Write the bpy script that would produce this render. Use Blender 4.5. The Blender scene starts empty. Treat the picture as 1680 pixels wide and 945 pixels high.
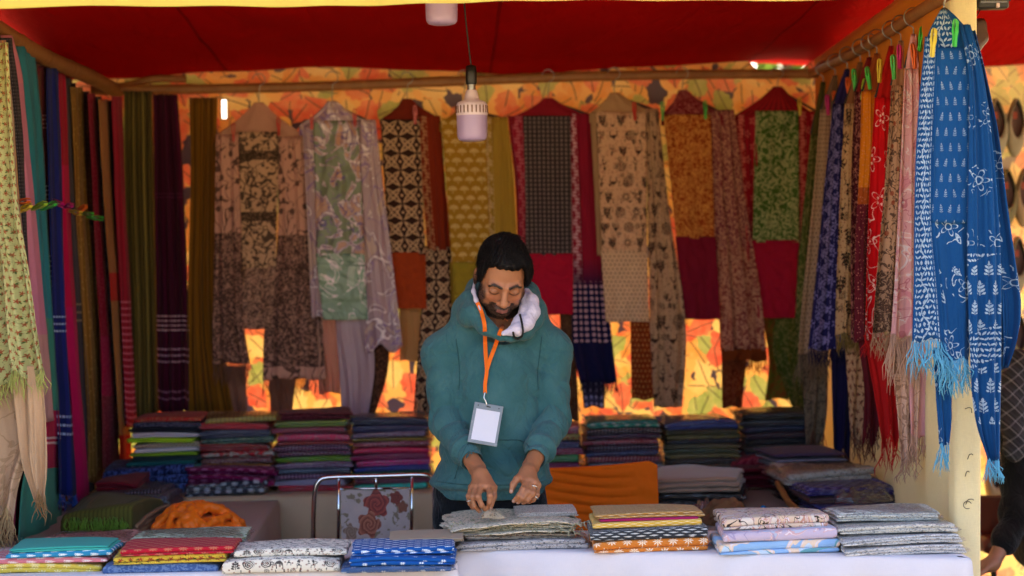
import bpy, bmesh, math, random
import numpy as np
from mathutils import Vector, Matrix
from mathutils.bvhtree import BVHTree
from mathutils import noise as mnoise

scene = bpy.context.scene
COL = scene.collection
random.seed(11)
rng = np.random.default_rng(11)

# ------------------------------------------------------------------ camera
FPX = 3080.0                      # focal length in pixels of a 1680 px wide frame
CAM = np.array([0.0, 0.0, 1.58])
_yc = np.array([(728 - 840) / FPX, (472.5 - 433) / FPX, 1.0]); _yc /= np.linalg.norm(_yc)
_rho = math.radians(1.0)
_xc = np.array([math.cos(_rho), math.sin(_rho), 0.0]); _xc -= _yc * _xc.dot(_yc); _xc /= np.linalg.norm(_xc)
_zc = np.cross(_yc, _xc)
if _zc[1] < 0: _zc = -_zc
CR = np.array([_xc[0], _yc[0], _zc[0]]); CU = np.array([_xc[1], _yc[1], _zc[1]]); CF = np.array([_xc[2], _yc[2], _zc[2]])
cd = bpy.data.cameras.new('camera'); cam = bpy.data.objects.new('camera', cd); COL.objects.link(cam)
cd.sensor_width = 36.0; cd.lens = FPX / 1680 * 36.0; cd.clip_end = 3000; cd.clip_start = 0.1
cd.dof.use_dof = True; cd.dof.focus_distance = 5.70; cd.dof.aperture_fstop = 2.2
cam.matrix_world = Matrix(((CR[0], CU[0], -CF[0], CAM[0]), (CR[1], CU[1], -CF[1], CAM[1]), (CR[2], CU[2], -CF[2], CAM[2]), (0, 0, 0, 1)))
scene.camera = cam

# ------------------------------------------------------------------ sky, sun, exposure
SUN_AZ, SUN_EL = 20.0, 42.0       # sun stands behind the stall (azimuth measured from +Y towards +X)
world = bpy.data.worlds.new('World'); scene.world = world; world.use_nodes = True
nt = world.node_tree; nt.nodes.clear()
sky = nt.nodes.new('ShaderNodeTexSky'); sky.sky_type = 'NISHITA'; sky.sun_disc = False
sky.sun_elevation = math.radians(SUN_EL); sky.sun_rotation = math.radians(SUN_AZ)
sky.air_density = 0.8; sky.dust_density = 6.0; sky.ozone_density = 1.0
bg = nt.nodes.new('ShaderNodeBackground'); bg.inputs[1].default_value = 0.15
wo = nt.nodes.new('ShaderNodeOutputWorld')
nt.links.new(sky.outputs[0], bg.inputs[0]); nt.links.new(bg.outputs[0], wo.inputs[0])
sl = bpy.data.lights.new('sun', 'SUN'); sun = bpy.data.objects.new('sun', sl); COL.objects.link(sun)
sl.energy = 4.0; sl.angle = math.radians(0.5); sl.color = (1.0, 0.95, 0.87)
_sd = Vector((math.sin(math.radians(SUN_AZ)) * math.cos(math.radians(SUN_EL)), math.cos(math.radians(SUN_AZ)) * math.cos(math.radians(SUN_EL)), math.sin(math.radians(SUN_EL))))
sun.rotation_euler = _sd.to_track_quat('Z', 'Y').to_euler()
sun.location = (0, 20, 20)
vs = scene.view_settings
vs.view_transform = 'Standard'; vs.look = 'None'; vs.gamma = 1.0; vs.use_curve_mapping = False
vs.exposure = 2.48
scene.cycles.use_denoising = True
scene.cycles.max_bounces = 8; scene.cycles.diffuse_bounces = 3; scene.cycles.transparent_max_bounces = 16
scene.cycles.caustics_reflective = False; scene.cycles.caustics_refractive = False
scene.cycles.sample_clamp_indirect = 6.0

# ------------------------------------------------------------------ pixel -> place
def ray(px, py):
    return ((px - 840) / FPX) * CR + ((472.5 - py) / FPX) * CU + CF
def P(px, py, Y):
    d = ray(px, py); return CAM + d * (Y / d[1])
def PX(px, py, X):
    d = ray(px, py); return CAM + d * (X / d[0])
def PZ(px, py, Z):
    d = ray(px, py); return CAM + d * ((Z - CAM[2]) / d[2])

# ------------------------------------------------------------------ objects
def tag(o, label=None, cat=None, group=None, kind=None):
    if label: o['label'] = label
    if cat: o['category'] = cat
    if group: o['group'] = group
    if kind: o['kind'] = kind
    return o
def empty(name, loc, label=None, cat=None, group=None, rz=0.0):
    o = bpy.data.objects.new(name, None); COL.objects.link(o); o.empty_display_size = 0.05
    o.location = Vector([float(c) for c in loc]); o.rotation_euler.z = rz
    return tag(o, label, cat, group)
def mesh_of(name, verts, faces, uvs=None, smooth=True):
    me = bpy.data.meshes.new(name)
    verts = np.asarray(verts, dtype=np.float64)
    me.from_pydata(verts.tolist(), [], faces if isinstance(faces, list) else np.asarray(faces).tolist())
    if uvs is not None:
        uvl = me.uv_layers.new(name='UVMap')
        li = np.empty(len(me.loops), dtype=np.int32); me.loops.foreach_get('vertex_index', li)
        uvl.data.foreach_set('uv', np.asarray(uvs, dtype=np.float32)[li].ravel())
    if smooth: me.polygons.foreach_set('use_smooth', np.ones(len(me.polygons), dtype=bool))
    me.update(); return me
def mk(name, verts, faces, mat, parent=None, uvs=None, smooth=True, local=False, thick=0.0):
    """ONE mesh object; verts in world space unless local. A parent is an Empty without rotation."""
    verts = np.asarray(verts, dtype=np.float64)
    if parent is not None and not local:
        off = np.array(parent.location)
        if parent.parent is not None: off = off + np.array(parent.parent.location)
        verts = verts - off
    me = mesh_of(name, verts, faces, uvs, smooth)
    if mat is not None: me.materials.append(mat)
    o = bpy.data.objects.new(name, me); COL.objects.link(o)
    if parent is not None: o.parent = parent
    if thick:
        md = o.modifiers.new('thickness', 'SOLIDIFY'); md.thickness = thick; md.offset = 0
    return o
def inst(name, me, mat, parent=None, loc=(0, 0, 0), rz=0.0, scale=(1, 1, 1), rot=None):
    o = bpy.data.objects.new(name, me); COL.objects.link(o); o.parent = parent
    o.location = [float(c) for c in loc]; o.scale = scale
    o.rotation_euler = rot if rot is not None else (0, 0, rz)
    if mat is not None:
        if not me.materials: me.materials.append(mat)
        o.material_slots[0].link = 'OBJECT'; o.material_slots[0].material = mat
    return o
def copy_tree(o, parent=None):
    c = o.copy(); COL.objects.link(c); c.parent = parent
    for ch in list(o.children): copy_tree(ch, c)
    return c
def grid_faces(nu, nv, close_u=False):
    f = []
    for j in range(nv - 1):
        for i in range(nu - 1 if not close_u else nu):
            i2 = (i + 1) % nu
            f.append((j * nu + i, j * nu + i2, (j + 1) * nu + i2, (j + 1) * nu + i))
    return f
def catmull(pts, n):
    pts = np.asarray(pts, float)
    if len(pts) == 2: 
        t = np.linspace(0, 1, n)[:, None]; return pts[0] * (1 - t) + pts[1] * t
    L = np.r_[0, np.cumsum(np.linalg.norm(np.diff(pts[:, :3], axis=0), axis=1))]
    ts = np.linspace(0, L[-1], n); out = []
    ext = np.vstack([2 * pts[0] - pts[1], pts, 2 * pts[-1] - pts[-2]])
    for t in ts:
        i = min(max(np.searchsorted(L, t) - 1, 0), len(pts) - 2)
        u = (t - L[i]) / max(L[i + 1] - L[i], 1e-9)
        p0, p1, p2, p3 = ext[i], ext[i + 1], ext[i + 2], ext[i + 3]
        out.append(0.5 * ((2 * p1) + (-p0 + p2) * u + (2 * p0 - 5 * p1 + 4 * p2 - p3) * u * u + (-p0 + 3 * p1 - 3 * p2 + p3) * u ** 3))
    return np.array(out)
def tube_geo(path, radius, ns=8, cap=True, flat=1.0):
    path = np.asarray(path, float); n = len(path)
    rad = np.broadcast_to(np.asarray(radius, float), (n,))
    tan = np.gradient(path, axis=0); tan /= np.linalg.norm(tan, axis=1)[:, None] + 1e-12
    ref = np.array([0, 0, 1.0]) if abs(tan[0][2]) < 0.9 else np.array([1.0, 0, 0])
    V, F = [], []
    a = np.cross(tan[0], ref); a /= np.linalg.norm(a)
    for i in range(n):
        a = a - tan[i] * a.dot(tan[i]); a /= np.linalg.norm(a) + 1e-12
        b = np.cross(tan[i], a)
        for k in range(ns):
            th = 2 * math.pi * k / ns
            V.append(path[i] + rad[i] * (math.cos(th) * a + flat * math.sin(th) * b))
    F = grid_faces(ns, n, True)
    if cap:
        F.append(tuple(range(ns))[::-1]); F.append(tuple((n - 1) * ns + k for k in range(ns)))
    return np.array(V), F
def merge(geos):
    V, F, n = [], [], 0
    for v, f in geos:
        V.append(np.asarray(v)); F += [tuple(i + n for i in q) for q in f]; n += len(v)
    return np.vstack(V), F
def tube(name, path, radius, mat, parent=None, ns=10, n=None, local=False, flat=1.0):
    if n: path = catmull(path, n)
    v, f = tube_geo(path, radius, ns, flat=flat)
    return mk(name, v, f, mat, parent, local=local)
def box_geo(c, s, bev=0.0):
    bm = bmesh.new(); bmesh.ops.create_cube(bm, size=1.0)
    for v in bm.verts: v.co = Vector((v.co.x * s[0], v.co.y * s[1], v.co.z * s[2]))
    if bev: bmesh.ops.bevel(bm, geom=list(bm.edges), offset=bev, segments=2, affect='EDGES', profile=0.5)
    V = np.array([v.co[:] for v in bm.verts]) + np.asarray(c); F = [tuple(x.index for x in f.verts) for f in bm.faces]
    bm.free(); return V, F
def lathe_geo(prof, ns=24, c=(0, 0, 0)):
    V = [];
    for r, z in prof:
        for k in range(ns):
            t = 2 * math.pi * k / ns; V.append((c[0] + r * math.cos(t), c[1] + r * math.sin(t), c[2] + z))
    F = grid_faces(ns, len(prof), True)
    return np.array(V), F
def fbm(x, y, z=0.0, o=3):
    return mnoise.fractal(Vector((x, y, z)), 1.0, 2.0, o)

# ------------------------------------------------------------------ a small language for printed-cloth materials
def hexc(h):
    if not isinstance(h, str): return tuple(h)[:3]
    h = h.lstrip('#'); c = [int(h[i:i + 2], 16) / 255 for i in (0, 2, 4)]
    return tuple(x / 12.92 if x <= 0.04045 else ((x + 0.055) / 1.055) ** 2.4 for x in c)
class S:
    def __init__(s, g, k): s.g, s.k = g, k
    def __add__(s, o): return s.g.m('ADD', s, o)
    __radd__ = __add__
    def __sub__(s, o): return s.g.m('SUBTRACT', s, o)
    def __rsub__(s, o): return s.g.m('SUBTRACT', o, s)
    def __mul__(s, o): return s.g.m('MULTIPLY', s, o)
    __rmul__ = __mul__
    def __truediv__(s, o): return s.g.m('DIVIDE', s, o)
    def __lt__(s, o): return s.g.m('LESS_THAN', s, o)
    def __gt__(s, o): return s.g.m('GREATER_THAN', s, o)
    def __abs__(s): return s.g.m('ABSOLUTE', s)
    def __neg__(s): return s.g.m('MULTIPLY', s, -1.0)
class G:
    def __init__(g, name):
        g.mat = bpy.data.materials.new(name); g.mat.use_nodes = True
        g.t = g.mat.node_tree; g.t.nodes.clear()
        g._uv = None
    def n(g, t, **kw):
        x = g.t.nodes.new(t)
        for k, v in kw.items(): setattr(x, k, v)
        return x
    def put(g, sock, v):
        if isinstance(v, S): g.t.links.new(v.k, sock)
        elif isinstance(v, (tuple, list)): sock.default_value = tuple(v) + ((1.0,) if len(v) == 3 and len(sock.default_value) == 4 else ())
        else: sock.default_value = v
    def m(g, op, a, b=None, c=None):
        x = g.n('ShaderNodeMath', operation=op)
        for i, v in enumerate((a, b, c)):
            if v is not None: g.put(x.inputs[i], v)
        return S(g, x.outputs[0])
    def sin(g, a): return g.m('SINE', a)
    def cos(g, a): return g.m('COSINE', a)
    def fl(g, a): return g.m('FLOOR', a)
    def fr(g, a): return g.m('FRACT', a)
    def mn(g, a, b): return g.m('MINIMUM', a, b)
    def mx(g, a, b): return g.m('MAXIMUM', a, b)
    def ln(g, a, b): return g.m('SQRT', a * a + b * b)
    def at(g, a, b): return g.m('ARCTAN2', a, b)
    def band(g, x, lo, hi): return (x > lo) * (x < hi)
    def uv(g):
        if g._uv is None:
            a = g.n('ShaderNodeUVMap'); b = g.n('ShaderNodeSeparateXYZ'); g.t.links.new(a.outputs[0], b.inputs[0])
            g._uv = (S(g, b.outputs[0]), S(g, b.outputs[1]))
        return g._uv
    def xyz(g, kind='Object'):
        a = g.n('ShaderNodeTexCoord'); b = g.n('ShaderNodeSeparateXYZ'); g.t.links.new(a.outputs[kind], b.inputs[0])
        return tuple(S(g, b.outputs[i]) for i in range(3))
    def vec(g, a, b, c=0.0):
        x = g.n('ShaderNodeCombineXYZ')
        for i, v in enumerate((a, b, c)): g.put(x.inputs[i], v)
        return S(g, x.outputs[0])
    def noise(g, u, v, sc, det=2.0, rough=0.5, w=0.0, dist=0.0):
        x = g.n('ShaderNodeTexNoise'); x.noise_dimensions = '3D'
        g.put(x.inputs['Vector'], g.vec(u, v, w)); x.inputs['Scale'].default_value = sc; x.inputs['Detail'].default_value = det
        x.inputs['Roughness'].default_value = rough; x.inputs['Distortion'].default_value = dist
        return S(g, x.outputs[0])
    def hash(g, a, b, w=0.0):
        x = g.n('ShaderNodeTexWhiteNoise'); x.noise_dimensions = '3D'; g.put(x.inputs['Vector'], g.vec(a, b, w)); return S(g, x.outputs[0])
    def vor(g, u, v, sc, feature='F1', rnd=1.0, w=0.0):
        x = g.n('ShaderNodeTexVoronoi'); x.feature = feature; x.voronoi_dimensions = '2D'
        g.put(x.inputs['Vector'], g.vec(u + w, v + w * 1.7)); x.inputs['Scale'].default_value = sc; x.inputs['Randomness'].default_value = rnd
        return x
    def mix(g, f, a, b):
        x = g.n('ShaderNodeMix', data_type='RGBA')
        g.put(x.inputs[0], f); g.put(x.inputs[6], hexc(a) if not isinstance(a, S) else a); g.put(x.inputs[7], hexc(b) if not isinstance(b, S) else b)
        return S(g, x.outputs[2])
    def cell(g, u, v, sx, sy, stag=0.5):
        a = u / sx; b = v / sy; j = g.fl(b)
        if stag: a = a + j * stag
        i = g.fl(a); return (a - i - 0.5) * sx, (b - j - 0.5) * sy, i, j
    def rot(g, x, y, an):
        c, s = g.cos(an), g.sin(an); return x * c - y * s, x * s + y * c
    # --- printed motifs: masks 0/1
    def flower(g, x, y, r, n=6, hole=0.25):
        l = g.ln(x, y); a = g.at(y, x); b = (g.cos(a * float(n)) * 0.35 + 0.65) * r
        return (l < b) * (l > r * hole)
    def leaf(g, x, y, w, h):
        t = y / h; return abs(x) < (1.0 - t * t) * w
    def sprig(g, x, y, w, h):
        p = h * 0.26; yy = (g.fr(y / p) - 0.5) * p; ax = abs(x)
        tap = 0.55 + (0.5 - y / h) * 0.6
        lx, ly = g.rot(ax - w * 0.52 * tap, yy, 0.75)
        lf = g.leaf(lx, ly, w * 0.24, w * 0.62) * (y > h * -0.42) * (y < h * 0.36)
        top = g.leaf(x, y - h * 0.42, w * 0.24, w * 0.62)
        return g.mx(g.mx(lf, top), (ax < w * 0.09) * (abs(y) < h * 0.5))
    def vine(g, x, y, amp, per, w):
        s = x - g.sin(y * (6.2832 / per)) * amp
        stem = abs(s) < w
        yy = g.fr(y / (per * 0.25)) - 0.5
        side = g.fr(y / (per * 0.5)) - 0.5
        lx, ly = g.rot(abs(s) - amp * 0.75, yy * per * 0.25, 0.8)
        return g.mx(stem, g.leaf(lx, ly, w * 3.0, amp * 0.75))
    def scrib(g, u, v, sc, w=0.03, det=2.0, dist=1.0, seed=0.0):
        a = g.noise(u, v, sc, det, 0.5, seed, dist); return abs(a - 0.5) < w
    def specks(g, u, v, sc, r=0.25, seed=0.0, stretch=1.0):
        x = g.vor(u, v * stretch, sc, w=seed); return S(g, x.outputs['Distance']) < r
    def finish(g, col, rough=0.85, trans=0.0, bump=0.15, weave=900.0, gloss=0.0, sheen=0.05, spec=0.12, fold=0.0, wear=0.10, bumpsock=None, aniso=None):
        u, v = g.uv()
        # thread-level colour variation: slubs along and across the weave
        sl = g.noise(u * 1.0, v * 14.0, 45.0, 2.0) * 0.5 + g.noise(u * 14.0, v, 45.0, 2.0, 0.5, 3.0) * 0.5
        cl = g.noise(u, v, 3.0, 3.0, 0.6, 7.0)
        f = (sl - 0.5) * (wear * 3.0) + (cl - 0.5) * (wear * 1.6) + 1.0
        x = g.n('ShaderNodeMix', data_type='RGBA', blend_type='MULTIPLY'); x.inputs[0].default_value = 1.0
        g.put(x.inputs[6], col if isinstance(col, S) else hexc(col)); g.t.links.new(g.vec(f, f, f).k, x.inputs[7]); col = S(g, x.outputs[2])
        p = g.n('ShaderNodeBsdfPrincipled'); g.put(p.inputs['Base Color'], col); p.inputs['Roughness'].default_value = rough
        p.inputs['Specular IOR Level'].default_value = spec; p.inputs['Sheen Weight'].default_value = sheen; p.inputs['Sheen Roughness'].default_value = 0.5
        if gloss: p.inputs['Coat Weight'].default_value = gloss; p.inputs['Coat Roughness'].default_value = 0.12
        if bump or bumpsock is not None:
            b = g.n('ShaderNodeBump'); b.inputs['Strength'].default_value = min(1.0, bump * 2); b.inputs['Distance'].default_value = 0.004
            hgt = sl * 0.35 + g.noise(u, v, 28.0, 3.0, 0.6, 1.0) * 1.0
            if bumpsock is not None: hgt = hgt + bumpsock
            g.put(b.inputs['Height'], hgt); g.t.links.new(b.outputs[0], p.inputs['Normal'])
        o = g.n('ShaderNodeOutputMaterial')
        if trans:
            t = g.n('ShaderNodeBsdfTranslucent'); g.put(t.inputs[0], col); mx = g.n('ShaderNodeMixShader'); mx.inputs[0].default_value = trans
            g.t.links.new(p.outputs[0], mx.inputs[1]); g.t.links.new(t.outputs[0], mx.inputs[2]); g.t.links.new(mx.outputs[0], o.inputs[0])
        else: g.t.links.new(p.outputs[0], o.inputs[0])
        return g.mat
def plain(name, col, **kw):
    g = G(name); return g.finish(hexc(col), **kw)
def simple(name, col, rough=0.5, metal=0.0, spec=0.5, coat=0.0, nscale=30.0, var=0.12, bump=0.0, bscale=None):
    """Painted, moulded or natural hard surface with slight mottling (object space)."""
    g = G(name); x, y, z = g.xyz('Object')
    a = g.n('ShaderNodeTexNoise'); g.put(a.inputs['Vector'], g.vec(x, y, z)); a.inputs['Scale'].default_value = nscale; a.inputs['Detail'].default_value = 4
    f = (S(g, a.outputs[0]) - 0.5) * (var * 2) + 1.0
    mxn = g.n('ShaderNodeMix', data_type='RGBA', blend_type='MULTIPLY'); mxn.inputs[0].default_value = 1.0
    g.put(mxn.inputs[6], hexc(col)); g.t.links.new(g.vec(f, f, f).k, mxn.inputs[7])
    p = g.n('ShaderNodeBsdfPrincipled'); g.t.links.new(mxn.outputs[2], p.inputs['Base Color'])
    p.inputs['Metallic'].default_value = metal; p.inputs['Specular IOR Level'].default_value = spec; p.inputs['Coat Weight'].default_value = coat
    g.put(p.inputs['Roughness'], (S(g, a.outputs[0]) - 0.5) * 0.2 + rough)
    if bump:
        b = g.n('ShaderNodeBump'); b.inputs['Strength'].default_value = bump; b.inputs['Distance'].default_value = 0.004
        nn = g.n('ShaderNodeTexNoise'); g.put(nn.inputs['Vector'], g.vec(x, y, z)); nn.inputs['Scale'].default_value = bscale or nscale * 2; nn.inputs['Detail'].default_value = 5
        g.t.links.new(nn.outputs[0], b.inputs['Height']); g.t.links.new(b.outputs[0], p.inputs['Normal'])
    o = g.n('ShaderNodeOutputMaterial'); g.t.links.new(p.outputs[0], o.inputs[0])
    return g.mat
# ================================================================== the place: ground, canopy, walls, posts, rails
def leaf_print(name, glow=0.55, dark=1.0, pale=0.0):
    """Cotton cloth printed with overlapping autumn leaves, purple between them, dark midribs and twigs."""
    g = G(name); u, v = g.uv()
    w1 = g.noise(u, v, 5.0, 1.0) * 0.03; u2, v2 = u + w1, v - w1
    col = g.mix(g.noise(u, v, 6.0, 1.0) > 0.53, '#F8CE84', '#3E2A66')
    blot = g.noise(u, v, 26.0, 2.0)
    for k, (sc, wl, hl_, pal) in enumerate(((9.6, .047, .076, ('#F6C26A', '#F9DA90', '#EE8A58')), (8.9, .043, .072, ('#EE6E50', '#F4B45C', '#C2CA7C')), (8.4, .039, .070, ('#B9C474', '#F08060', '#FADF9C')))):
        a = g.vor(u2, v2, sc, rnd=0.85, w=3.1 * k + 0.7)
        pos = g.n('ShaderNodeSeparateXYZ'); g.t.links.new(a.outputs['Position'], pos.inputs[0])
        cx, cy = S(g, pos.outputs[0]) - (3.1 * k + 0.7), S(g, pos.outputs[1]) - (3.1 * k + 0.7) * 1.7
        h1 = g.hash(cx * 7.0, cy * 7.0, k * 1.0); h2 = g.hash(cx * 7.0, cy * 7.0, 3.0 + k)
        lx, ly = g.rot(u2 - cx, v2 - cy, h2 * 6.283); t = ly / hl_
        lob = 1.0 + g.cos(ly * 190.0 + h1 * 9.0) * 0.10
        m = abs(lx) < (1.0 - t * t) * wl * lob * (1.0 - t * 0.35)
        c = g.mix(h1 < 0.4, pal[0], pal[1]); c = g.mix(h1 > 0.7, c, pal[2]); c = g.mix((blot - 0.36) * 1.0, c, '#FBE8B8')
        rib = abs(lx - ly * ly * 0.8) < 0.0019
        vein = (abs(g.fr((ly + abs(lx) * 0.9) * 58.0) - 0.5) < 0.05) * 0.35
        c = g.mix(vein, c, '#A04A2C'); c = g.mix(rib, c, '#3A2434')
        stem = (abs(lx - ly * ly * 0.8) < 0.0019) * (ly < -hl_ * 0.9) * (ly > -hl_ * 1.5)
        col = g.mix(g.mx(m * (h2 > 0.24), stem), col, c)
    col2 = g.mix(pale, col, '#FBEBC0') if pale else col
    return g.finish(col2, rough=0.9, trans=glow, bump=0.1, wear=0.06)

# ---- ground
def ground_mat():
    g = G('trodden_earth'); x, y, z = g.xyz('Object')
    a = g.noise(x, y, 0.8, 6.0, 0.6); b = g.noise(x, y, 14.0, 5.0, 0.7, 2.0)
    col = g.mix(a, '#A08C6C', '#B8A480'); col = g.mix((b > 0.6) * 0.6, col, '#857252')
    p = g.n('ShaderNodeBsdfPrincipled'); g.put(p.inputs['Base Color'], col); p.inputs['Roughness'].default_value = 0.95
    bp = g.n('ShaderNodeBump'); bp.inputs['Distance'].default_value = 0.02; g.put(bp.inputs['Height'], b); g.t.links.new(bp.outputs[0], p.inputs['Normal'])
    o = g.n('ShaderNodeOutputMaterial'); g.t.links.new(p.outputs[0], o.inputs[0]); return g.mat
xs = np.r_[-900, -200, -50, np.linspace(-12, 12, 25), 50, 200, 900]; ys = np.r_[-900, -200, -50, np.linspace(-8, 20, 29), 60, 200, 900]
V = [(x, y, 0.012 * fbm(x * .9, y * .9) if abs(x) < 12 and -8 < y < 20 else 0) for y in ys for x in xs]
tag(mk('ground', V, grid_faces(len(xs), len(ys)), ground_mat()), kind='structure')

# ---- red canopy: one wide cotton sheet over this stall and the next, with a yellow valance along the front
def red_cloth():
    g = G('red_canopy_cotton'); u, v = g.uv(); wr = g.noise(u * 1.0, v * 0.35, 5.0, 4.0, 0.55, 2.0, 0.6); seam = (abs(g.fr(u / 1.15 + 0.31) - 0.5) < 0.006)
    c = g.mix((wr - 0.35) * 0.5, '#A00A0A', '#7E0608'); c = g.mix(seam * 0.5, c, '#5A0406')
    return g.finish(c, trans=0.17, rough=0.95, wear=0.10, bump=0.45, sheen=0.0, spec=0.03, bumpsock=wr * 9.0 + seam * 1.5)
RED = red_cloth()
YEL = plain('pale_yellow_cotton', '#F2E27A', trans=0.35, rough=0.9, wear=0.06)
CREAM = plain('cream_cotton', '#EFE5BC', trans=0.34, rough=0.9, wear=0.13, bump=0.4)
ORANGEWALL = None
def canopy_z(x, y):
    t = (y - 5.12) / (8.3 - 5.12)
    z = 2.66 - 0.225 * t
    z += -0.035 * math.sin(min(max(t, 0), 1) * math.pi) * (1 + 0.4 * math.sin(x * 1.9 + 0.6))
    z += 0.018 * math.sin(x * 3.1 + 1.2 * y) + 0.02 * fbm(x * 1.3, y * 1.3)
    return z
can = empty('canopy', (0, 5.12, 2.66), 'red cotton canopy stretched overhead with a yellow valance along its front', 'canopy')
xs = np.linspace(-3.4, 5.4, 89); ys = np.linspace(5.12, 8.32, 40)
V = np.array([(x, y, canopy_z(x, y)) for y in ys for x in xs]); UV = V[:, :2]
mk('roof_cloth', V, grid_faces(89, 40), RED, can, UV, thick=0.002)
# added unseen flap behind the back wall, there to shade the wall's upper part
ys = np.linspace(8.32, 9.30, 16)
V = np.array([(x, y, canopy_z(x, 8.32) + 0.105 * (y - 8.32)) for y in ys for x in xs])
mk('added_shade_flap', V, grid_faces(89, 16), RED, can, V[:, :2], thick=0.002)
vz0 = P(350, 10, 5.08)[2]
xs2 = np.linspace(-3.4, 5.4, 240); V = []; UV = []
for j in range(8):
    for x in xs2:
        t = j / 7.0; yy = 5.08 + 0.012 * math.sin(x * 21 + 2 * math.sin(x * 3)) * t
        V.append((x, yy, (canopy_z(x, 5.12) + 0.004) * (1 - t) + (vz0 + 0.004 * math.sin(x * 5)) * t)); UV.append((x, t * 0.35))
mk('valance', V, grid_faces(240, 8), YEL, can, UV, thick=0.002)

# ---- back wall of this stall: printed cloth with lit daylight behind
LEAF = leaf_print('autumn_leaf_print', 0.30, pale=0.2)
YB = 8.27
def backwall(name, x0, x1, label, y=YB, ztop=None, mat=LEAF, hole=None, gap=None, usex=0.0):
    n, m = int((x1 - x0) / 0.02) + 1, 90
    xs = np.linspace(x0, x1, n); V, UV, F = [], [], []
    for j in range(m):
        for x in xs:
            zt = canopy_z(x, y) + 0.012
            if gap and gap[0] < x < gap[1]:
                k = (x - gap[0]) / (gap[1] - gap[0]); zt -= 0.062 * min(1.0, 5 * min(k, 1 - k))
            z = zt * (1 - j / (m - 1)) + 0.03 * j / (m - 1)
            V.append((x, y + 0.012 * math.sin(x * 9 + z * 1.5) + 0.010 * fbm(x * 2, z * 2), z)); UV.append((x + usex, z))
    for q in grid_faces(n, m):
        c = np.mean([V[i] for i in q], axis=0)
        if hole and abs(c[0] - hole[0]) < hole[2] and abs(c[2] - hole[1]) < hole[3]: continue
        F.append(q)
    o = mk(name, V, F, mat, None, UV, thick=0.0015); tag(o, label, 'cloth wall'); return o
hp = P(366, 180, YB)
gx0, gx1 = P(1222, 122, YB)[0], P(1335, 122, YB)[0]
backwall('back_cloth', -1.64, 1.74, 'backlit cloth wall printed with autumn leaves behind the hanging suits', hole=(hp[0], hp[2], 0.016, 0.05), gap=(gx0, gx1))
backwall('back_cloth', 1.69, 4.2, 'leaf printed cloth wall of the next stall where shoes hang', y=8.30, usex=0.37, mat=leaf_print('sunlit_leaf_print', 0.34, pale=0.45))  # same leaf print, paled in colour to stand in for stronger backlight

# ---- side walls
def sidewall(name, a, b, ztop, label, mat, bow=0.02):
    n, m = 70, 50; V, UV = [], []
    for j in range(m):
        for i in range(n):
            s = i / (n - 1); z = ztop * (1 - j / (m - 1)) + 0.03
            w = 0.012 * math.sin(s * 30 + 0.7 * math.sin(z * 3)) * (0.35 + 0.65 * j / m) + bow * 0.3 * fbm(s * 4, z * 2)
            V.append((a[0] + (b[0] - a[0]) * s + w, a[1] + (b[1] - a[1]) * s, z)); UV.append((s * 2.8, z))
    return tag(mk(name, V, grid_faces(n, m), mat, None, UV, thick=0.0015), label, 'cloth wall')
sidewall('side_cloth', (1.535, 5.60), (1.672, 8.24), 2.42, 'pale yellow cloth wall along the right side behind hanging scarves', CREAM)
sidewall('side_cloth', (-1.60, 5.40), (-1.60, 8.24), 2.42, 'dark red cloth wall behind the row of scarves on the left', plain('maroon_cotton', '#5A1418', rough=0.9, trans=0.2))

# orange valance pinned along the top of the right wall
V, UV = [], []; n, m = 80, 14
for j in range(m):
    for i in range(n):
        q = i / (n - 1); t = j / (m - 1); wv = 0.008 * math.sin(q * 44 + 1.3 * math.sin(q * 9)) * t
        V.append((1.515 + (1.648 - 1.515) * q + wv, 5.60 + (8.23 - 5.60) * q, 2.45 - t * (0.40 + 0.012 * math.sin(q * 31)))); UV.append((q * 2.7, t * .4))
tag(mk('wall_valance', V, grid_faces(n, m), plain('orange_valance', '#E08A1E', trans=0.3, wear=0.06), None, UV, thick=0.0015), 'orange cloth strip along the top of the right wall', 'valance')

# ---- bamboo
def bamboo_mat(name, a, b):
    g = G(name); x, y, z = g.xyz('Object')
    n1 = g.noise(x * 0.6, y * 0.6, 60.0, 4.0, 0.6, 1.0); n2 = g.noise(x, y, 6.0, 4.0)
    col = g.mix(n1, a, b); col = g.mix((n2 - 0.4) * 0.8, col, '#4A2F1A')
    p = g.n('ShaderNodeBsdfPrincipled'); g.put(p.inputs['Base Color'], col); p.inputs['Roughness'].default_value = 0.55
    bp = g.n('ShaderNodeBump'); bp.inputs['Distance'].default_value = 0.003; g.put(bp.inputs['Height'], n1); g.t.links.new(bp.outputs[0], p.inputs['Normal'])
    o = g.n('ShaderNodeOutputMaterial'); g.t.links.new(p.outputs[0], o.inputs[0]); return g.mat
BAM = bamboo_mat('bamboo_cane', '#A9743F', '#7E5228')
def bamboo(a, b, r, label, seed=0, name='bamboo_pole'):
    a, b = np.array(a), np.array(b); L = np.linalg.norm(b - a); n = int(L / 0.02)
    t = np.linspace(0, 1, n); path = a + (b - a) * t[:, None]
    path = path + np.c_[np.zeros(n), np.zeros(n), 0.008 * np.sin(t * 7 + seed)]
    node = (t * L + seed * 0.11) % 0.36
    rad = r * (1 + 0.10 * np.exp(-((node - 0.03) / 0.012) ** 2) + 0.03 * np.sin(t * 9 + seed))
    v, f = tube_geo(path, rad, 12); return tag(mk(name, v, f, BAM), label, 'pole')
RA, RB = P(1572, -14, 5.38), P(1326, 126, 8.20)
bamboo(RA, RB, 0.019, 'bamboo pole running back along the right side with hangers on it', 1)
bamboo(PX(-40, 30, -1.47), P(192, 152, 8.14), 0.030, 'bamboo pole along the left side carrying the draped scarves', 2)
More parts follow.
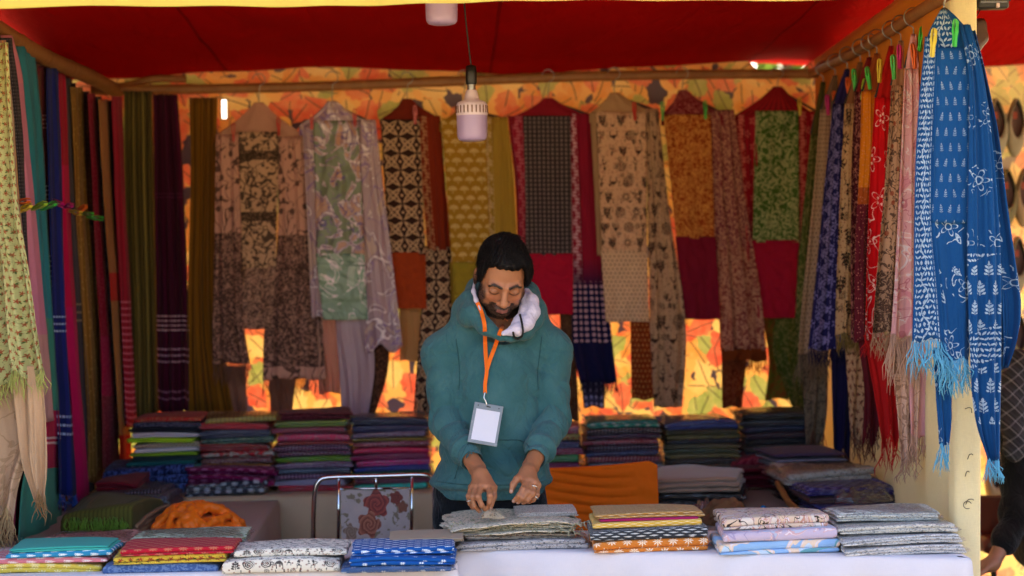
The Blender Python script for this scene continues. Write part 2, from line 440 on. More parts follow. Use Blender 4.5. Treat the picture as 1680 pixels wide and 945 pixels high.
bamboo(P(150, 148, 8.12), P(1345, 119, 8.12), 0.021, 'long bamboo pole across the back carrying the suits on hangers', 3)
bamboo(P(190, 140, 8.20), P(305, 126, 8.20), 0.016, 'short bamboo stick tied above the back left corner', 4)
# corner posts that hold the rails up
bamboo((-1.56, 8.36, 0), (-1.56, 8.36, 2.40), 0.028, 'bamboo corner post hidden behind the back cloth at the left', 5)
bamboo((1.70, 8.36, 0), (1.70, 8.36, 2.40), 0.028, 'bamboo corner post hidden behind the back cloth at the right', 6)
bamboo((-1.56, 5.35, 0), (-1.56, 5.35, 2.62), 0.032, 'bamboo front post outside the left edge of the picture', 7)

# ---- right front post wrapped in cream cloth, tied with black thread
pt, pb = P(1577, 0, 5.52), P(1583, 915, 5.52)
post = empty('wrapped_post', (pb[0], 5.52, 0), 'square post wrapped in cream cloth at the right front corner', 'post')
V, UV = [], []; ns, nz = 28, 60
for j in range(nz):
    z = 2.66 * j / (nz - 1); cx = pb[0] + (pt[0] - pb[0]) * (z - pb[2]) / (pt[2] - pb[2])
    for k in range(ns):
        th = 2 * math.pi * k / ns; c, s = math.cos(th), math.sin(th)
        r = 0.040 / (abs(c) ** 6 + abs(s) ** 6) ** (1 / 6) + 0.0025 * math.sin(z * 5 + 3 * c) * math.sin(2 * th + z * 3)
        V.append((cx + r * c, 5.52 + r * s, z)); UV.append((k / ns * 0.3, z))
F = grid_faces(ns, nz, True) + [tuple((nz - 1) * ns + k for k in range(ns))]
mk('cloth_wrap', V, F, CREAM, post, UV)
BLACK = simple('black_thread', '#17130F', 0.8)
for (px, py, dx) in ((1590, 672, -5), (1592, 748, 4), (1587, 776, 3), (1591, 822, 6)):
    p = P(px, py, 5.474)
    path = [p + np.array([-dx * .0018, 0.004, -.010]), p + np.array([-dx * .001, -.004, .004]), p + np.array([dx * .0008, -.005, .006]), p + np.array([dx * .0022, .004, .002])]
    tube('thread_tie', path, 0.0011, BLACK, post, 6, 10)
p = P(1587, 824, 5.472)
tube('thread_tie', [p + np.array([.012 * math.cos(t), -.002, .011 * math.sin(t) - .008]) for t in np.linspace(0.4, 5.2, 14)], 0.0011, BLACK, post, 6)
# ================================================================== printed cloths
def pr_lattice(name, base, ink, s=0.042, w=0.33, solid=False, **kw):
    g = G(name); u, v = g.uv(); x, y, i, j = g.cell(u, v, s, s, 0.0)
    m = None
    for a in (0.785, -0.785):
        lx, ly = g.rot(x, y, a); o = g.leaf(lx, ly, s * w * 0.55, s * 0.66)
        if not solid: o = o * (1.0 - g.leaf(lx, ly, s * w * 0.22, s * 0.42))
        m = o if m is None else g.mx(m, o)
    m = g.mx(m, g.ln(g.m('ABSOLUTE', x) - s * 0.5, y) < s * 0.09)
    m = m * (g.noise(u, v, 160.0, 1.0) > 0.36)
    return g.finish(g.mix(m, base, ink), **kw)
def pr_fan(name, base, ink, s=0.05, **kw):
    g = G(name); u, v = g.uv(); x, y, i, j = g.cell(u, -v, s, s * 0.8, 0.5)
    l = g.ln(x, y + s * 0.18); a = g.at(x, y + s * 0.18)
    fan = (l < s * 0.42) * (l > s * 0.12) * (abs(a) < 1.25) * (g.cos(a * 11.0) > -0.35)
    stem = (abs(x) < s * 0.025) * (abs(y + s * 0.22) < s * 0.16)
    return g.finish(g.mix(g.mx(fan, stem) * 0.85, base, ink), **kw)
def pr_check(name, base, ink, s=0.02, **kw):
    g = G(name); u, v = g.uv(); x, y, i, j = g.cell(u, v, s, s, 0.0)
    m = g.mx((g.ln(x, y) < s * 0.30), (abs(y - s * 0.46) < s * 0.05) * 0.5)
    c = g.mix(m, base, ink); c = g.mix((abs(x) > s * 0.44) * 0.5, c, '#120d10')
    return g.finish(c, **kw)
def warli_mask(g, u, v, s=0.05, seed=0.0):
    x, y, i, j = g.cell(u + seed, v, s, s * 1.05, 0.35); h = g.hash(i, j, seed); h2 = g.hash(i, j, seed + 5.0)
    x = x + (h2 - 0.5) * s * 0.3
    fig = g.mx(g.mx((abs(x) < abs(y) * 0.6) * (abs(y) < s * 0.18), g.ln(x, y - s * 0.26) < s * 0.075), (abs(abs(x) - s * 0.12) < s * 0.02) * (y < -s * 0.12) * (y > -s * 0.38))
    sun = g.flower(x, y, s * 0.34, 9, 0.3)
    tree = g.sprig(x, y, s * 0.3, s * 0.7)
    hut = g.mx((abs(x) < (s * 0.3 - y) * 0.9) * (y > s * 0.0) * (y < s * 0.3), (abs(abs(x) - s * 0.22) < s * 0.03) * (abs(y + s * 0.15) < s * 0.16))
    spir = (g.fr(g.ln(x, y) / (s * 0.12) + g.at(y, x) / 6.2832) < 0.5) * (g.ln(x, y) < s * 0.38)
    m = (h < 0.32) * fig + g.band(h, 0.32, 0.5) * sun + g.band(h, 0.5, 0.66) * tree + g.band(h, 0.66, 0.82) * hut + (h > 0.82) * spir
    return g.mn(m, 1.0)
def pr_warli(name, base, ink, s=0.05, ink2=None, low=None, **kw):
    g = G(name); u, v = g.uv(); wb = (g.noise(u, v, 30.0, 2.0) - 0.5) * 0.012; m = g.mx(warli_mask(g, u + wb, v - wb, s), warli_mask(g, u + wb + s * 0.4, v, s * 0.55, 2.3) * (g.noise(u, v, 14.0, 1.0) > 0.48))
    c = g.mix(m * 0.95, base, ink)
    if ink2: c = g.mix(g.specks(u, v, 55.0, 0.16, 2.0) * 0.7, c, ink2)
    if low:   # below this length from the top: plain field with small dots
        x, y, i, j = g.cell(u, v, 0.018, 0.018, 0.5)
        d = g.mix((g.ln(x, y) < 0.0032), base, ink); c = g.mix(v > low, c, d)
    return g.finish(c, **kw)
def pr_scrib(name, base, ink, sc=30.0, w=0.035, bands=(), ink2=None, **kw):
    """Hand-drawn kalamkari look: wandering ink lines and blots, optional (v0, v1, sc, w, colour) bands."""
    g = G(name); u, v = g.uv(); c = g.mix(g.mx(g.scrib(u, v, sc, w), g.specks(u, v, sc * 0.8, 0.14, 3.0)) * 0.85, base, ink)
    if ink2: c = g.mix(g.specks(u, v, sc * 0.5, 0.12, 9.0) * 0.8, c, ink2)
    for (a, b, s2, w2, col) in bands:
        mm = g.mx(g.scrib(u, v, s2, w2, 3.0, 2.0, 4.0), g.specks(u, v, s2 * 1.2, 0.2, 6.0)); c = g.mix(g.band(v, a, b), c, g.mix(mm * 0.9, col, ink) if s2 else col)
    return g.finish(c, **kw)
def pr_border(name, base, ink, width, side=0, per=0.06, amp=0.010, col2=None, at=None, field=None, **kw):
    """Plain cloth with a printed vine border near one edge (side 0 = left), optionally changing colour at length `at`."""
    g = G(name); u, v = g.uv()
    x = u - width[0]
    m = g.vine(x, v, amp, per, 0.0017)
    ln = (abs(abs(x) - amp * 2.1) < 0.0015) * (g.fr(v / 0.02) < 0.7)
    m = g.mx(m * (abs(x) < amp * 2.0), ln)
    c = g.mix(m * 0.85, base, ink)
    if field == 'rose':
        a, b, i, j = g.cell(u, v, 0.055, 0.055, 0.5); c = g.mix(g.flower(a, b, 0.018, 5, 0.3) * 0.7, c, ink)
    if col2:
        f = g.m('SMOOTH_MIN', g.mx((v - at) * 8.0, 0.0), 1.0, 0.2)
        a, b, i, j = g.cell(u, v, 0.026, 0.026, 0.0); d2 = g.mix((g.ln(a, b) < 0.0075) * (g.ln(a, b) > 0.0028) * g.band(v, at + 0.10, at + 0.36), col2, ink)
        c = g.mix(f, c, d2)
    return g.finish(c, **kw)
def pr_marble(name, cols, sc=7.0, lines='#8A6FA0', **kw):
    g = G(name); u, v = g.uv(); a = g.noise(u, v * 0.6, sc, 2.0, 0.5, 0.0, 2.5); c = g.mix((a > 0.47), cols[0], cols[1]); c = g.mix((a > 0.56), c, cols[2])
    c = g.mix(g.scrib(u, v * 0.6, sc, 0.012, 2.0, 2.5), c, '#E2D4DA'); c = g.mix((abs(g.noise(u, v, sc * 0.8, 2.0, 0.5, 4.0, 2.0) - 0.5) < 0.012), c, lines)
    return g.finish(c, **kw)
def pr_stripes(name, base, ink, per=0.03, duty=0.4, across=(), fleck=None, **kw):
    """Lengthwise stripes; `across` = list of (v0, v1, colour, n) woven bands of thin lines."""
    g = G(name); u, v = g.uv(); c = g.mix(g.fr(u / per) < duty, base, ink)
    if fleck: c = g.mix(g.specks(u, v, 40.0, 0.12, 1.0, 0.6) * 0.8, c, fleck)
    for (a, b, col, n) in across:
        t = (v - a) / (b - a); dash = (g.fr(t * n) < 0.28) * (g.fr(u * 55.0) < 0.75)
        c = g.mix(g.band(v, a, b) * dash, c, col)
    return g.finish(c, **kw)
def pr_bands(name, segs, fleck=None, **kw):
    g = G(name); u, v = g.uv(); c = hexc(segs[0][1]); c = g.mix(0.0, c, c)
    for (a, col) in segs[1:]: c = g.mix(v > a, c, col)
    if fleck: c = g.mix(g.specks(u, v, 60.0, 0.13, 2.0) * 0.7, c, fleck)
    return g.finish(c, **kw)
def pr_rosebud(name, base, ink, ink2, s=0.03, **kw):
    g = G(name); u, v = g.uv(); x, y, i, j = g.cell(u, v, s, s, 0.5); h = g.hash(i, j)
    x, y = g.rot(x, y, h * 6.28)
    c = g.mix(g.flower(x, y, s * 0.34, 5, 0.0), base, ink); lx, ly = g.rot(x - s * 0.25, y - s * 0.2, 0.6)
    c = g.mix(g.leaf(lx, ly, s * 0.09, s * 0.22), c, ink2); c = g.mix(g.scrib(u, v, 0.8 / s, 0.010) * 0.7, c, ink2)
    return g.finish(c, **kw)
def blue_print(name, kind, **kw):
    g = G(name); u, v = g.uv(); base = '#144880'; W = '#B4CADC'
    amt = 0.8
    if kind == 'sprig':
        x, y, i, j = g.cell(u, -v, 0.026, 0.044, 0.5); h = g.hash(i, j); x, y = g.rot(x, y, (h - 0.5) * 0.5); m = g.sprig(x, y, 0.0052, 0.024); amt = 0.5
    elif kind == 'vine':
        lx, ly, i, j = g.cell(u, v, 0.0095, 0.016, 0.5); h = g.hash(i, j); lx, ly = g.rot(lx, ly, (h - 0.5) * 2.2)
        m = g.leaf(lx, ly, 0.0026, 0.0068); m = g.mx(m, abs(u - 0.030 - g.sin(v * 70.0) * 0.007) < 0.0013)
        m = m * (g.band(u, 0.004, 0.056)); m = g.mx(m, (abs(u - 0.062) < 0.0014) * (g.fr(v / 0.016) < 0.7))
    elif kind == 'big':
        x, y, i, j = g.cell(u, -v + 0.06, 0.040, 0.056, 0.5); sp = g.sprig(x, y, 0.012, 0.040)
        lx, ly, i2, j2 = g.cell(u, v, 0.0095, 0.016, 0.5); h = g.hash(i2, j2); lx, ly = g.rot(lx, ly, (h - 0.5) * 2.6)
        lf = g.leaf(lx, ly, 0.0027, 0.0070)
        sw = v + g.sin(u * 16.0) * 0.035
        ph = g.fr(sw / 0.30); band = (ph < 0.32)
        cell2 = g.cell(u, v, 0.09, 0.15, 0.5); fl = g.flower(cell2[0], cell2[1], 0.030, 6, 0.2) * (1.0 - g.flower(cell2[0], cell2[1], 0.024, 6, 0.0))
        ring = (abs(g.ln(cell2[0], cell2[1]) - 0.014) < 0.002)
        m = g.mx(band * lf, (1.0 - band) * sp * (ph > 0.36)); 
        m = m * (1.0 - (g.ln(cell2[0], cell2[1]) < 0.034) * (ph > 0.36)) if False else m
        ca, cb, ci, cj = g.cell(u + g.noise(u, v, 18.0, 2.0) * 0.02, v, 0.10, 0.18, 0.5); cl = g.ln(ca, cb); up = g.flower(ca, cb, 0.032, 5, 0.0) * (1.0 - g.flower(ca, cb, 0.028, 5, 0.0)); up = g.mx(up, (abs(cl - 0.011) < 0.0018)); up = g.mx(up, g.scrib(u, v, 24.0, 0.016, 1.0, 0.6) * g.band(cl, 0.034, 0.046))
        m = m * (v > 0.66) * (v < 1.15) + up * (v < 0.64)
    elif kind == 'floral':
        a, b, i, j = g.cell(u + g.noise(u, v, 18.0, 2.0) * 0.02, v + 0.03, 0.115, 0.17, 0.5); l = g.ln(a, b); an = g.at(b, a)
        fl = g.flower(a, b, 0.030, 5, 0.0) * (1.0 - g.flower(a, b, 0.026, 5, 0.0)); fl = g.mx(fl, abs(l - 0.009) < 0.0016)
        lx, ly = g.rot(a - 0.030, b - 0.035, 0.6); fl = g.mx(fl, g.leaf(lx, ly, 0.008, 0.020) * (1.0 - g.leaf(lx, ly, 0.005, 0.014))); lx, ly = g.rot(a + 0.030, b + 0.040, 0.9); fl = g.mx(fl, g.sprig(lx, ly, 0.010, 0.036))
        m = g.mx(fl, g.scrib(u, v, 20.0, 0.013, 1.0, 0.6) * g.band(l, 0.034, 0.052))
    else: m = g.specks(u, v, 50.0, 0.1)
    m = m * (g.noise(u, v, 240.0, 1.0) > 0.33)
    return g.finish(g.mix(m * amt, base, W), **kw)

# ================================================================== hanging cloth
def drape(name, rows, mat, parent=None, Y=None, X=None, nu=24, nv=44, folds=3.0, amp=0.010, amp0=0.35, gather=1.25, seed=0.0, hem=0.004, fringe=None, thick=0.0018, bulge=0.0, wrinkle=0.0025, slant=0.0, label=None):
    """A cloth hanging between a left and a right edge. rows = (py, pxL, pxR) read off at depth Y (or on the plane X)."""
    pl = (lambda a, b: P(a, b, Y)) if X is None else (lambda a, b: PX(a, b, X))
    L = np.array([np.r_[pl(r[1], r[0]), pl(r[2], r[0])] for r in rows])
    C = catmull(L, nv); Lw, Rw = C[:, :3], C[:, 3:]
    arc = np.r_[0, np.cumsum(np.linalg.norm(np.diff((Lw + Rw) / 2, axis=0), axis=1))]
    width = np.mean(np.linalg.norm(Rw - Lw, axis=1)) * gather
    s = np.linspace(0, 1, nu); V = np.zeros((nv, nu, 3)); UV = np.zeros((nv, nu, 2))
    for j in range(nv):
        t = j / (nv - 1); h = Rw[j] - Lw[j]; hl = np.linalg.norm(h) + 1e-9; n = np.cross(h / hl, np.array([0, 0, -1.0])); n /= np.linalg.norm(n) + 1e-9
        if n[1] > 0: n = -n
        a = amp * (amp0 + (1 - amp0) * t)
        ph = 2 * math.pi * folds * s + seed + 0.9 * math.sin(t * 2.6 + seed * 1.7)
        f = np.sin(ph) + 0.45 * np.sin(2.3 * ph + 1.3 * seed + t * 2) + 0.25 * np.sin(4.1 * ph + seed * 3 - t * 3)
        w = np.array([wrinkle * fbm(q * 6 + seed * 5, t * 9 + seed, seed, 3) for q in s])
        base = Lw[j] + np.outer(s, h)
        base = base + np.outer(0.25 * a * np.cos(ph), h / hl)
        base = base + np.outer(a * f + w + bulge * math.sin(math.pi * min(t * 1.2, 1)) * np.sin(math.pi * s) + slant * t, n)
        if j == nv - 1 or hem: base[:, 2] += (t ** 6) * hem * (np.sin(ph * 1.0 + 0.5) + 0.6 * np.sin(s * 9 + seed))
        V[j] = base; UV[j, :, 0] = s * width; UV[j, :, 1] = arc[j]
    o = mk(name, V.reshape(-1, 3), grid_faces(nu, nv), mat, parent, UV.reshape(-1, 2), thick=thick)
    if label: o['label'] = label
    if fringe:
        fm, fl, fn = fringe; geos = []
        edge = V[-1]
        fn = int(fn * 1.7)
        for k in range(fn):
            q = (k + 0.9 * random.random()) / fn * (nu - 1); i = min(int(q), nu - 2); p = edge[i] * (1 - (q - i)) + edge[i + 1] * (q - i)
            ll = fl * random.uniform(0.55, 1.15); dx, dy = random.gauss(0, 0.20) * ll, random.gauss(0, 0.16) * ll
            path = [p + np.array([0, 0, 0.004]), p + np.array([dx * 0.3, dy * 0.3, -ll * 0.35]), p + np.array([dx * 0.9 + random.gauss(0, .006), dy, -ll * 0.7]), p + np.array([dx, dy, -ll])]
            r = random.uniform(0.0008, 0.0018); geos.append(tube_geo(path, [r * 0.7, r, r * 1.1, r * 0.4], 4))
        v, f = merge(geos); fo = mk('fringe', v, f, fm, o); fo['kind'] = 'stuff'
    return o
WIRE = simple('steel_wire', '#9A9A98', 0.35, metal=1.0); DARKP = simple('black_plastic', '#15130F', 0.45); WOODH = simple('hanger_wood', '#6A4526', 0.5)
def hook(p, top, parent, mat=WIRE, r=0.0022):
    """Wire hook from the hanger neck p up and over the pole at height top."""
    c = np.array([p[0], p[1], top]); R = 0.026
    pts = [p] + [np.array([p[0], p[1], (p[2] * (1 - k) + (top - R * 0.9) * k)]) for k in (0.5,)] + [c + R * np.array([math.sin(a), 0, -math.cos(a)]) for a in np.linspace(0.2, 4.6, 12)]
    tube('hook', pts, r, mat, parent, 6, 26)
def arms(p, a, b, parent, mat=DARKP, r=0.005):
    return tube('hanger', [a, (a + p * 2) / 3 + np.array([0, 0, .004]), p, (b + p * 2) / 3 + np.array([0, 0, .004]), b], r, mat, parent, 8, 24)

def F_(col, ln=0.06, n=40): return (plain('fringe_thread', col, wear=0.05, bump=0), ln, n)
ACROSS = [] 
# ---- three curtains folded lengthwise, back left
def curtain(label, rows, mat, Y, folds, amp, seed, fringe=None):
    top = P((rows[0][1] + rows[0][2]) / 2, rows[0][0], Y); e = empty('folded_scarf', top, label, 'scarf', 'scarves hanging in the back left corner')
    drape('scarf_cloth', rows, mat, e, Y=Y, folds=folds, amp=amp, seed=seed, gather=1.8, nu=40, hem=0.006, fringe=fringe, amp0=0.7)
curtain('olive green striped scarf hanging in the back left corner', [(150, 203, 250), (300, 204, 253), (500, 212, 258), (688, 214, 262)], pr_stripes('olive_stripe', '#4A4020', '#746632', 0.035, 0.45), 8.06, 3.5, 0.016, 0.3)
curtain('dark maroon scarf with thin white woven bands near its hem', [(155, 252, 290), (300, 254, 300), (500, 256, 309), (676, 258, 311)], pr_stripes('maroon_band', '#33081F', '#430C2A', 0.05, 0.5, [(0.94, 1.02, '#C9A8B8', 4), (1.08, 1.16, '#B48FA4', 3), (1.26, 1.32, '#8D5F7C', 2), (0.42, 0.45, '#5E2A48', 2)]), 8.04, 2.5, 0.016, 1.1)
curtain('mustard brown scarf in deep lengthwise folds beside the mauve suit', [(160, 312, 356), (300, 313, 354), (500, 308, 356), (600, 306, 372), (690, 308, 392)], pr_stripes('mustard_stripe', '#7A5314', '#5A3B0E', 0.03, 0.3), 8.05, 4.5, 0.017, 2.0)

# ---- eight suits on hangers along the back pole
def suit(label, apex, shl, shr, Y, yoke, parts, topY=None, hk=True, group='suits on hangers along the back pole', yoke_rows=None, armmat=DARKP, Z=None):
    a = P(apex[0], apex[1], Y); e = empty('hanging_suit', a, label, 'suit', group)
    l, r = P(shl[0], shl[1], Y + 0.006), P(shr[0], shr[1], Y + 0.006)
    hg = arms(a + np.array([0, .006, -.012]), l + np.array([0, 0, -.006]), r + np.array([0, 0, -.006]), e, armmat)
    # cloth folded over the hanger's shoulders
    if yoke is not None:
        rows = yoke_rows or [(apex[1] - 2, apex[0] - 7, apex[0] + 7), ((apex[1] * 2 + shl[1]) / 3, (2 * apex[0] + shl[0]) / 3 - 2, (2 * apex[0] + shr[0]) / 3 + 2), ((apex[1] + 2 * shl[1]) / 3, (apex[0] + 2 * shl[0]) / 3, (apex[0] + 2 * shr[0]) / 3), (shl[1], shl[0], shr[0]), (shl[1] + 16, shl[0] - 1, shr[0] + 1)]
        drape('yoke', rows, yoke, e, Y=Y - 0.004, folds=1.5, amp=0.004, seed=apex[0] * 0.1, gather=1.0, nv=20, bulge=0.012, hem=0)
    for pt in parts:
        nm, rows, mat = pt[:3]; kw = dict(pt[3]) if len(pt) > 3 else {}
        dy = kw.pop('dy', 0.0); kw.setdefault('seed', apex[0] * 0.37 + len(nm)); drape(nm, rows, mat, e, Y=Y + dy, **kw)
    if hk: hook(a + np.array([0, 0.006, 0]), P(apex[0], apex[1], 8.12)[2] * 0 + (Z if Z else P(600, 136, 8.12)[2] + 0.012), hg)
    return e
flat = dict(folds=1.2, amp=0.004, gather=1.0, wrinkle=0.009, hem=0.001, dy=-0.022)
fall = dict(folds=2.0, amp=0.015, dy=-0.012, wrinkle=0.006)
MAUVE = '#BE9080'
m_dup = pr_scrib('mauve_block_print', MAUVE, '#3A2622', 13.0, 0.020, bands=[(0.42, 0.98, 34.0, 0.065, '#A07A6C'), (1.06, 1.10, 0, 0, '#5A3E38')])
suit('mauve brown suit with black sketch print and long fringed shawl beside mustard scarf', (425, 170), (356, 222), (498, 226), 8.03, plain('mauve_yoke', '#B48672'), [
    ('shirt_panel', [(216, 391, 458), (440, 398, 452)], pr_scrib('sketch_figures', '#BC987A', '#1E1612', 24.0, 0.05, bands=[(0.08, 0.12, 60.0, 0.1, '#9A7A60'), (0.34, 0.38, 60.0, 0.1, '#9A7A60')]), flat),
    ('trouser_panel', [(436, 398, 452), (540, 398, 446)], pr_scrib('sketch_fine', '#A68270', '#3A2822', 55.0, 0.06), dict(flat, dy=-0.018)),
    ('shawl_fall', [(220, 354, 395), (400, 352, 400), (530, 350, 402), (596, 350, 412)], m_dup, dict(fall, fringe=F_('#7A5A4C', 0.09, 30))),
    ('shawl_fall', [(224, 455, 508), (400, 455, 522), (530, 436, 528), (622, 432, 533)], m_dup, dict(fall, folds=2.5, fringe=F_('#7A5A4C', 0.07, 40))),
    ('shawl_tail', [(600, 370, 402), (720, 388, 408)], plain('mauve_tail', '#7C5A4C'), dict(folds=1, amp=0.01, dy=0.02)),
    ('shawl_tail', [(600, 440, 488), (690, 446, 478)], plain('mauve_tail', '#84604F', trans=0.3), dict(folds=1, amp=0.01, dy=0.02))])
sat = dict(rough=0.42, sheen=0.1, spec=0.5)
LIL = pr_marble('lilac_satin', ('#A88E98', '#967C8C', '#B49A92'), 6.0, **sat)
suit('pale lilac and sage satin suit with marbled print', (545, 168), (492, 206), (612, 200), 7.99, LIL, [
    ('shirt_panel', [(198, 513, 588), (420, 520, 598)], pr_marble('marbled_satin', ('#6E7A60', '#957A8E', '#B48A76'), 9.0, '#5B4686', **sat), flat),
    ('trouser_panel', [(416, 518, 598), (525, 530, 604)], pr_marble('sage_satin', ('#7F9A84', '#86A48E', '#A5B8A6'), 7.0, '#5F7A68', **sat), dict(flat, dy=-0.026)),
    ('shawl_fall', [(196, 586, 616), (400, 592, 640), (572, 600, 660)], LIL, dict(fall, folds=1.5, amp=0.008, hem=0.012)),
    ('shawl_fall', [(205, 496, 520), (400, 506, 524), (520, 512, 532)], LIL, dict(fall, folds=1.0, amp=0.006, dy=-0.008)),
    ('shawl_tail', [(500, 548, 606), (600, 556, 614), (690, 562, 602)], plain('lilac_plain', '#A08694', **sat), dict(folds=1.5, amp=0.008, dy=0.02)),
    ('shawl_tail', [(500, 520, 560), (645, 524, 558)], plain('pinkish_sheer', '#C09684', trans=0.5, **sat), dict(folds=1, amp=0.006, dy=0.03)),
    ('shawl_tail', [(560, 612, 640), (620, 600, 634), (690, 588, 612)], pr_scrib('brown_shawl_end', '#3A2218', '#6E4A36', 40.0), dict(folds=1, amp=0.01, dy=0.03))])
BRN = pr_lattice('brown_leaf_lattice', '#35201A', '#B8987A', 0.072)
suit('rust suit with dark brown leaf lattice print', (668, 164), (626, 196), (722, 194), 8.05, plain('rust_yoke', '#6E2414'), [
    ('shirt_panel', [(196, 624, 688), (418, 638, 698)], BRN, flat),
    ('trouser_panel', [(414, 640, 698), (506, 652, 700)], plain('rust_cotton', '#A2401C', trans=0.15), dict(flat, dy=-0.026)),
    ('shawl_fall', [(190, 686, 722), (300, 692, 730), (410, 700, 740)], pr_border('rust_border', '#7C2A14', '#B88A66', (0.024,), amp=0.010), fall),
    ('shawl_fall', [(404, 694, 740), (520, 690, 744), (640, 680, 724), (700, 676, 716)], BRN, dict(fall, dy=-0.004)),
    ('shawl_tail', [(500, 655, 690), (592, 656, 690)], plain('pale_backing', '#B89A6A', trans=0.4), dict(folds=1, amp=0.005, dy=0.04))])
MUS = pr_fan('mustard_fans', '#9C7624', '#D8C088', 0.05)
MUSP = plain('mustard_plain', '#94782A', trans=0.1)
suit('mustard yellow suit with cream fan print above the man', (762, 176), (722, 200), (832, 194), 8.00, plain('mustard_yoke', '#8E6A26'), [
    ('shirt_panel', [(194, 724, 796), (435, 742, 806)], MUS, flat),
    ('trouser_panel', [(430, 742, 806), (520, 746, 806)], plain('mustard_low', '#8E7C26'), dict(flat, dy=-0.026)),
    ('shawl_fall', [(192, 790, 832), (330, 792, 844), (520, 796, 850)], pr_border('mustard_border', '#9C7E30', '#CDB08A', (0.03,), amp=0.014), dict(fall, folds=2.5)),
    ('shawl_tail', [(430, 738, 790), (560, 744, 790)], MUSP, dict(folds=1.5, amp=0.007, dy=0.01))])
CRIM = '#8E1430'
suit('crimson suit with grey checked front and navy tie-dyed shawl end', (900, 163), (838, 194), (972, 188), 8.03, plain('crimson_yoke', '#7E1424'), [
    ('shirt_panel', [(190, 858, 936), (420, 862, 938)], pr_check('grey_check', '#2C2428', '#75686A', 0.019), flat),
    ('trouser_panel', [(416, 862, 940), (516, 864, 940)], plain('crimson_cotton', '#A81434', trans=0.15), dict(flat, dy=-0.026)),
    ('shawl_fall', [(190, 834, 862), (330, 848, 866), (510, 850, 868)], pr_border('crimson_border_a', CRIM, '#B06070', (0.03,), amp=0.009), dict(fall, folds=1.0)),
    ('shawl_fall', [(186, 932, 972), (300, 936, 978), (430, 938, 992), (560, 940, 1004), (628, 952, 1012)], pr_border('crimson_to_navy', '#84142E', '#C8A0B0', (0.03,), amp=0.010, col2='#14143C', at=0.62), dict(fall, folds=2.5, amp=0.012, fringe=F_('#1A1838', 0.06, 36))),
    ('shawl_tail', [(600, 952, 992), (668, 958, 992)], pr_check('navy_dots', '#14143A', '#8C88B0', 0.03), dict(folds=1, amp=0.008, dy=0.02)),
    ('shawl_tail', [(500, 918, 942), (690, 926, 950)], pr_scrib('brown_sheer', '#6A4832', '#3E2A20', 40.0, trans=0.3), dict(folds=1, amp=0.006, dy=0.035))])
BEI = '#C8A082'
WAR = pr_warli('stick_figure_print', BEI, '#1C1410', 0.062, '#7A2A1E')
suit('beige suit printed with stick figures, huts and a spiral', (1008, 154), (968, 186), (1078, 180), 7.98, plain('beige_yoke', '#A4805E'), [
    ('shirt_panel', [(184, 978, 1060), (414, 988, 1062)], WAR, flat),
    ('trouser_panel', [(410, 986, 1062), (528, 994, 1066)], pr_warli('beige_polka', '#C8A688', '#4A2A20', 0.05, low=-1.0), dict(flat, dy=-0.026)),
    ('shawl_fall', [(178, 1058, 1080), (330, 1062, 1096), (530, 1066, 1124), (668, 1072, 1118)], pr_warli('beige_motifs', '#BC9A7C', '#3A261E', 0.075, '#6A3A2A', trans=0.2), dict(fall, folds=2.0, amp=0.012)),
    ('shawl_fall', [(520, 1034, 1076), (655, 1036, 1078)], pr_rosebud('rust_floral', '#8A3A18', '#C68A4A', '#5A2410', 0.022, trans=0.3), dict(folds=1.5, amp=0.006, dy=0.02)),
    ('shawl_fall', [(184, 968, 986), (330, 976, 990), (420, 980, 992)], plain('beige_side', '#9C7C5E'), dict(fall, folds=1.0, amp=0.004))])
suit('maroon suit with orange brown floral front and rust fringed shawl', (1120, 150), (1086, 190), (1190, 186), 8.02, pr_scrib('maroon_yoke', '#6A141E', '#A0605A', 50.0, 0.03), [
    ('shirt_panel', [(188, 1088, 1166), (392, 1110, 1172)], pr_scrib('orange_floral', '#8C3C12', '#C88A44', 58.0, 0.06), flat),
    ('trouser_panel', [(388, 1108, 1174), (524, 1122, 1182)], plain('maroon_cotton_b', '#6E0E26'), dict(flat, dy=-0.026)),
    ('shawl_fall', [(180, 1160, 1204), (330, 1168, 1222), (480, 1180, 1246), (575, 1184, 1256)], pr_scrib('rose_block', '#7A3A34', '#B88870', 46.0, 0.055, bands=[(0.0, 0.60, 40.0, 0.04, '#6A2230')]), dict(fall, folds=2.5)),
    ('shawl_fall', [(572, 1184, 1256), (592, 1186, 1257)], plain('rust_hem', '#7E3A16', trans=0.3), dict(fall, folds=2.5, nv=6, fringe=F_('#7A3A1C', 0.06, 34))),
    ('shawl_tail', [(575, 1184, 1226), (668, 1186, 1218)], pr_scrib('rust_tail', '#6E2C14', '#8E5232', 40.0, trans=0.25), dict(folds=1, amp=0.008, dy=0.02))])
RDB = pr_border('red_border', '#8A1020', '#C06A60', (0.022,), amp=0.009, field='rose')
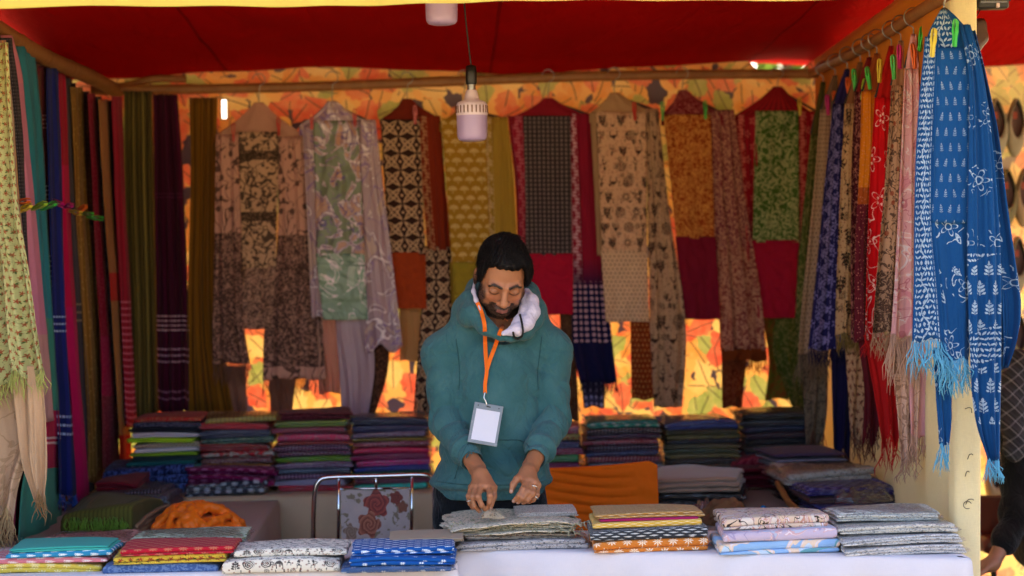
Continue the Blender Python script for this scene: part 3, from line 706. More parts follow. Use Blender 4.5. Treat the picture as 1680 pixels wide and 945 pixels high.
suit('dark red suit with leaf green printed front in the right corner', (1276, 144), (1206, 190), (1338, 180), 8.04, pr_stripes('red_yoke', '#8E1418', '#6E1016', 0.02, 0.5), [
    ('shirt_panel', [(182, 1240, 1310), (398, 1234, 1311)], pr_scrib('green_print', '#3E5A22', '#9A9C70', 36.0, 0.05), flat),
    ('trouser_panel', [(394, 1234, 1311), (522, 1244, 1304)], plain('crimson_cotton_b', '#900E2C'), dict(flat, dy=-0.026)),
    ('shawl_fall', [(188, 1205, 1242), (330, 1212, 1242), (430, 1216, 1240)], RDB, dict(fall, folds=1.5)),
    ('shawl_fall', [(182, 1308, 1342), (330, 1308, 1338), (420, 1306, 1330)], RDB, dict(fall, folds=1.5)),
    ('shawl_tail', [(410, 1300, 1336), (560, 1268, 1334), (640, 1290, 1330), (690, 1312, 1334)], pr_scrib('green_shawl', '#4A5A24', '#7E7A48', 30.0, 0.04, trans=0.35), dict(folds=1.5, amp=0.010, dy=0.0)),
    ('shawl_tail', [(515, 1250, 1292), (590, 1262, 1318), (655, 1256, 1300)], pr_scrib('green_sheer', '#6E7A30', '#8C5A30', 30.0, 0.05, trans=0.6), dict(folds=1.0, amp=0.008, dy=0.05))])
# ---- scarves draped side by side over the left pole, nearest first
def left_scarf(label, rows, mat, X, folds=1.0, amp=0.010, seed=0.0, fringe=None, extra=(), Y=None, **kw):
    top = PX((rows[0][1] + rows[0][2]) / 2, rows[0][0], X) if Y is None else P((rows[0][1] + rows[0][2]) / 2, rows[0][0], Y)
    e = empty('draped_scarf', top, label, 'scarf', 'scarves draped along the left pole')
    if Y is None: drape('scarf_cloth', rows, mat, e, X=X, folds=folds, amp=amp, seed=seed, gather=1.0, fringe=fringe, nu=18, **kw)
    else: drape('scarf_cloth', rows, mat, e, Y=Y, folds=folds, amp=amp, seed=seed, gather=1.4, fringe=fringe, nu=44, **kw)
    return e
left_scarf('light green scarf with small red flowers hanging at the left edge', [(70, -60, 14), (200, -62, 22), (330, -66, 32), (450, -70, 52), (560, -74, 66), (618, -76, 74)], pr_rosebud('green_floral', '#C6C88C', '#A8563A', '#5A6A3A', 0.024, trans=0.15), None, 3.2, 0.030, 0.4, F_('#B8BE6A', 0.07, 70), Y=5.90, amp0=0.3, hem=0.02)
e = left_scarf('sand beige shawl with ragged fringed end at the left edge', [(560, -60, 60), (640, -56, 66), (720, -50, 60), (790, -46, 34), (850, -40, 24)], pr_scrib('sand_linen', '#D0B090', '#B89878', 14.0, 0.03, wear=0.10, trans=0.1), None, 1.3, 0.020, 1.4, F_('#C8A878', 0.09, 60), Y=5.97, hem=0.03)
drape('shawl_tail', [(600, 18, 66), (690, 28, 74), (760, 38, 76), (815, 58, 72)], plain('sand_linen_b', '#C8A684', wear=0.12), e, Y=5.93, folds=1.5, amp=0.016, seed=3.0, fringe=F_('#A8845A', 0.06, 16), hem=0.02)
drape('shawl_tail', [(790, -40, 30), (870, -40, 22)], plain('wine_end', '#7A1F3A'), e, Y=6.02, folds=1.5, amp=0.01, seed=2.0, fringe=F_('#C8A070', 0.06, 30))
left_scarf('black scarf with fine white check beside the light green one', [(62, 2, 20), (200, 12, 36), (340, 20, 44), (560, 26, 56), (640, 30, 62)], pr_check('black_check', '#17161C', '#54525A', 0.012), -1.40, 1.0, 0.012, 0.2)
left_scarf('pale beige narrow scarf with yellow edge behind the light green one', [(66, -8, 12), (150, -4, 22), (340, 10, 34), (480, 20, 48)], pr_stripes('beige_yellow_edge', '#A88C74', '#D0A04A', 0.09, 0.12), -1.37, 1.0, 0.010, 0.9)
left_scarf('rose pink cotton scarf between the black and teal ones', [(58, 4, 22), (130, 18, 40), (260, 34, 50), (340, 42, 58), (480, 52, 72), (600, 62, 84), (690, 66, 92)], pr_bands('rose_pink', [(0, '#D88AA0'), (0.2, '#CE86A6'), (1.1, '#C99A9C')], trans=0.15), -1.415, 1.0, 0.010, 1.9)
left_scarf('teal scarf ending in sea green and crimson bands over the counter', [(76, 26, 56), (200, 42, 66), (340, 50, 74), (460, 58, 82), (600, 62, 92), (700, 56, 98), (800, 38, 104), (884, 30, 110)], pr_bands('teal_banded', [(0, '#2E7F92'), (0.98, '#3E8C80'), (1.315, '#B01E4C'), (1.41, '#D9C0C4'), (1.418, '#B01E4C'), (1.428, '#D9C0C4'), (1.436, '#B01E4C'), (1.525, '#4A9A84')], trans=0.1), -1.435, 1.3, 0.014, 0.6, F_('#3E7A70', 0.035, 40))
left_scarf('brown edged strip of cloth between the teal and maroon scarves', [(92, 56, 70), (200, 60, 72), (340, 66, 78)], plain('cane_brown', '#5A3420'), -1.46, 1.0, 0.006, 0.2)
left_scarf('maroon scarf with rows of white stitches', [(108, 64, 80), (340, 72, 92), (560, 82, 100), (720, 90, 104), (836, 94, 108)], pr_stripes('maroon_stitch', '#52081E', '#5E0A24', 0.05, 0.5, [(0.18, 0.24, '#C8A0A8', 4), (0.44, 0.52, '#D0B0B8', 5), (0.70, 1.0, '#D8B8C0', 16), (1.1, 1.75, '#C8A0B0', 30)]), -1.455, 1.0, 0.012, 2.3)
left_scarf('royal blue scarf with thin white lines and blue fringe', [(112, 78, 97), (340, 84, 106), (560, 92, 114), (700, 98, 122), (812, 98, 130)], pr_stripes('royal_blue', '#16247C', '#122060', 0.06, 0.5, [(0.92, 1.0, '#8FA8D8', 3), (1.30, 1.40, '#9CB4E0', 3)]), -1.43, 1.2, 0.013, 0.1, F_('#2A56B0', 0.06, 26))
left_scarf('magenta scarf hanging beside the royal blue one', [(120, 92, 106), (340, 100, 116), (560, 110, 130), (700, 120, 140), (828, 124, 149)], pr_bands('magenta', [(0, '#A01030'), (0.35, '#B40E4E'), (0.9, '#B81260')]), -1.445, 1.2, 0.012, 1.2)
left_scarf('slate grey scarf between the magenta and gold ones', [(128, 103, 117), (340, 112, 128), (560, 126, 143), (700, 134, 150), (812, 138, 153)], pr_stripes('slate_grey', '#4A4650', '#3A3844', 0.04, 0.5, [(0.9, 1.0, '#9A8A74', 3)]), -1.46, 1.0, 0.010, 0.7)
left_scarf('narrow dark wine scarf beside the gold one', [(136, 112, 124), (340, 120, 132), (560, 136, 146), (780, 146, 156)], pr_stripes('dark_wine', '#2E0A16', '#3E1020', 0.03, 0.4, [(0.5, 1.0, '#A88A70', 14)]), -1.475, 1.0, 0.008, 0.4)
left_scarf('old gold scarf with spots and pinstripes', [(143, 118, 134), (340, 127, 144), (560, 140, 160), (700, 148, 170), (792, 150, 172)], pr_stripes('old_gold', '#7C5A22', '#97733A', 0.022, 0.4, fleck='#B89A5A'), -1.44, 1.4, 0.012, 1.7)
left_scarf('dark aubergine scarf with pale grid', [(150, 131, 148), (340, 140, 158), (560, 152, 170), (780, 162, 176)], pr_check('aubergine_grid', '#22142A', '#4A3A58', 0.022), -1.465, 1.0, 0.010, 2.5)
left_scarf('crimson brocade scarf with woven end', [(153, 145, 158), (340, 155, 168), (560, 166, 182), (650, 168, 188), (772, 170, 196)], pr_bands('crimson_brocade', [(0, '#8E1230'), (1.0, '#A0184A'), (1.25, '#7E2C3C')], fleck='#C86A80'), -1.395, 1.0, 0.010, 0.9)
left_scarf('indigo scarf with grey sprigs behind the crimson brocade', [(158, 154, 168), (340, 163, 178), (560, 176, 190), (720, 184, 196)], pr_scrib('indigo_sprig', '#23244A', '#5E6488', 40.0, 0.04), -1.400, 1.0, 0.008, 1.4)
left_scarf('tan scarf with scarlet patches at hem', [(163, 163, 178), (340, 172, 186), (470, 181, 198), (700, 196, 212), (758, 197, 214)], pr_bands('tan_scarlet', [(0, '#96683C'), (0.72, '#B0221C'), (0.84, '#9A7040'), (1.42, '#A81C18')], fleck='#B03A28'), -1.352, 1.0, 0.010, 2.9)
left_scarf('black scarf with fine dots deep in the left corner', [(165, 174, 188), (400, 184, 198), (700, 200, 214)], pr_check('black_dots', '#1A0E14', '#3A2A30', 0.02), -1.360, 1.0, 0.008, 0.3)
left_scarf('cherry red scarf with pink stitches in the left corner', [(158, 184, 202), (340, 192, 208), (470, 198, 214), (700, 208, 222)], pr_stripes('cherry_stitch', '#8A0E2C', '#A01838', 0.04, 0.5, [(0.85, 1.5, '#D87A98', 24)]), -1.325, 1.0, 0.010, 1.0)

# ---- garments on hangers along the right pole, nearest first
rdir = (RB - RA) / np.linalg.norm(RB - RA)
def rail_pt(Y): return RA + (RB - RA) * ((Y - RA[1]) / (RB[1] - RA[1]))
def right_garment(label, Y, hx, parts, yokemat, cat='shawl'):
    rp = rail_pt(Y); top = rp[2] - 0.055
    e = empty('hanging_shawl', (rp[0], Y, top), label, cat, 'shawls on hangers along the right pole')
    a = np.array([rp[0], Y, top]); r0 = parts[0][1][0]
    # the hook goes round the pole, the hanger faces the camera
    R = 0.030; pts = [a, a + np.array([0, 0, 0.02])] + [np.array([rp[0], Y, rp[2]]) + R * np.array([-math.sin(t), 0, -math.cos(t)]) for t in np.linspace(0.15, 4.7, 12)]
    L, Rr = P(r0[1], r0[0], Y), P(r0[2], r0[0], Y)
    hg = arms(a, L, Rr, e, DARKP, 0.004); tube('hook', pts, 0.0022, WIRE, hg, 6, 24)
    ax = 840 + FPX * np.dot(a - CAM, CR) / np.dot(a - CAM, CF); ay = 472.5 - FPX * np.dot(a - CAM, CU) / np.dot(a - CAM, CF)
    drape('yoke', [(ay, ax - 4, ax + 4), ((ay + r0[0]) / 2, (ax + r0[1]) / 2 - 2, (ax + r0[2]) / 2 + 2), (r0[0] + 8, r0[1], r0[2])], yokemat, e, Y=Y - 0.003, folds=1, amp=0.003, gather=1.0, nv=12, nu=12, bulge=0.008, hem=0)
    for i, pt in enumerate(parts):
        nm, rows, mat = pt[:3]; kw = dict(pt[3]) if len(pt) > 3 else {}
        kx = 6 if nm == 'shawl_tail' else 2; rows = [(r_[0] + (14 if (q_ and nm == 'shawl_tail' and q_ == len(rows) - 1) else 0), r_[1] - kx * min(q_ + (nm == 'shawl_tail'), 1), r_[2] + kx * min(q_ + (nm == 'shawl_tail'), 1)) for q_, r_ in enumerate(rows)]
        if nm == 'shawl_tail': kw.setdefault('hem', 0.03); kw.setdefault('fringe', F_('#6A4A3E', 0.06, 16))
        if kw.get('fringe'): kw['fringe'] = (kw['fringe'][0], kw['fringe'][1] * 1.25, int(kw['fringe'][2] * 1.2))
        dy = kw.pop('dy', -0.01 if i == 0 else 0.012); kw.setdefault('folds', 1.6); kw.setdefault('amp', 0.012); kw.setdefault('seed', hx * 0.21 + i); kw.setdefault('gather', 1.5)
        drape(nm, rows, mat, e, Y=Y + dy, **kw)
    return e
PK = plain('pale_pink', '#D9A2AC', trans=0.15)
right_garment('pale pink shawl with knotted beige tassels beside the blue suit', 6.00, 1500, [
    ('shawl_fall', [(112, 1484, 1508), (240, 1480, 1512), (400, 1472, 1514), (552, 1462, 1518)], pr_marble('pink_marble', ('#D8A4AC', '#E0B4B6', '#D4919E'), 9.0, '#C07A8A', trans=0.15), dict(folds=2.2, fringe=F_('#C9A592', 0.13, 46))),
    ('shawl_fall', [(540, 1486, 1522), (640, 1492, 1534), (716, 1494, 1540)], PK, dict(fringe=F_('#C8A090', 0.06, 26), folds=1.5)),
    ('shawl_tail', [(560, 1468, 1504), (660, 1478, 1502), (735, 1486, 1500)], pr_scrib('beige_tatter', '#C4A190', '#8E6E5E', 20.0, 0.03, wear=0.3), dict(folds=2.0, amp=0.016, fringe=F_('#B89480', 0.05, 20)))], PK)
KAL = pr_scrib('fawn_sketch', '#B08A70', '#3E2A24', 30.0, 0.035, bands=[(0.62, 0.86, 42.0, 0.07, '#9A7A64'), (0.96, 1.0, 60.0, 0.1, '#8A6A58')], ink2='#8A3A24')
right_garment('fawn shawl with brown sketch print and fringe beside the pale pink one', 6.20, 1476, [
    ('shawl_fall', [(140, 1462, 1486), (300, 1454, 1488), (440, 1442, 1486), (545, 1434, 1482)], KAL, dict(fringe=F_('#B08A6E', 0.07, 24), folds=1.8))], plain('fawn_yoke', '#9A7258'))
def red_white():
    g = G('scarlet_white_floral'); u, v = g.uv(); x, y, i, j = g.cell(u, v, 0.10, 0.14, 0.5); f = g.flower(x, y, 0.045, 5, 0.0) * (1.0 - g.flower(x, y, 0.041, 5, 0.0)); f = g.mx(f, g.flower(x, y, 0.02, 5, 0.5))
    f = g.mx(f, g.scrib(u, v, 15.0, 0.014, 1.0, 0.6) * (v > 0.38)); a, b, i2, j2 = g.cell(u, -v, 0.04, 0.06, 0.5); f = g.mx(f, g.sprig(a, b, 0.010, 0.028) * (v > 0.8))
    return g.finish(g.mix(f * 0.9, '#C40C16', '#EAD0C8'), trans=0.1)
right_garment('scarlet shawl with white floral print', 6.36, 1448, [
    ('shawl_fall', [(160, 1436, 1462), (300, 1430, 1464), (430, 1424, 1458), (556, 1420, 1450)], red_white(), dict(fringe=F_('#B01418', 0.05, 20), folds=1.4)),
    ('shawl_tail', [(550, 1424, 1462), (640, 1440, 1468), (700, 1454, 1470)], plain('scarlet_plain', '#A01216'), dict(amp=0.014, fringe=F_('#C0161A', 0.08, 16)))], plain('scarlet_yoke', '#A01414'))
right_garment('shawl shading from amber orange to maroon', 6.62, 1425, [
    ('shawl_fall', [(150, 1414, 1440), (260, 1414, 1440), (400, 1406, 1434), (560, 1404, 1436)], pr_bands('amber_maroon', [(0, '#C47418'), (0.34, '#9A4A1C'), (0.40, '#5A1826')], fleck='#C88A78'), dict(folds=1.4)),
    ('shawl_tail', [(550, 1412, 1442), (640, 1424, 1440), (700, 1422, 1436)], plain('maroon_end', '#54141E'), dict(amp=0.014, fringe=F_('#54141E', 0.05, 14)))], plain('brown_yoke', '#8A4420'))
right_garment('dark plum shawl behind the amber one', 6.76, 1412, [
    ('shawl_fall', [(150, 1402, 1422), (300, 1398, 1422), (560, 1396, 1424)], pr_scrib('plum_print', '#4A1420', '#A06A60', 34.0, 0.03), dict(folds=1.4))], plain('plum_yoke', '#6A1A1E'))
right_garment('beige shawl printed with black figures and a ring of dancers', 6.94, 1400, [
    ('shawl_fall', [(170, 1386, 1416), (300, 1382, 1418), (450, 1376, 1416), (548, 1374, 1414)], pr_warli('figure_print_b', '#B4926E', '#1E1612', 0.085, '#6A2A1E', trans=0.1), dict(fringe=F_('#7E6A3A', 0.06, 30), folds=1.8)),
    ('shawl_tail', [(548, 1392, 1428), (640, 1396, 1428), (704, 1400, 1422)], pr_rosebud('beige_buds', '#A8866A', '#6A3A2E', '#3E2A1E', 0.03), dict(amp=0.012))], plain('dark_yoke', '#7A5236'))
right_garment('indigo shawl with pale dots and a woven border', 7.22, 1380, [
    ('shawl_fall', [(170, 1366, 1390), (300, 1354, 1392), (450, 1340, 1388), (574, 1326, 1386)], pr_border('indigo_dots', '#1C1A4E', '#7E78B4', (0.05,), amp=0.016, field='rose'), dict(folds=1.8, fringe=F_('#18163E', 0.05, 24))),
    ('shawl_tail', [(560, 1368, 1394), (640, 1370, 1392), (736, 1374, 1388)], plain('indigo_plain', '#16143A'), dict(amp=0.012))], plain('indigo_yoke', '#241E50'))
right_garment('stone beige shawl with tiny dots behind the indigo one', 7.50, 1362, [
    ('shawl_fall', [(180, 1346, 1374), (330, 1336, 1372), (500, 1318, 1356), (580, 1312, 1350)], pr_warli('stone_dots', '#9C826C', '#4A3830', 0.05, low=-1.0), dict(folds=1.8, fringe=F_('#7C6A58', 0.10, 30))),
    ('shawl_tail', [(570, 1322, 1352), (660, 1326, 1350), (708, 1330, 1346)], pr_scrib('stone_tail', '#6E6050', '#3E3630', 30.0), dict(amp=0.012))], plain('stone_yoke', '#6A5240'))
right_garment('mossy green shawl in the far right corner', 7.80, 1348, [
    ('shawl_fall', [(220, 1330, 1352), (420, 1312, 1340), (560, 1306, 1334), (650, 1310, 1340)], pr_scrib('moss_print', '#3E4A1E', '#7A7448', 30.0, 0.04), dict(folds=1.5))], plain('moss_yoke', '#4A4420'))

# ---- the blue suit hanging in front of the right post
YBL = 5.36
bk = dict(trans=0.12)
rp = rail_pt(5.42); a = P(1549, 14, YBL)
e = empty('hanging_suit', a, 'bright blue suit with white block print hanging on the front right post', 'suit')
hg = arms(a, P(1526, 66, YBL + 0.005), P(1590, 62, YBL + 0.005), e, DARKP); hook(a, RA[2] + 0.004, hg, WIRE, 0.003)
B_SP, B_VI, B_BG, B_FL = blue_print('blue_sprigs', 'sprig', **bk), blue_print('blue_vine', 'vine', **bk), blue_print('blue_swirl', 'big', **bk), blue_print('blue_floral', 'floral', **bk)
LB = F_('#5FA8CC', 0.10, 46)
for nm, rows, mat, kw in [
    ('yoke', [(16, 1543, 1556), (36, 1532, 1576), (60, 1522, 1594), (92, 1520, 1602)], B_VI, dict(dy=-0.004, folds=1.2, amp=0.004, gather=1.0, nv=18, bulge=0.012, hem=0)),
    ('shirt_panel', [(78, 1532, 1598), (366, 1528, 1597)], B_SP, dict(dy=-0.020, folds=1.0, amp=0.003, gather=1.0, hem=0.001)),
    ('trouser_panel', [(340, 1532, 1596), (420, 1534, 1594), (560, 1540, 1592), (590, 1544, 1590)], B_FL, dict(dy=-0.012, folds=1.6, amp=0.006, fringe=LB)),
    ('shawl_fall', [(60, 1518, 1540), (200, 1506, 1535), (340, 1501, 1533), (470, 1499, 1544), (560, 1497, 1552)], B_VI, dict(dy=-0.026, folds=1.3, amp=0.008, fringe=(LB[0], 0.11, 30))),
    ('shawl_fall', [(40, 1572, 1592), (120, 1588, 1614), (260, 1588, 1632), (400, 1586, 1642), (560, 1588, 1644), (680, 1596, 1643), (756, 1618, 1642)], B_BG, dict(dy=-0.036, folds=1.8, amp=0.014, nv=60, fringe=(LB[0], 0.06, 24))),
    ('shawl_fall', [(50, 1588, 1598), (200, 1612, 1633), (330, 1622, 1652), (430, 1630, 1668), (500, 1634, 1677), (556, 1638, 1670), (604, 1640, 1650)], B_FL, dict(dy=0.004, folds=1.5, amp=0.018, nv=50)),
    ('shawl_tail', [(570, 1530, 1562), (680, 1536, 1560), (730, 1540, 1556)], B_BG, dict(dy=0.03, folds=1.0, amp=0.008, fringe=(LB[0], 0.08, 14)))]:
    kw = dict(kw); dy = kw.pop('dy'); kw.setdefault('seed', rows[0][1] * 0.3); drape(nm, rows, mat, e, Y=YBL + dy, nu=30, **{k: v for k, v in kw.items()})

# ---- clothespins
PIN = {c: simple('peg_' + c, h, 0.4, coat=0.2) for c, h in dict(red='#C8281A', green='#3FC04E', magenta='#C21F80', orange='#E0661E', yellow='#D8C23A', lime='#9CC83C').items()}
def pin_half():
    V = [(0, -0.0015, 0.036), (0, -0.0060, 0.030), (0, -0.0068, 0.004), (0, -0.0045, -0.010), (0, -0.0040, -0.034), (0, -0.0010, -0.036), (0, -0.0008, -0.012), (0, -0.0012, 0.0), (0, -0.0035, 0.020)]
    n = len(V); W = 0.0052; vv = [(x - W, y, z) for x, y, z in V] + [(x + W, y, z) for x, y, z in V]
    F = [tuple(range(n)), tuple(range(2 * n - 1, n - 1, -1))] + [(i, i + n, (i + 1) % n + n, (i + 1) % n) for i in range(n)]
    return mesh_of('peg_jaw', vv, F, smooth=False)
JAW = pin_half(); _spv, _spf = tube_geo([(0.0058 * math.cos(0) + t * 0.0004, 0.0042 * math.cos(t * 2.2), 0.0042 * math.sin(t * 2.2)) for t in np.linspace(-6, 6, 40)], 0.0008, 5)
SPR = mesh_of('peg_spring', _spv - np.array([0.0058, 0, 0]), _spf)
def peg(px, py, c, Y=None, X=None, rot=(0, 0, 0), label=None, grp='clothespins on the back suits', sc=1.0):
    p = P(px, py, Y) if X is None else PX(px, py, X)
    e = empty('clothespin', p, label, 'clothespin', grp); e.rotation_euler = rot; e.scale = (sc,) * 3
    inst('jaw', JAW, PIN[c], e); inst('jaw', JAW, PIN[c], e, rot=(0, 0, math.pi)); inst('spring', SPR, WIRE, e)
for (px, py, c, Y, lab) in ((383, 217, 'red', 7.985, 'red clothespin on the left shoulder of the mauve brown suit'), (457, 207, 'red', 7.985, 'red clothespin on the right shoulder of the mauve brown suit'), (511, 197, 'red', 7.945, 'red clothespin on the left shoulder of the lilac satin suit'),
    (582, 193, 'red', 7.945, 'red clothespin on the right shoulder of the lilac satin suit'), (681, 188, 'red', 8.00, 'red clothespin on the rust suit'), (1041, 182, 'red', 7.935, 'red clothespin on the beige stick figure suit'),
    (1087, 182, 'green', 7.975, 'green clothespin on the left shoulder of the maroon suit'), (1157, 180, 'green', 7.975, 'green clothespin on the right shoulder of the maroon suit'), (1312, 174, 'yellow', 7.99, 'yellow clothespin on the dark red suit in the corner')):
    peg(px, py, c, Y, rot=(0, random.uniform(-.2, .2), math.pi / 2 * random.uniform(.8, 1.2)), label=lab, sc=1.15)
H = math.pi / 2
for (px, py, c, lab) in ((38, 343, 'yellow', 'yellow clothespin on the left edge of the pink scarf'), (64, 338, 'lime', 'lime clothespin between the pink and teal scarves'), (80, 338, 'green', 'bright green clothespin on the teal scarf'), (96, 333, 'magenta', 'magenta clothespin across the royal blue scarf'), (112, 338, 'magenta', 'magenta clothespin across the magenta scarf'),
    (124, 348, 'yellow', 'yellow clothespin beside the old gold scarf'), (132, 344, 'orange', 'orange clothespin on the old gold scarf'), (144, 351, 'green', 'green clothespin on the dark aubergine scarf'), (156, 357, 'green', 'green clothespin farthest back on the left scarves'), (36, 331, 'orange', 'orange clothespin on the black checked scarf')):
    peg(px, py, c, None, -1.36, rot=(H + random.uniform(-.3, .3), random.uniform(-.2, .2) + 0.12, random.uniform(0.5, 1.0)), label=lab, grp='clothespins holding the left scarves', sc=1.35)
for (px, py, c, Y, lab) in ((1567, 54, 'green', 5.31, 'bright green clothespin on the right shoulder of the blue suit'), (1531, 70, 'yellow', 5.31, 'pale yellow clothespin on the left shoulder of the blue suit'), (1511, 64, 'green', 5.92, 'green clothespin just left of the blue suit'), (1499, 92, 'orange', 5.95, 'orange clothespin on the pale pink shawl'),
    (1476, 93, 'magenta', 6.10, 'magenta clothespin on the fawn shawl'), (1466, 110, 'green', 6.12, 'green clothespin on the fawn shawl'), (1443, 116, 'yellow', 6.30, 'yellow clothespin on the scarlet shawl'), (1425, 128, 'green', 6.55, 'green clothespin on the amber shawl'), (1402, 131, 'green', 6.86, 'green clothespin on the beige shawl with dancers'), (1417, 147, 'lime', 6.7, 'lime clothespin on the dark plum shawl'),
    (1392, 144, 'orange', 7.12, 'orange clothespin on the indigo shawl'), (1358, 172, 'magenta', 7.42, 'magenta clothespin on the stone beige shawl'), (1370, 166, 'orange', 7.40, 'orange clothespin on the stone beige shawl')):
    peg(px, py, c, Y, rot=(random.uniform(-.1, .1), random.uniform(-.35, .35), H * 0.55), label=lab, grp='clothespins on the right shawls', sc=1.15)
# ================================================================== tables and their cloths
def table(name, x0, x1, y0, y1, z, label, clabel, mat, drop=0.60, seed=0.0, corners=None, fold=0.018, group=None):
    c = np.array(corners if corners else [(x0, y0), (x1, y0), (x1, y1), (x0, y1)], float); ctr = c.mean(0)
    t = empty('trestle_table', (ctr[0], ctr[1], 0), label, 'table')
    inn = ctr + (c - ctr) * 0.985; n = 4
    V = [(p[0], p[1], z - 0.004) for p in inn] + [(p[0], p[1], z - 0.03) for p in inn]
    mk('table_top', V, [(0, 1, 2, 3), (7, 6, 5, 4)] + [(i, i + 4, (i + 1) % 4 + 4, (i + 1) % 4) for i in range(4)], WOODH, t, smooth=False)
    for p in ctr + (c - ctr) * 0.90: mk('leg', *box_geo((p[0], p[1], (z - 0.03) / 2), (0.05, 0.05, z - 0.03), 0.004), WOODH, t, smooth=False)
    # cloth: top, rounded edge, hanging drop with soft folds
    per = []; step = 0.02
    for i in range(4):
        a, b = c[i], c[(i + 1) % 4]; L = np.linalg.norm(b - a); k = int(L / step)
        for j in range(k): per.append(a + (b - a) * j / k)
    per = np.array(per); N = len(per); nxt, prv = np.roll(per, -1, 0), np.roll(per, 1, 0)
    tan = nxt - prv; tan /= np.linalg.norm(tan, axis=1)[:, None]; nor = np.c_[tan[:, 1], -tan[:, 0]]
    s = np.r_[0, np.cumsum(np.linalg.norm(np.diff(per, axis=0), axis=1))]
    f = np.array([math.sin(q * 21 + 1.7 * math.sin(q * 3.3 + seed) + seed) + 0.5 * math.sin(q * 47 + seed * 2 + math.sin(q * 9)) for q in s])
    rings, uv = [], []
    rings.append(np.c_[ctr + (per - ctr) * 0.5, np.array([z + 0.002 + 0.003 * fbm(p[0] * 3, p[1] * 3, seed) for p in per])]); uv.append(np.c_[s, np.full(N, 0.0)])
    rings.append(np.c_[per - nor * 0.03, np.full(N, z + 0.003)]); uv.append(np.c_[s, np.full(N, 0.3)])
    rings.append(np.c_[per, np.full(N, z + 0.002)]); uv.append(np.c_[s, np.full(N, 0.33)])
    rings.append(np.c_[per + nor * 0.006, np.full(N, z - 0.006)]); uv.append(np.c_[s, np.full(N, 0.34)])
    for j in range(1, 15):
        q = j / 14; o = 0.008 + q ** 0.7 * (0.012 + fold * (0.7 + f)); rings.append(np.c_[per + nor * o[:, None], z - 0.006 - drop * q + 0.004 * f * q]); uv.append(np.c_[s, np.full(N, 0.34 + drop * q)])
    V = np.vstack(rings); UV = np.vstack(uv); UV[:N * 3] = V[:N * 3, :2]
    F = grid_faces(N, len(rings), True) + [tuple(range(N))[::-1]]
    o = mk('table_cloth', V, F, mat, None, UV, thick=0.0015); tag(o, clabel, 'tablecloth', group)
    return z
def linen(name, col, **kw):
    g = G(name); u, v = g.uv(); k = g.noise(u, v, 4.0, 4.0, 0.6)
    cr = (abs(g.fr(u / 0.42) - 0.5) < 0.004)
    return g.finish(g.mix((k - 0.4) * 0.25, col, '#6E6258'), bumpsock=cr * 0.6 + k * 1.5, bump=0.2, wear=0.06, **kw)
ZB = 0.672
BEIGE = linen('beige_sheet', '#A89684', trans=0.1); GREYB = linen('grey_beige_sheet', '#B4A49A', trans=0.05)
table('t', -1.5, 1.52, 7.44, 8.16, ZB, 'long trestle table under the beige cloth at the back', 'beige cloth over the long back table', linen('beige_back_sheet', '#D2BEA0', trans=0.2), seed=0.4)
ZL = 0.66
table('t', -1.5, P(418, 860, 6.5)[0], 6.30, 7.40, ZL, 'trestle table under the grey cloth on the left side', 'grey beige cloth over the left side table', GREYB, seed=1.4)
table('t', P(1108, 845, 6.6)[0], 1.50, 6.25, 7.40, ZL, 'trestle table under the brownish cloth on the right side', 'brownish cloth over the right side table', linen('brown_sheet', '#A08C80', trans=0.05), seed=2.4)
LAV = plain('lavender_white_cotton', '#EBE3E6', trans=0.12, wear=0.05, bump=0.12)
ZF = 0.70
pL = PZ(752, 934, ZF); 
table('t', -1.75, pL[0] - 0.01, PZ(300, 943, ZF)[1], 6.02, ZF, 'front trestle table under the left part of the white cloth', 'white cloth over the left front table', LAV, seed=0.9, fold=0.020)
ZR = 0.717
qa, qb = PZ(748, 904, ZR), PZ(1603, 917, ZR)
table('t', 0, 0, 0, 0, ZR, 'front trestle table under the right part of the white cloth', 'pinkish white cloth hanging in pleats over the right front table', LAV, seed=3.1, fold=0.034, corners=[(qa[0], qa[1]), (qb[0] - 0.02, qb[1]), (qb[0] - 0.02, 5.44 + 0.02 if False else qb[1] + 0.55), (qa[0], qa[1] + 0.42)])
def front_edge(px):
    """Y of the front table edge in line with pixel column px, and the height of the table there."""
    if px < 750: return PZ(px, 943, ZF)[1], ZF
    t = (px - 748) / (1603 - 748); return qa[1] + (qb[1] - qa[1]) * t, ZR

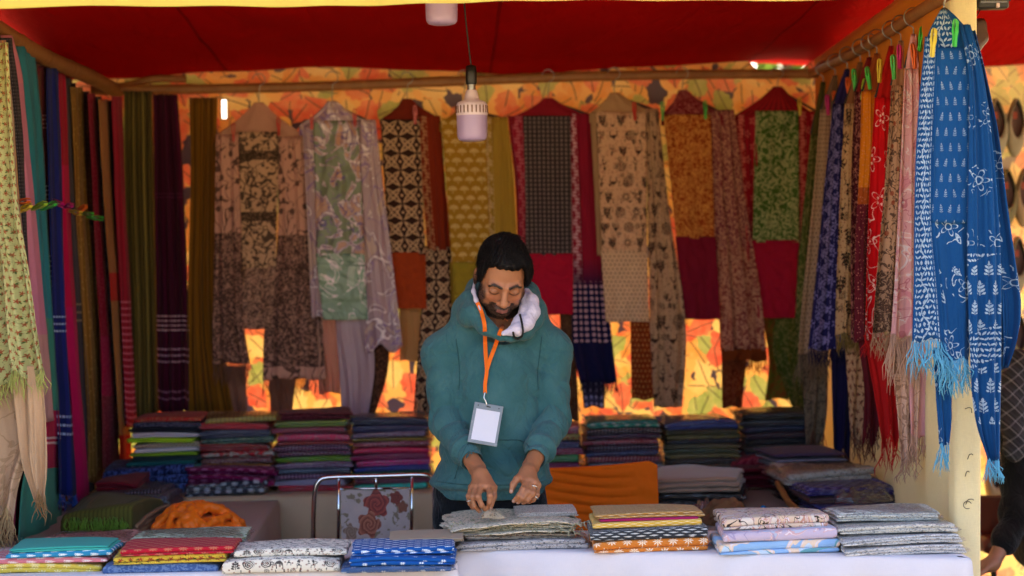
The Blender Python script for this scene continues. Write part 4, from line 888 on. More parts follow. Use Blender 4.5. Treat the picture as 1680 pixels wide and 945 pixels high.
# ================================================================== folded cloth packs
def pack_mesh(seed, layers=3, w=0.34, d=0.30, h=0.026, loose=1.0):
    """A folded cloth: soft layers lying on one another, each with rounded folds, slumped corners and its own offset."""
    r = random.Random(seed); hs = np.array([r.uniform(0.6, 1.4) for _ in range(layers)]); hs = hs / hs.sum() * h; VV, FF, UU = [], [], []; z0 = 0.0; n0 = 0
    N = 56; bow = r.uniform(-.22, .10) * h; tw = r.uniform(-.25, .25) * h
    for k in range(layers):
        ww, dd = w * (1 - abs(r.gauss(0, .014)) * loose), d * (1 - abs(r.gauss(0, .02)) * loose); ox, oy, an = r.gauss(0, .004) * loose, r.gauss(0, .004) * loose - .0, r.gauss(0, .010) * loose; hk = hs[k]
        per = []
        for i in range(N):
            t = i / N * 4; e = int(t); f_ = (t - e) * 2 - 1; f_ = math.sin(f_ * 1.35) / math.sin(1.35); q = 1 - .018 * max(0, (abs(f_) - .9) / .1) ** 2
            per.append(((f_, -q), (q, f_), (-f_, q), (-q, -f_))[e])
        rings = ((.5, 0.0), (.94, .0), (.988, .14), (1.0, .48), (.990, .86), (.95, 1.0), (.5, 1.03))
        for (m, t) in rings:
            for (px, py) in per:
                x, y = px * m * ww / 2, py * m * dd / 2
                e = .0035 * loose * fbm(px * 2.1 + seed * 3 + k, py * 2.1, k * 1.3 + seed, 3) * (m > .85) ; x += e * px * 1.2 + ox; y += e * py * 1.6 + oy + .003 * loose * fbm(px * 4 + k * 7, seed, k, 2) * (py < -.5)
                x, y = x - an * y, y + an * x
                X, Y = x / (w / 2), y / (d / 2); sag = bow * X * X + tw * X * Y + .10 * h * fbm(X * 1.3 + seed, Y * 1.3, seed, 2) * (k + 1) / layers - .16 * h * (abs(X * Y) ** 3)
                z = z0 + hk * t + sag; VV.append((x, y, max(z, 0.0002 + .0004 * t))); UU.append((x + seed * .37 + k * .11, y + z * 1.6 + k * .23))
        FF += [tuple(n0 + i for i in f) for f in grid_faces(N, 7, True)] + [tuple(n0 + i for i in range(N))[::-1], tuple(n0 + 6 * N + i for i in range(N))]; n0 += 7 * N; z0 += hk
    return mesh_of('pack_cloth', VV, FF, UU)
def wrap_mesh(seed, w=0.36, d=0.31, h=0.030):
    """Loose clear film round a pack: crinkled, pinched flat at both ends."""
    ns, nx = 44, 40; V, UV = [], []
    for i in range(nx):
        t = i / (nx - 1); x = (t - 0.5) * w; e = min(1.0, min(t, 1 - t) * 8); hh = h * (0.16 + 0.84 * e ** 0.5)
        for k in range(ns):
            a = 2 * math.pi * k / ns; c, s = math.cos(a), math.sin(a); q = (abs(c) ** 6 + abs(s) ** 6) ** (-1 / 6.)
            n1 = fbm(x * 26 + seed, c * 5 + s * 3, seed, 4); crk = 0.0030 * (1 - abs(n1) * 3.0)
            V.append((x + 0.012 * fbm(a * 1.5, seed, t * 3) * (e < 1), q * c * (d / 2 + crk * 1.5), max(.0003, q * s * (hh / 2 + crk * .8) + h / 2 - .12 * h * (1 - e)))); UV.append((x, a * 0.05))
    F = grid_faces(ns, nx, True)
    return mesh_of('wrap', V, F, UV)
PM = [pack_mesh(k + 1, layers=l) for k, l in enumerate((2, 1, 3, 2, 4, 3, 1, 3, 2, 4))]
PLOOSE = [pack_mesh(k + 20, layers=l, h=0.045, loose=2.2) for k, l in enumerate((3, 5, 4, 2))]
WM = [wrap_mesh(k + 1) for k in range(4)]
def film():
    g = G('clear_film'); x, y, z = g.xyz('Object')
    nz = g.n('ShaderNodeTexNoise'); g.put(nz.inputs['Vector'], g.vec(x * 0.5, y, z * 3.0)); nz.inputs['Scale'].default_value = 34; nz.inputs['Detail'].default_value = 3; nz.inputs['Distortion'].default_value = 1.2
    b = g.n('ShaderNodeBump'); b.inputs['Strength'].default_value = 1.0; b.inputs['Distance'].default_value = 0.012; g.t.links.new(nz.outputs[0], b.inputs['Height'])
    gl = g.n('ShaderNodeBsdfGlossy'); gl.inputs['Roughness'].default_value = 0.10; gl.inputs['Color'].default_value = (0.95, 0.95, 0.97, 1); g.t.links.new(b.outputs[0], gl.inputs['Normal'])
    tr = g.n('ShaderNodeBsdfTransparent'); tr.inputs[0].default_value = (0.97, 0.97, 0.97, 1)
    df = g.n('ShaderNodeBsdfDiffuse'); df.inputs[0].default_value = (0.75, 0.75, 0.78, 1)
    fr = g.n('ShaderNodeLayerWeight'); fr.inputs[0].default_value = 0.18; g.t.links.new(b.outputs[0], fr.inputs['Normal'])
    f = S(g, fr.outputs['Fresnel']) * 0.9 + 0.035
    m1 = g.n('ShaderNodeMixShader'); g.put(m1.inputs[0], g.mn(f, 0.7)); g.t.links.new(tr.outputs[0], m1.inputs[1]); g.t.links.new(gl.outputs[0], m1.inputs[2])
    m2 = g.n('ShaderNodeMixShader'); m2.inputs[0].default_value = 0.018; g.t.links.new(m1.outputs[0], m2.inputs[1]); g.t.links.new(df.outputs[0], m2.inputs[2])
    o = g.n('ShaderNodeOutputMaterial'); g.t.links.new(m2.outputs[0], o.inputs[0]); return g.mat
FILM = film()
def lift(h, f=1.35):
    c = [min(235, int(int(h[i:i + 2], 16) * f)) for i in (1, 3, 5)]; return '#%02X%02X%02X' % tuple(c)
_pk = {}
def pm(col, kind='plain', ink='#D8C8C8'):
    key = (col, kind, ink)
    if key not in _pk:
        nm = 'pack_%s_%d' % (kind, len(_pk)); kw = dict(gloss=0.0, rough=0.7)
        if kind == 'plain': _pk[key] = plain(nm, col, **kw)
        elif kind == 'dots': _pk[key] = pr_check(nm, col, ink, 0.016, **kw)
        elif kind == 'scrib': _pk[key] = pr_scrib(nm, col, ink, 45.0, 0.05, **kw)
        elif kind == 'fine': _pk[key] = pr_scrib(nm, col, ink, 60.0, 0.018, **kw)
        elif kind == 'strip': _pk[key] = pr_stripes(nm, col, ink, 0.02, 0.35, **kw)
        elif kind == 'bands': g = G(nm); u, v = g.uv(); _pk[key] = g.finish(g.mix(g.fr(v / 0.012) < 0.4, col, ink), **kw)
        elif kind == 'flor': _pk[key] = pr_rosebud(nm, col, ink, '#3A4A24', 0.03, **kw)
        elif kind == 'warli': _pk[key] = pr_warli(nm, col, ink, 0.045, '#7A3A2E', **kw)
        elif kind == 'marb': _pk[key] = pr_marble(nm, (col, ink, '#D8CCC0'), 12.0, '#3A302C', **kw)
        elif kind == 'star':
            g = G(nm); u, v = g.uv(); x, y, i, j = g.cell(u, v, 0.060, 0.040, 0.5)
            m = g.mx((abs(abs(x) - 0.003) < 0.0011) * (abs(y) < 0.006), (abs(abs(y) - 0.0025) < 0.0010) * (abs(x) < 0.008)); _pk[key] = g.finish(g.mix(m, col, ink), **kw)
        elif kind == 'leafy':
            g = G(nm); u, v = g.uv(); x, y, i, j = g.cell(u, v, 0.05, 0.03, 0.5); m = g.mx(g.sprig(y, x, 0.010, 0.026), g.flower(x, y, 0.007, 5, 0.2)); _pk[key] = g.finish(g.mix(m, col, ink), **kw)
        elif kind == 'daisy':
            g = G(nm); u, v = g.uv(); x, y, i, j = g.cell(u, v, 0.045, 0.034, 0.5); _pk[key] = g.finish(g.mix(g.mx(g.flower(x, y, 0.015, 8, 0.28), g.ln(x, y) < 0.0028), col, ink), **kw)
        elif kind == 'ikat':
            g = G(nm); u, v = g.uv(); x, y, i, j = g.cell(u + g.noise(u, v, 60.0) * 0.01, v, 0.036, 0.011, 0.5); _pk[key] = g.finish(g.mix((abs(y) < (1.0 - abs(x) / 0.014) * 0.003), col, ink), **kw)
    return _pk[key]
ORD = ['top', 'second', 'third', 'fourth', 'fifth', 'sixth', 'seventh', 'eighth', 'ninth', 'tenth', 'eleventh', 'twelfth', 'thirteenth']
def one_pack(label, c, z, w, d, h, mat, wrap=True, rz=0.0, loose=False, group=None, tilt=0.0, name=None, k=None):
    e = empty(name or ('wrapped_cloth_pack' if wrap else 'folded_cloth'), (c[0], c[1], z), label, 'textile', group, rz); e.rotation_euler = (0, tilt, rz)
    k = random.randrange(10) if k is None else (k if loose else random.choice((k, 0, 1, 6, 8)) if k < 2 else k)
    me = PLOOSE[k % 4] if loose else PM[k]; hh = 0.045 if loose else 0.026
    inst('cloth', me, mat, e, scale=(w / 0.34, d / 0.30, h / hh), rot=(0, 0, 0))
    if wrap: inst('wrap', WM[k % 4], FILM, e, loc=(0, 0, -0.0005), scale=(w * 1.05 / 0.36, d * 1.03 / 0.31, h * 1.12 / 0.030))
    return e
def stack(where, pl, pr, ytop, Yf, z0, layers, d=0.30, group=None, jitter=0.008, widths=None, hw=None):
    """layers from top to bottom: (colour words, hex, kind, ink, wrapped)"""
    a, b = P(pl, ytop, Yf), P(pr, ytop, Yf); ztop = a[2] * 0.5 + b[2] * 0.5; n = len(layers)
    ws = np.array([l[5] if len(l) > 5 else 1.0 for l in layers][::-1], float); hs = (ztop - z0) * ws / ws.sum(); z = z0
    for i in range(n):
        L = layers[n - 1 - i]; o = ORD[n - 1 - i] if i < n else ''
        pos = 'bottom of' if i == 0 else ('top of' if i == n - 1 else '%s from top in' % o)
        w = (b[0] - a[0]) * random.uniform(0.97, 1.03)
        lab = '%s, %s stack %s' % (L[0].replace(' wrapped textile', ' pack').replace(' textile', ' cloth'), pos, where)
        one_pack(lab, ((a[0] + b[0]) / 2 + random.gauss(0, jitter), Yf + d / 2 + random.gauss(0, jitter)), z, w, d, hs[i] * 0.97, pm(lift(L[1], 1.0 if int(L[1][1:3], 16) > 150 else 1.55), L[2], L[3]), L[4], random.gauss(0, 0.05), group=group)
        z += hs[i]
    return z
GB = 'folded textiles stacked on the back table'
K = '#D8C8C8'
stack('in back left corner', 212, 326, 684, 7.56, ZB + 0.085, [('red print textile', '#6A1418', 'scrib', '#A06A50', 0), ('navy flecked textile', '#1A1E30', 'scrib', '#6A6A80', 0), ('black textile', '#15171F', 'plain', K, 0), ('white textile', '#C8C2D2', 'plain', K, 0), ('lime green textile', '#6E8A1E', 'plain', K, 0), ('white and tan textile', '#B8AE9E', 'strip', '#8E7A66', 0), ('bright white textile', '#C6C0D0', 'plain', K, 0), ('thin green textile', '#5E7A22', 'plain', K, 0, .6), ('dark slate textile', '#1A2A30', 'scrib', '#3A4A50', 0), ('dark teal textile', '#123A3C', 'plain', K, 0), ('crisp white textile', '#C8C4D4', 'plain', K, 0), ('brown textile', '#4A362C', 'plain', K, 0, .6)], group=GB)
stack('beside the corner stack', 328, 446, 684, 7.56, ZB + 0.085, [('olive wrapped textile', '#6A6230', 'strip', '#8E7A40', 1), ('rose red wrapped textile', '#8E2A34', 'plain', K, 1), ('slate blue wrapped textile', '#2A3042', 'plain', K, 1, 1.3), ('bottle green wrapped textile', '#1E3A34', 'scrib', '#6A8A7A', 1), ('scarlet wrapped textile', '#A0202C', 'plain', K, 1, 1.3), ('red and cream wrapped textile', '#8E1A20', 'marb', '#C89A80', 1), ('wine flecked wrapped textile', '#4A1A24', 'scrib', '#A88A8A', 1), ('mustard wrapped textile', '#8A5A20', 'plain', K, 1, .7), ('grey wrapped textile', '#3A3438', 'plain', K, 1, .7)], group=GB)
stack('behind the chair, left one', 450, 574, 690, 7.55, ZB + 0.004, [('moss green wrapped textile', '#4E5E2C', 'plain', K, 1), ('dusty pink wrapped textile', '#9A3A52', 'plain', K, 1, 1.2), ('raspberry wrapped textile', '#8E1640', 'scrib', '#B86A80', 1, 1.3), ('coral edged wrapped textile', '#A03030', 'plain', K, 1, .6), ('plum dotted wrapped textile', '#4A1A38', 'dots', '#9A7A90', 1), ('plum striped wrapped textile', '#3E1830', 'strip', '#8A6A80', 1), ('grass green wrapped textile', '#4A6A16', 'plain', K, 1, .9), ('mauve wrapped textile', '#5A4058', 'scrib', '#9A8AA0', 1), ('steel grey wrapped textile', '#3A4252', 'plain', K, 1), ('purple dotted wrapped textile', '#3A1638', 'dots', '#A87AA0', 1), ('pale grey wrapped textile', '#6A6A80', 'plain', K, 1), ('cherry red wrapped textile', '#801428', 'plain', K, 1)], group=GB)
one_pack('maroon cloth folded loosely on top of the stack behind the chair', ((P(450, 690, 7.55)[0] + P(574, 690, 7.55)[0]) / 2, 7.70), P(510, 691, 7.55)[2] + 0.002, 0.285, 0.28, 0.030, pm('#4E0E20', 'scrib', '#7A3A48'), False, 0.05, True, GB)
stack('behind the chair, right one', 578, 704, 686, 7.55, ZB + 0.004, [('dark slate wrapped textile', '#24283A', 'plain', K, 1, 1.2), ('navy wrapped textile', '#1E2440', 'plain', K, 1, 1.1), ('mauve grey wrapped textile', '#4A3A4A', 'scrib', '#8A7A90', 1), ('mustard gold wrapped textile', '#9A7A1E', 'plain', K, 1, .7), ('rose wrapped textile', '#A02C46', 'scrib', '#C88A98', 1), ('crimson wrapped textile', '#8A1438', 'plain', K, 1), ('magenta wrapped textile', '#9A1258', 'plain', K, 1, 1.1), ('pink plum wrapped textile', '#8A1E58', 'scrib', '#B86A98', 1), ('royal blue wrapped textile', '#1E2A66', 'plain', K, 1, .9), ('forest green wrapped textile', '#0E3A28', 'strip', '#3A6A4A', 1, 1.3), ('wine wrapped textile', '#4A1830', 'plain', K, 1), ('turquoise wrapped textile', '#1E7A70', 'plain', K, 1)], group=GB)
stack('half hidden behind man', 846, 958, 700, 7.60, ZB + 0.004, [('dusky rose wrapped textile', '#6A3040', 'scrib', '#B89098', 1), ('khaki wrapped textile', '#6A5A30', 'flor', '#8A3A2A', 1), ('indigo flecked wrapped textile', '#2A2848', 'scrib', '#6A6A90', 1), ('claret wrapped textile', '#6E1430', 'scrib', '#B06A80', 1), ('leaf green wrapped textile', '#2E5A3A', 'plain', K, 1), ('rose pink wrapped textile', '#A03A6A', 'plain', K, 1), ('hot pink wrapped textile', '#98246A', 'plain', K, 1), ('silver grey wrapped textile', '#6A707C', 'scrib', '#A8A8B0', 1)], group=GB)
stack('above the orange cloth', 962, 1084, 690, 7.55, ZB + 0.004, [('sea green wrapped textile with pale marks', '#0E5248', 'leafy', '#9AB0A4', 1, 1.3), ('black flecked wrapped textile', '#1C1A20', 'dots', '#7A6A70', 1), ('aubergine wrapped textile', '#2E1830', 'plain', K, 1), ('garnet wrapped textile', '#6A1428', 'scrib', '#B07A80', 1), ('dark plum wrapped textile', '#261422', 'dots', '#6A5A70', 1), ('ink blue wrapped textile', '#1E2038', 'scrib', '#5A5A80', 1), ('ruby dotted wrapped textile', '#5E1424', 'dots', '#B88A90', 1), ('grey blue wrapped textile', '#3A4654', 'scrib', '#8A98A8', 1), ('jet black wrapped textile', '#141418', 'plain', K, 1), ('dusk blue wrapped textile', '#23283A', 'plain', K, 1), ('brown black wrapped textile', '#1E1614', 'plain', K, 1)], group=GB)
stack('behind the brown blanket', 1090, 1214, 690, 7.58, ZB + 0.004, [('denim blue wrapped textile', '#26305A', 'plain', K, 1, 1.5), ('olive grey wrapped textile', '#34341E', 'plain', K, 1, .8), ('khaki edged wrapped textile', '#6A6238', 'bands', '#2A2A20', 1, .7), ('charcoal wrapped textile', '#1E2024', 'plain', K, 1, .8), ('bronze wrapped textile', '#5A5030', 'bands', '#24241C', 1, .8), ('dark moss wrapped textile', '#2E341E', 'plain', K, 1, .8), ('brass wrapped textile', '#6E5E30', 'bands', '#2E2A1C', 1, .8), ('black brown wrapped textile', '#221C18', 'plain', K, 1), ('tea brown wrapped textile', '#4A3A26', 'bands', '#221E18', 1), ('wine striped wrapped textile', '#4E1420', 'bands', '#241418', 1), ('pine wrapped textile', '#1E3A34', 'plain', K, 1)], group=GB)
stack('at right end of back table', 1218, 1344, 676, 7.58, ZB + 0.075, [('glossy black wrapped textile', '#16140F', 'plain', K, 1, 1.2), ('dark grey wrapped textile', '#22242A', 'plain', K, 1), ('midnight navy wrapped textile', '#1A2238', 'plain', K, 1), ('black plum wrapped textile', '#241622', 'plain', K, 1), ('coal black wrapped textile', '#121216', 'plain', K, 1), ('ash edged wrapped textile', '#3A3A38', 'bands', '#15151A', 1), ('blue black wrapped textile', '#171A28', 'plain', K, 1), ('soot black wrapped textile', '#141214', 'plain', K, 1)], group=GB)
def bundle(label, pl, pr, pyb, pyt, Y, mat, wrap, d=0.34, loose=True, rz=0.0, tilt=0.0, grp=None, z=None, k=None):
    a, b = P(pl, pyb, Y), P(pr, pyb, Y); zb = (a[2] + b[2]) / 2 if z is None else z; zt = P((pl + pr) / 2, pyt, Y)[2]
    return one_pack(label, ((a[0] + b[0]) / 2, Y + d / 2), zb, b[0] - a[0], d, max(0.012, zt - zb), mat, wrap, rz, loose, grp, tilt, k=k)
bundle('navy blue printed cloth under the white textiles in the left corner', 170, 322, 796, 768, 7.50, pm('#141E4A', 'scrib', '#4A62A8'), False, z=ZB + 0.004)
bundle('thin teal cloth between the navy and magenta printed bundles', 296, 330, 772, 764, 7.53, pm('#2E7A78', 'plain'), False, loose=False)
bundle('magenta printed cloth bundle left of the chair', 302, 448, 794, 768, 7.48, pm('#6E1046', 'daisy', '#B06A98'), False, z=ZB + 0.036)
bundle('navy wrapped textile with white spots under the magenta bundle', 300, 436, 806, 792, 7.46, pm('#1C2438', 'daisy', '#C0C8D8'), True, z=ZB + 0.004)
GL = 'textiles on the left side table'
bundle('red folded textile on clear wrapped packs at the left', 156, 226, 808, 792, 7.20, pm('#8A1A2E', 'dots', '#4A1420'), False, loose=False, grp=GL, z=ZL + 0.068)
bundle('black printed wrapped textile under the red one at the left', 152, 268, 818, 806, 7.14, pm('#1C1A22', 'dots', '#7A7080'), True, loose=False, grp=GL, z=ZL + 0.046)
bundle('grey crinkled plastic wrapped textile on the left table', 146, 276, 836, 816, 7.06, pm('#6E7080', 'scrib', '#3A3A48'), True, loose=False, grp=GL, z=ZL + 0.024)
bundle('brown and orange wrapped textile beneath the grey plastic one', 140, 282, 842, 830, 7.02, pm('#7A6258', 'flor', '#B05A3A'), True, loose=False, grp=GL, z=ZL + 0.004)
bundle('olive green scarf folded on the left table with lime fringe', 108, 232, 864, 836, 6.36, pr_stripes('olive_fold', '#5A5624', '#4A461C', 0.02, 0.4), False, d=0.44, grp=GL, z=ZL + 0.030, loose=False, rz=-0.10)
bundle('tan scarf folded under the olive green one', 112, 240, 872, 856, 6.37, pm('#8A6E52', 'strip', '#6A5240'), False, d=0.44, grp=GL, z=ZL + 0.004, loose=False, rz=-0.14)
geos = []; fm = plain('lime_thread', '#66882A', wear=0.1, bump=0)
for k in range(130):
    p = P(random.uniform(108, 208), random.uniform(848, 856), 6.35 + random.uniform(-.01, .01)); l = random.uniform(.035, .06)
    geos.append(tube_geo([p, p + np.array([random.gauss(0, .006), -.012, -l * .4]), p + np.array([random.gauss(0, .012), -.016 + random.gauss(0, .004), -l])], [.0010, .0014, .0007], 4))
def attach(o, label_start):
    """make o a part of the (possibly turned) thing whose label starts so, leaving it where it is"""
    t = [q for q in COL.objects if q.get('label', '').startswith(label_start)][0]; bpy.context.view_layer.update()
    o.parent = t; o.matrix_parent_inverse = t.matrix_world.inverted(); o['kind'] = 'stuff'
v, f = merge(geos); attach(mk('fringe', v, f, fm), 'olive green scarf folded')
GR = 'textiles on the right side table'
bundle('crimson cloth bundle under the black textiles on the right', 1206, 1352, 790, 742, 7.50, pm('#6A0E26', 'scrib', '#8E3A48'), False, grp=GR, z=ZB + 0.004)
bundle('dark red loose cloth spilling over the right table', 1212, 1330, 802, 770, 7.36, pm('#5A0C20', 'plain'), False, grp=GR, z=ZL + 0.01)
for i, (nm, c, kd, ik, h0) in enumerate((('purple grey folded cloth, top of the striped pile on the right table', '#4E3A5A', 'fine', '#6A5A70', 0.168), ('white and navy striped cloth under the purple grey one', '#2A2440', 'bands', '#A8A0B0', 0.146), ('navy and white woven cloth, third in the striped pile', '#241E38', 'bands', '#C0B8C0', 0.124), ('red and white dashed cloth under the striped ones', '#9A1430', 'ikat', '#D8B8A8', 0.100), ('crimson dashed cloth at the bottom of the striped pile', '#8E122A', 'ikat', '#C8A090', 0.076))):
    bundle(nm, 1262 + i * 3, 1384 + i * 4, 790, 780, 7.05, pm(c, kd, ik), False, loose=False, grp=GR, z=ZL + h0, rz=0.12, d=0.30)
    COL.objects[-1] if False else None
for i, (nm, c, kd, ik, l, r, Y, z, h) in enumerate((('cream plastic wrapped bundle on the right table', '#B4A89C', 'fine', '#6A5A4C', 1284, 1432, 6.80, 0.090, 0.050), ('purple polka dot wrapped textile on the right table', '#34247A', 'daisy', '#8A86C0', 1322, 1468, 6.56, 0.078, 0.026), ('brown wrapped textile beneath the polka dot one', '#4A3034', 'plain', K, 1324, 1476, 6.54, 0.056, 0.020), ('navy crinkled wrapped textile on the right table', '#262A7A', 'fine', '#5A60A8', 1336, 1490, 6.48, 0.030, 0.024), ('pale blue plastic wrapped textile at the bottom right', '#6A7484', 'scrib', '#3A4464', 1330, 1484, 6.42, 0.004, 0.024), ('dark brown wrapped bundle behind the polka dot textile', '#3E2A28', 'plain', K, 1290, 1420, 6.9, 0.044, 0.044), ('deep brown wrapped bundle at the wall end of the right table', '#2E2220', 'plain', K, 1296, 1424, 6.86, 0.004, 0.038))):
    a, b = P(l, 800, Y), P(r, 800, Y); one_pack(nm, ((a[0] + b[0]) / 2, Y + 0.15), ZL + z, b[0] - a[0], 0.30, h, pm(c, kd, ik), True, 0.06, h > 0.03, GR)
# folded brown blanket and its neighbours
a, b = P(1082, 800, 6.86), P(1232, 800, 6.86)
one_pack('folded taupe brown blanket on the right table', ((a[0] + b[0]) / 2, 7.06), ZL + 0.062, b[0] - a[0], 0.42, 0.052, plain('taupe_blanket', '#A0806C', bump=0.1, wear=0.06, sheen=0.4), False, -0.22, True, GR, k=0)
one_pack('dark wrapped textile, upper one beneath the brown blanket', ((a[0] + b[0]) / 2 + .01, 7.07), ZL + 0.034, b[0] - a[0], 0.40, 0.026, pm('#2A201C', 'plain'), True, -0.18, False, GR)
one_pack('black wrapped textile lowest beneath the brown blanket', ((a[0] + b[0]) / 2, 7.08), ZL + 0.004, b[0] - a[0], 0.40, 0.028, pm('#1C1A1C', 'plain'), True, -0.2, False, GR)
a, b = P(1196, 850, 6.45), P(1330, 850, 6.45)
one_pack('green printed cloth lying flat behind the front table', ((a[0] + b[0]) / 2, 6.58), ZL + 0.004, b[0] - a[0], 0.34, 0.016, pm('#3E7A5A', 'scrib', '#8A5A4A'), False, 0.1, False, GR)

# crumpled cloths: height fields with real folds
def crumple(name, label, c, rx, ry, h, mat, seed, rz=0.0, cat='cloth', freq=3.2, lobes=0.22, n=80):
    V, UV, F = [], [], []; m = n
    for j in range(m):
        for i in range(n):
            u, v = 2 * i / (n - 1) - 1, 2 * j / (m - 1) - 1
            a = math.atan2(v, u); r = max(abs(u), abs(v)); edge = 1 + lobes * fbm(math.cos(a) * 1.3 + seed, math.sin(a) * 1.3, seed)
            k = r / (math.hypot(u, v) + 1e-6) if r > 0 else 1; x, y = u * k * edge, v * k * edge
            w = fbm(x * 1.2 + seed, y * 1.2, seed * 2, 2)
            d1 = math.cos(0.5 + seed) * x + math.sin(0.5 + seed) * y * 1.6 + w * 0.8
            rid = 1 - abs(math.sin(d1 * freq * 1.5 + 1.4 * fbm(x * 1.5, y * 1.5, seed + 4, 2))) ; rid2 = 1 - abs(fbm(x * freq * .8, y * freq * 1.1, seed + 9, 3)) * 2
            env = max(0.0, 1 - r ** 3.0) ** 0.55
            z = h * env * (0.40 + 0.34 * rid + 0.20 * rid2 + 0.25 * fbm(x * 1.1 + 3, y * 1.1, seed, 2))
            cx, sx = math.cos(rz), math.sin(rz); X, Yy = x * rx, y * ry
            V.append((c[0] + X * cx - Yy * sx, c[1] + X * sx + Yy * cx, c[2] + max(0.0005, z))); UV.append((X, Yy))
    return tag(mk(name, V, grid_faces(n, m), mat, None, UV, thick=0.002), label, cat)
def heap(name, label, c, rx, ry, h, mat, seed, nf=16, cat='cloth', step=0.0042, rz=0.0):
    """A tossed cloth: a low mound over which many rope-like folds run and merge."""
    r = random.Random(seed); ch = []
    for k in range(nf):
        a = r.uniform(-.5, .5) + (0 if k % 3 else 1.2); ox, oy = r.uniform(-.55, .55), r.uniform(-.85, .75); pts = []
        for t in np.linspace(-1, 1, 7):
            L = r.uniform(.5, .9) if t == -1 else L; x = ox + math.cos(a) * t * L * .8 + .10 * math.sin(t * 3 + k); y = oy + math.sin(a) * t * L + .10 * math.cos(t * 2.3 + k * 2); q = min(1.0, math.hypot(x, y)); x, y = (x, y) if q < 1 else (x / math.hypot(x, y), y / math.hypot(x, y))
            z = h * max(0.0, 1 - q * q) ** .7 * (.72 + .2 * r.random()); X, Y = x * rx, y * ry; pts.append((c[0] + X * math.cos(rz) - Y * math.sin(rz), c[1] + X * math.sin(rz) + Y * math.cos(rz), c[2] + z + .004))
        ch.append((pts, [.006] + [r.uniform(.009, .017) for _ in range(5)] + [.006]))
    cc = np.array(c, np.float32); R = np.array([[math.cos(rz), math.sin(rz), 0], [-math.sin(rz), math.cos(rz), 0], [0, 0, 1]], np.float32)
    def f(p):
        q = (p - cc) @ R.T; d = ell(q, (0, 0, 0), (rx * .92, ry * .92, h * .58))
        for pts, rr in ch: d = smin(d, chain(p, pts, rr, .005), .0035)
        return smax(d + .0016 * nz3(p, 90.0, seed), cc[2] - p[:, 2], .004)
    V, F = surface(f, np.array(c) - [rx * 1.25, rx * 1.25, .02], np.array(c) + [rx * 1.25, rx * 1.25, h * 1.5], step); V = smooth_mesh(V, F, 1, .35)
    g = V[:, :2] + V[:, 2:] * .6
    o = fast_mesh(name, V, F, mat, None, uv=g); return tag(o, label, cat)
HEAPS = []
p = P(322, 852, 6.48)
HEAPS.append(lambda p=p: heap('crumpled_cloth', 'crumpled bright orange cloth lying on the left table', (p[0], 6.52, ZL + 0.003), 0.168, 0.15, 0.112, plain('orange_satin', '#F0700E', rough=0.5, wear=0.05, trans=0.0, spec=0.3, bump=0.05), 5, 26, rz=-.2))
p = P(1196, 846, 6.42)
HEAPS.append(lambda p=p: heap('crumpled_pouch', 'crumpled brown cloth pouch behind the front table', (p[0], 6.46, ZL + 0.003), 0.10, 0.085, 0.085, plain('brown_pouch', '#7A5236', wear=0.12), 8, 12, 'pouch', .004))
p = P(1168, 838, 6.5); crumple('plastic_bag', 'small clear plastic bag beside the brown pouch', (p[0], 6.55, ZL + 0.012), 0.07, 0.06, 0.07, FILM, 7.7, 0.2, 'plastic bag')
for (px, Y, z, rx, lab) in ((1420, 6.50, .060, .12, 'crinkled clear plastic sheet beside the wall on the right table'),):
    p = P(px, 820, Y); crumple('plastic_sheet', lab, (p[0], Y + .08, ZL + z), rx, .10, .06, FILM, px * .01, .3, 'plastic sheet', n=60)
p = P(1252, 817, 6.6); v, f = lathe_geo([(0.0005, -.012), (.007, -.010), (.0115, -.004), (.012, .001), (.009, .008), (.004, .0115), (.0005, .012)], 14, (p[0], 6.6, ZL + 0.034))
tag(mk('bead', v, f, simple('blue_glass', '#1E7FC0', 0.2, coat=0.6)), 'small round blue bead on the right table', 'bead')
bamboo(P(1276, 796, 6.9), P(1322, 858, 6.30), 0.012, 'short bamboo stick lying across the right table', 2, 'bamboo_stick')

# ================================================================== front row of packs on the white tables
GF = 'textile packs along the front tables'
def front(label, pl, pr, z, h, mat, wrap=False, d=0.20, dy=0.012, rz=0.0, loose=False, k=None):
    q = 0.66 if (pl + pr) / 2 < 750 else 0.77; z *= q; h *= q
    Yf, zt = front_edge((pl + pr) / 2); Yf += dy; a, b = P(pl, 900, Yf), P(pr, 900, Yf)
    return one_pack(label, ((a[0] + b[0]) / 2, Yf + d / 2), zt + 0.004 + z, b[0] - a[0], d, h, mat, wrap, rz, loose, GF, k=k)
front('yellow folded scarf with pale spots, bottom of the leftmost front stack', -30, 166, 0.0, 0.040, pm('#D0B84A', 'daisy', '#E8DCA0'), k=0)
front('rose pink scarf with white motifs above the yellow one', -30, 178, 0.041, 0.026, pm('#D27A86', 'leafy', '#F0DCDC'), k=1)
front('sky blue scarf with white motifs above the pink one', 8, 186, 0.068, 0.026, pm('#2E86B0', 'leafy', '#E0ECF0'), k=1)
front('plain aqua folded scarf on top of the leftmost front stack', 14, 178, 0.094, 0.020, pm('#3EA89C', 'plain'), k=3)
front('pinkish plastic wrapped pack behind the leftmost front stack', 66, 214, 0.030, 0.050, pm('#C08A80', 'flor', '#A05A4A'), True, dy=0.30, loose=True)
front('slate blue folded scarf, bottom of the second front stack', 166, 360, 0.0, 0.040, pm('#3E5A8E', 'scrib', '#6A84B0'), k=0)
front('yellow scarf with red rosettes above the slate blue one', 186, 374, 0.041, 0.036, pm('#D0B23E', 'flor', '#9A3A2A'), k=0)
front('red scarf with floral medallions above the yellow one', 198, 386, 0.078, 0.032, pm('#B0182E', 'daisy', '#C07A5A'), k=0)
front('white and green floral pack in clear film behind the red scarf', 214, 402, 0.08, 0.030, pm('#B8C0A8', 'flor', '#6A8A5A'), True, dy=0.22)
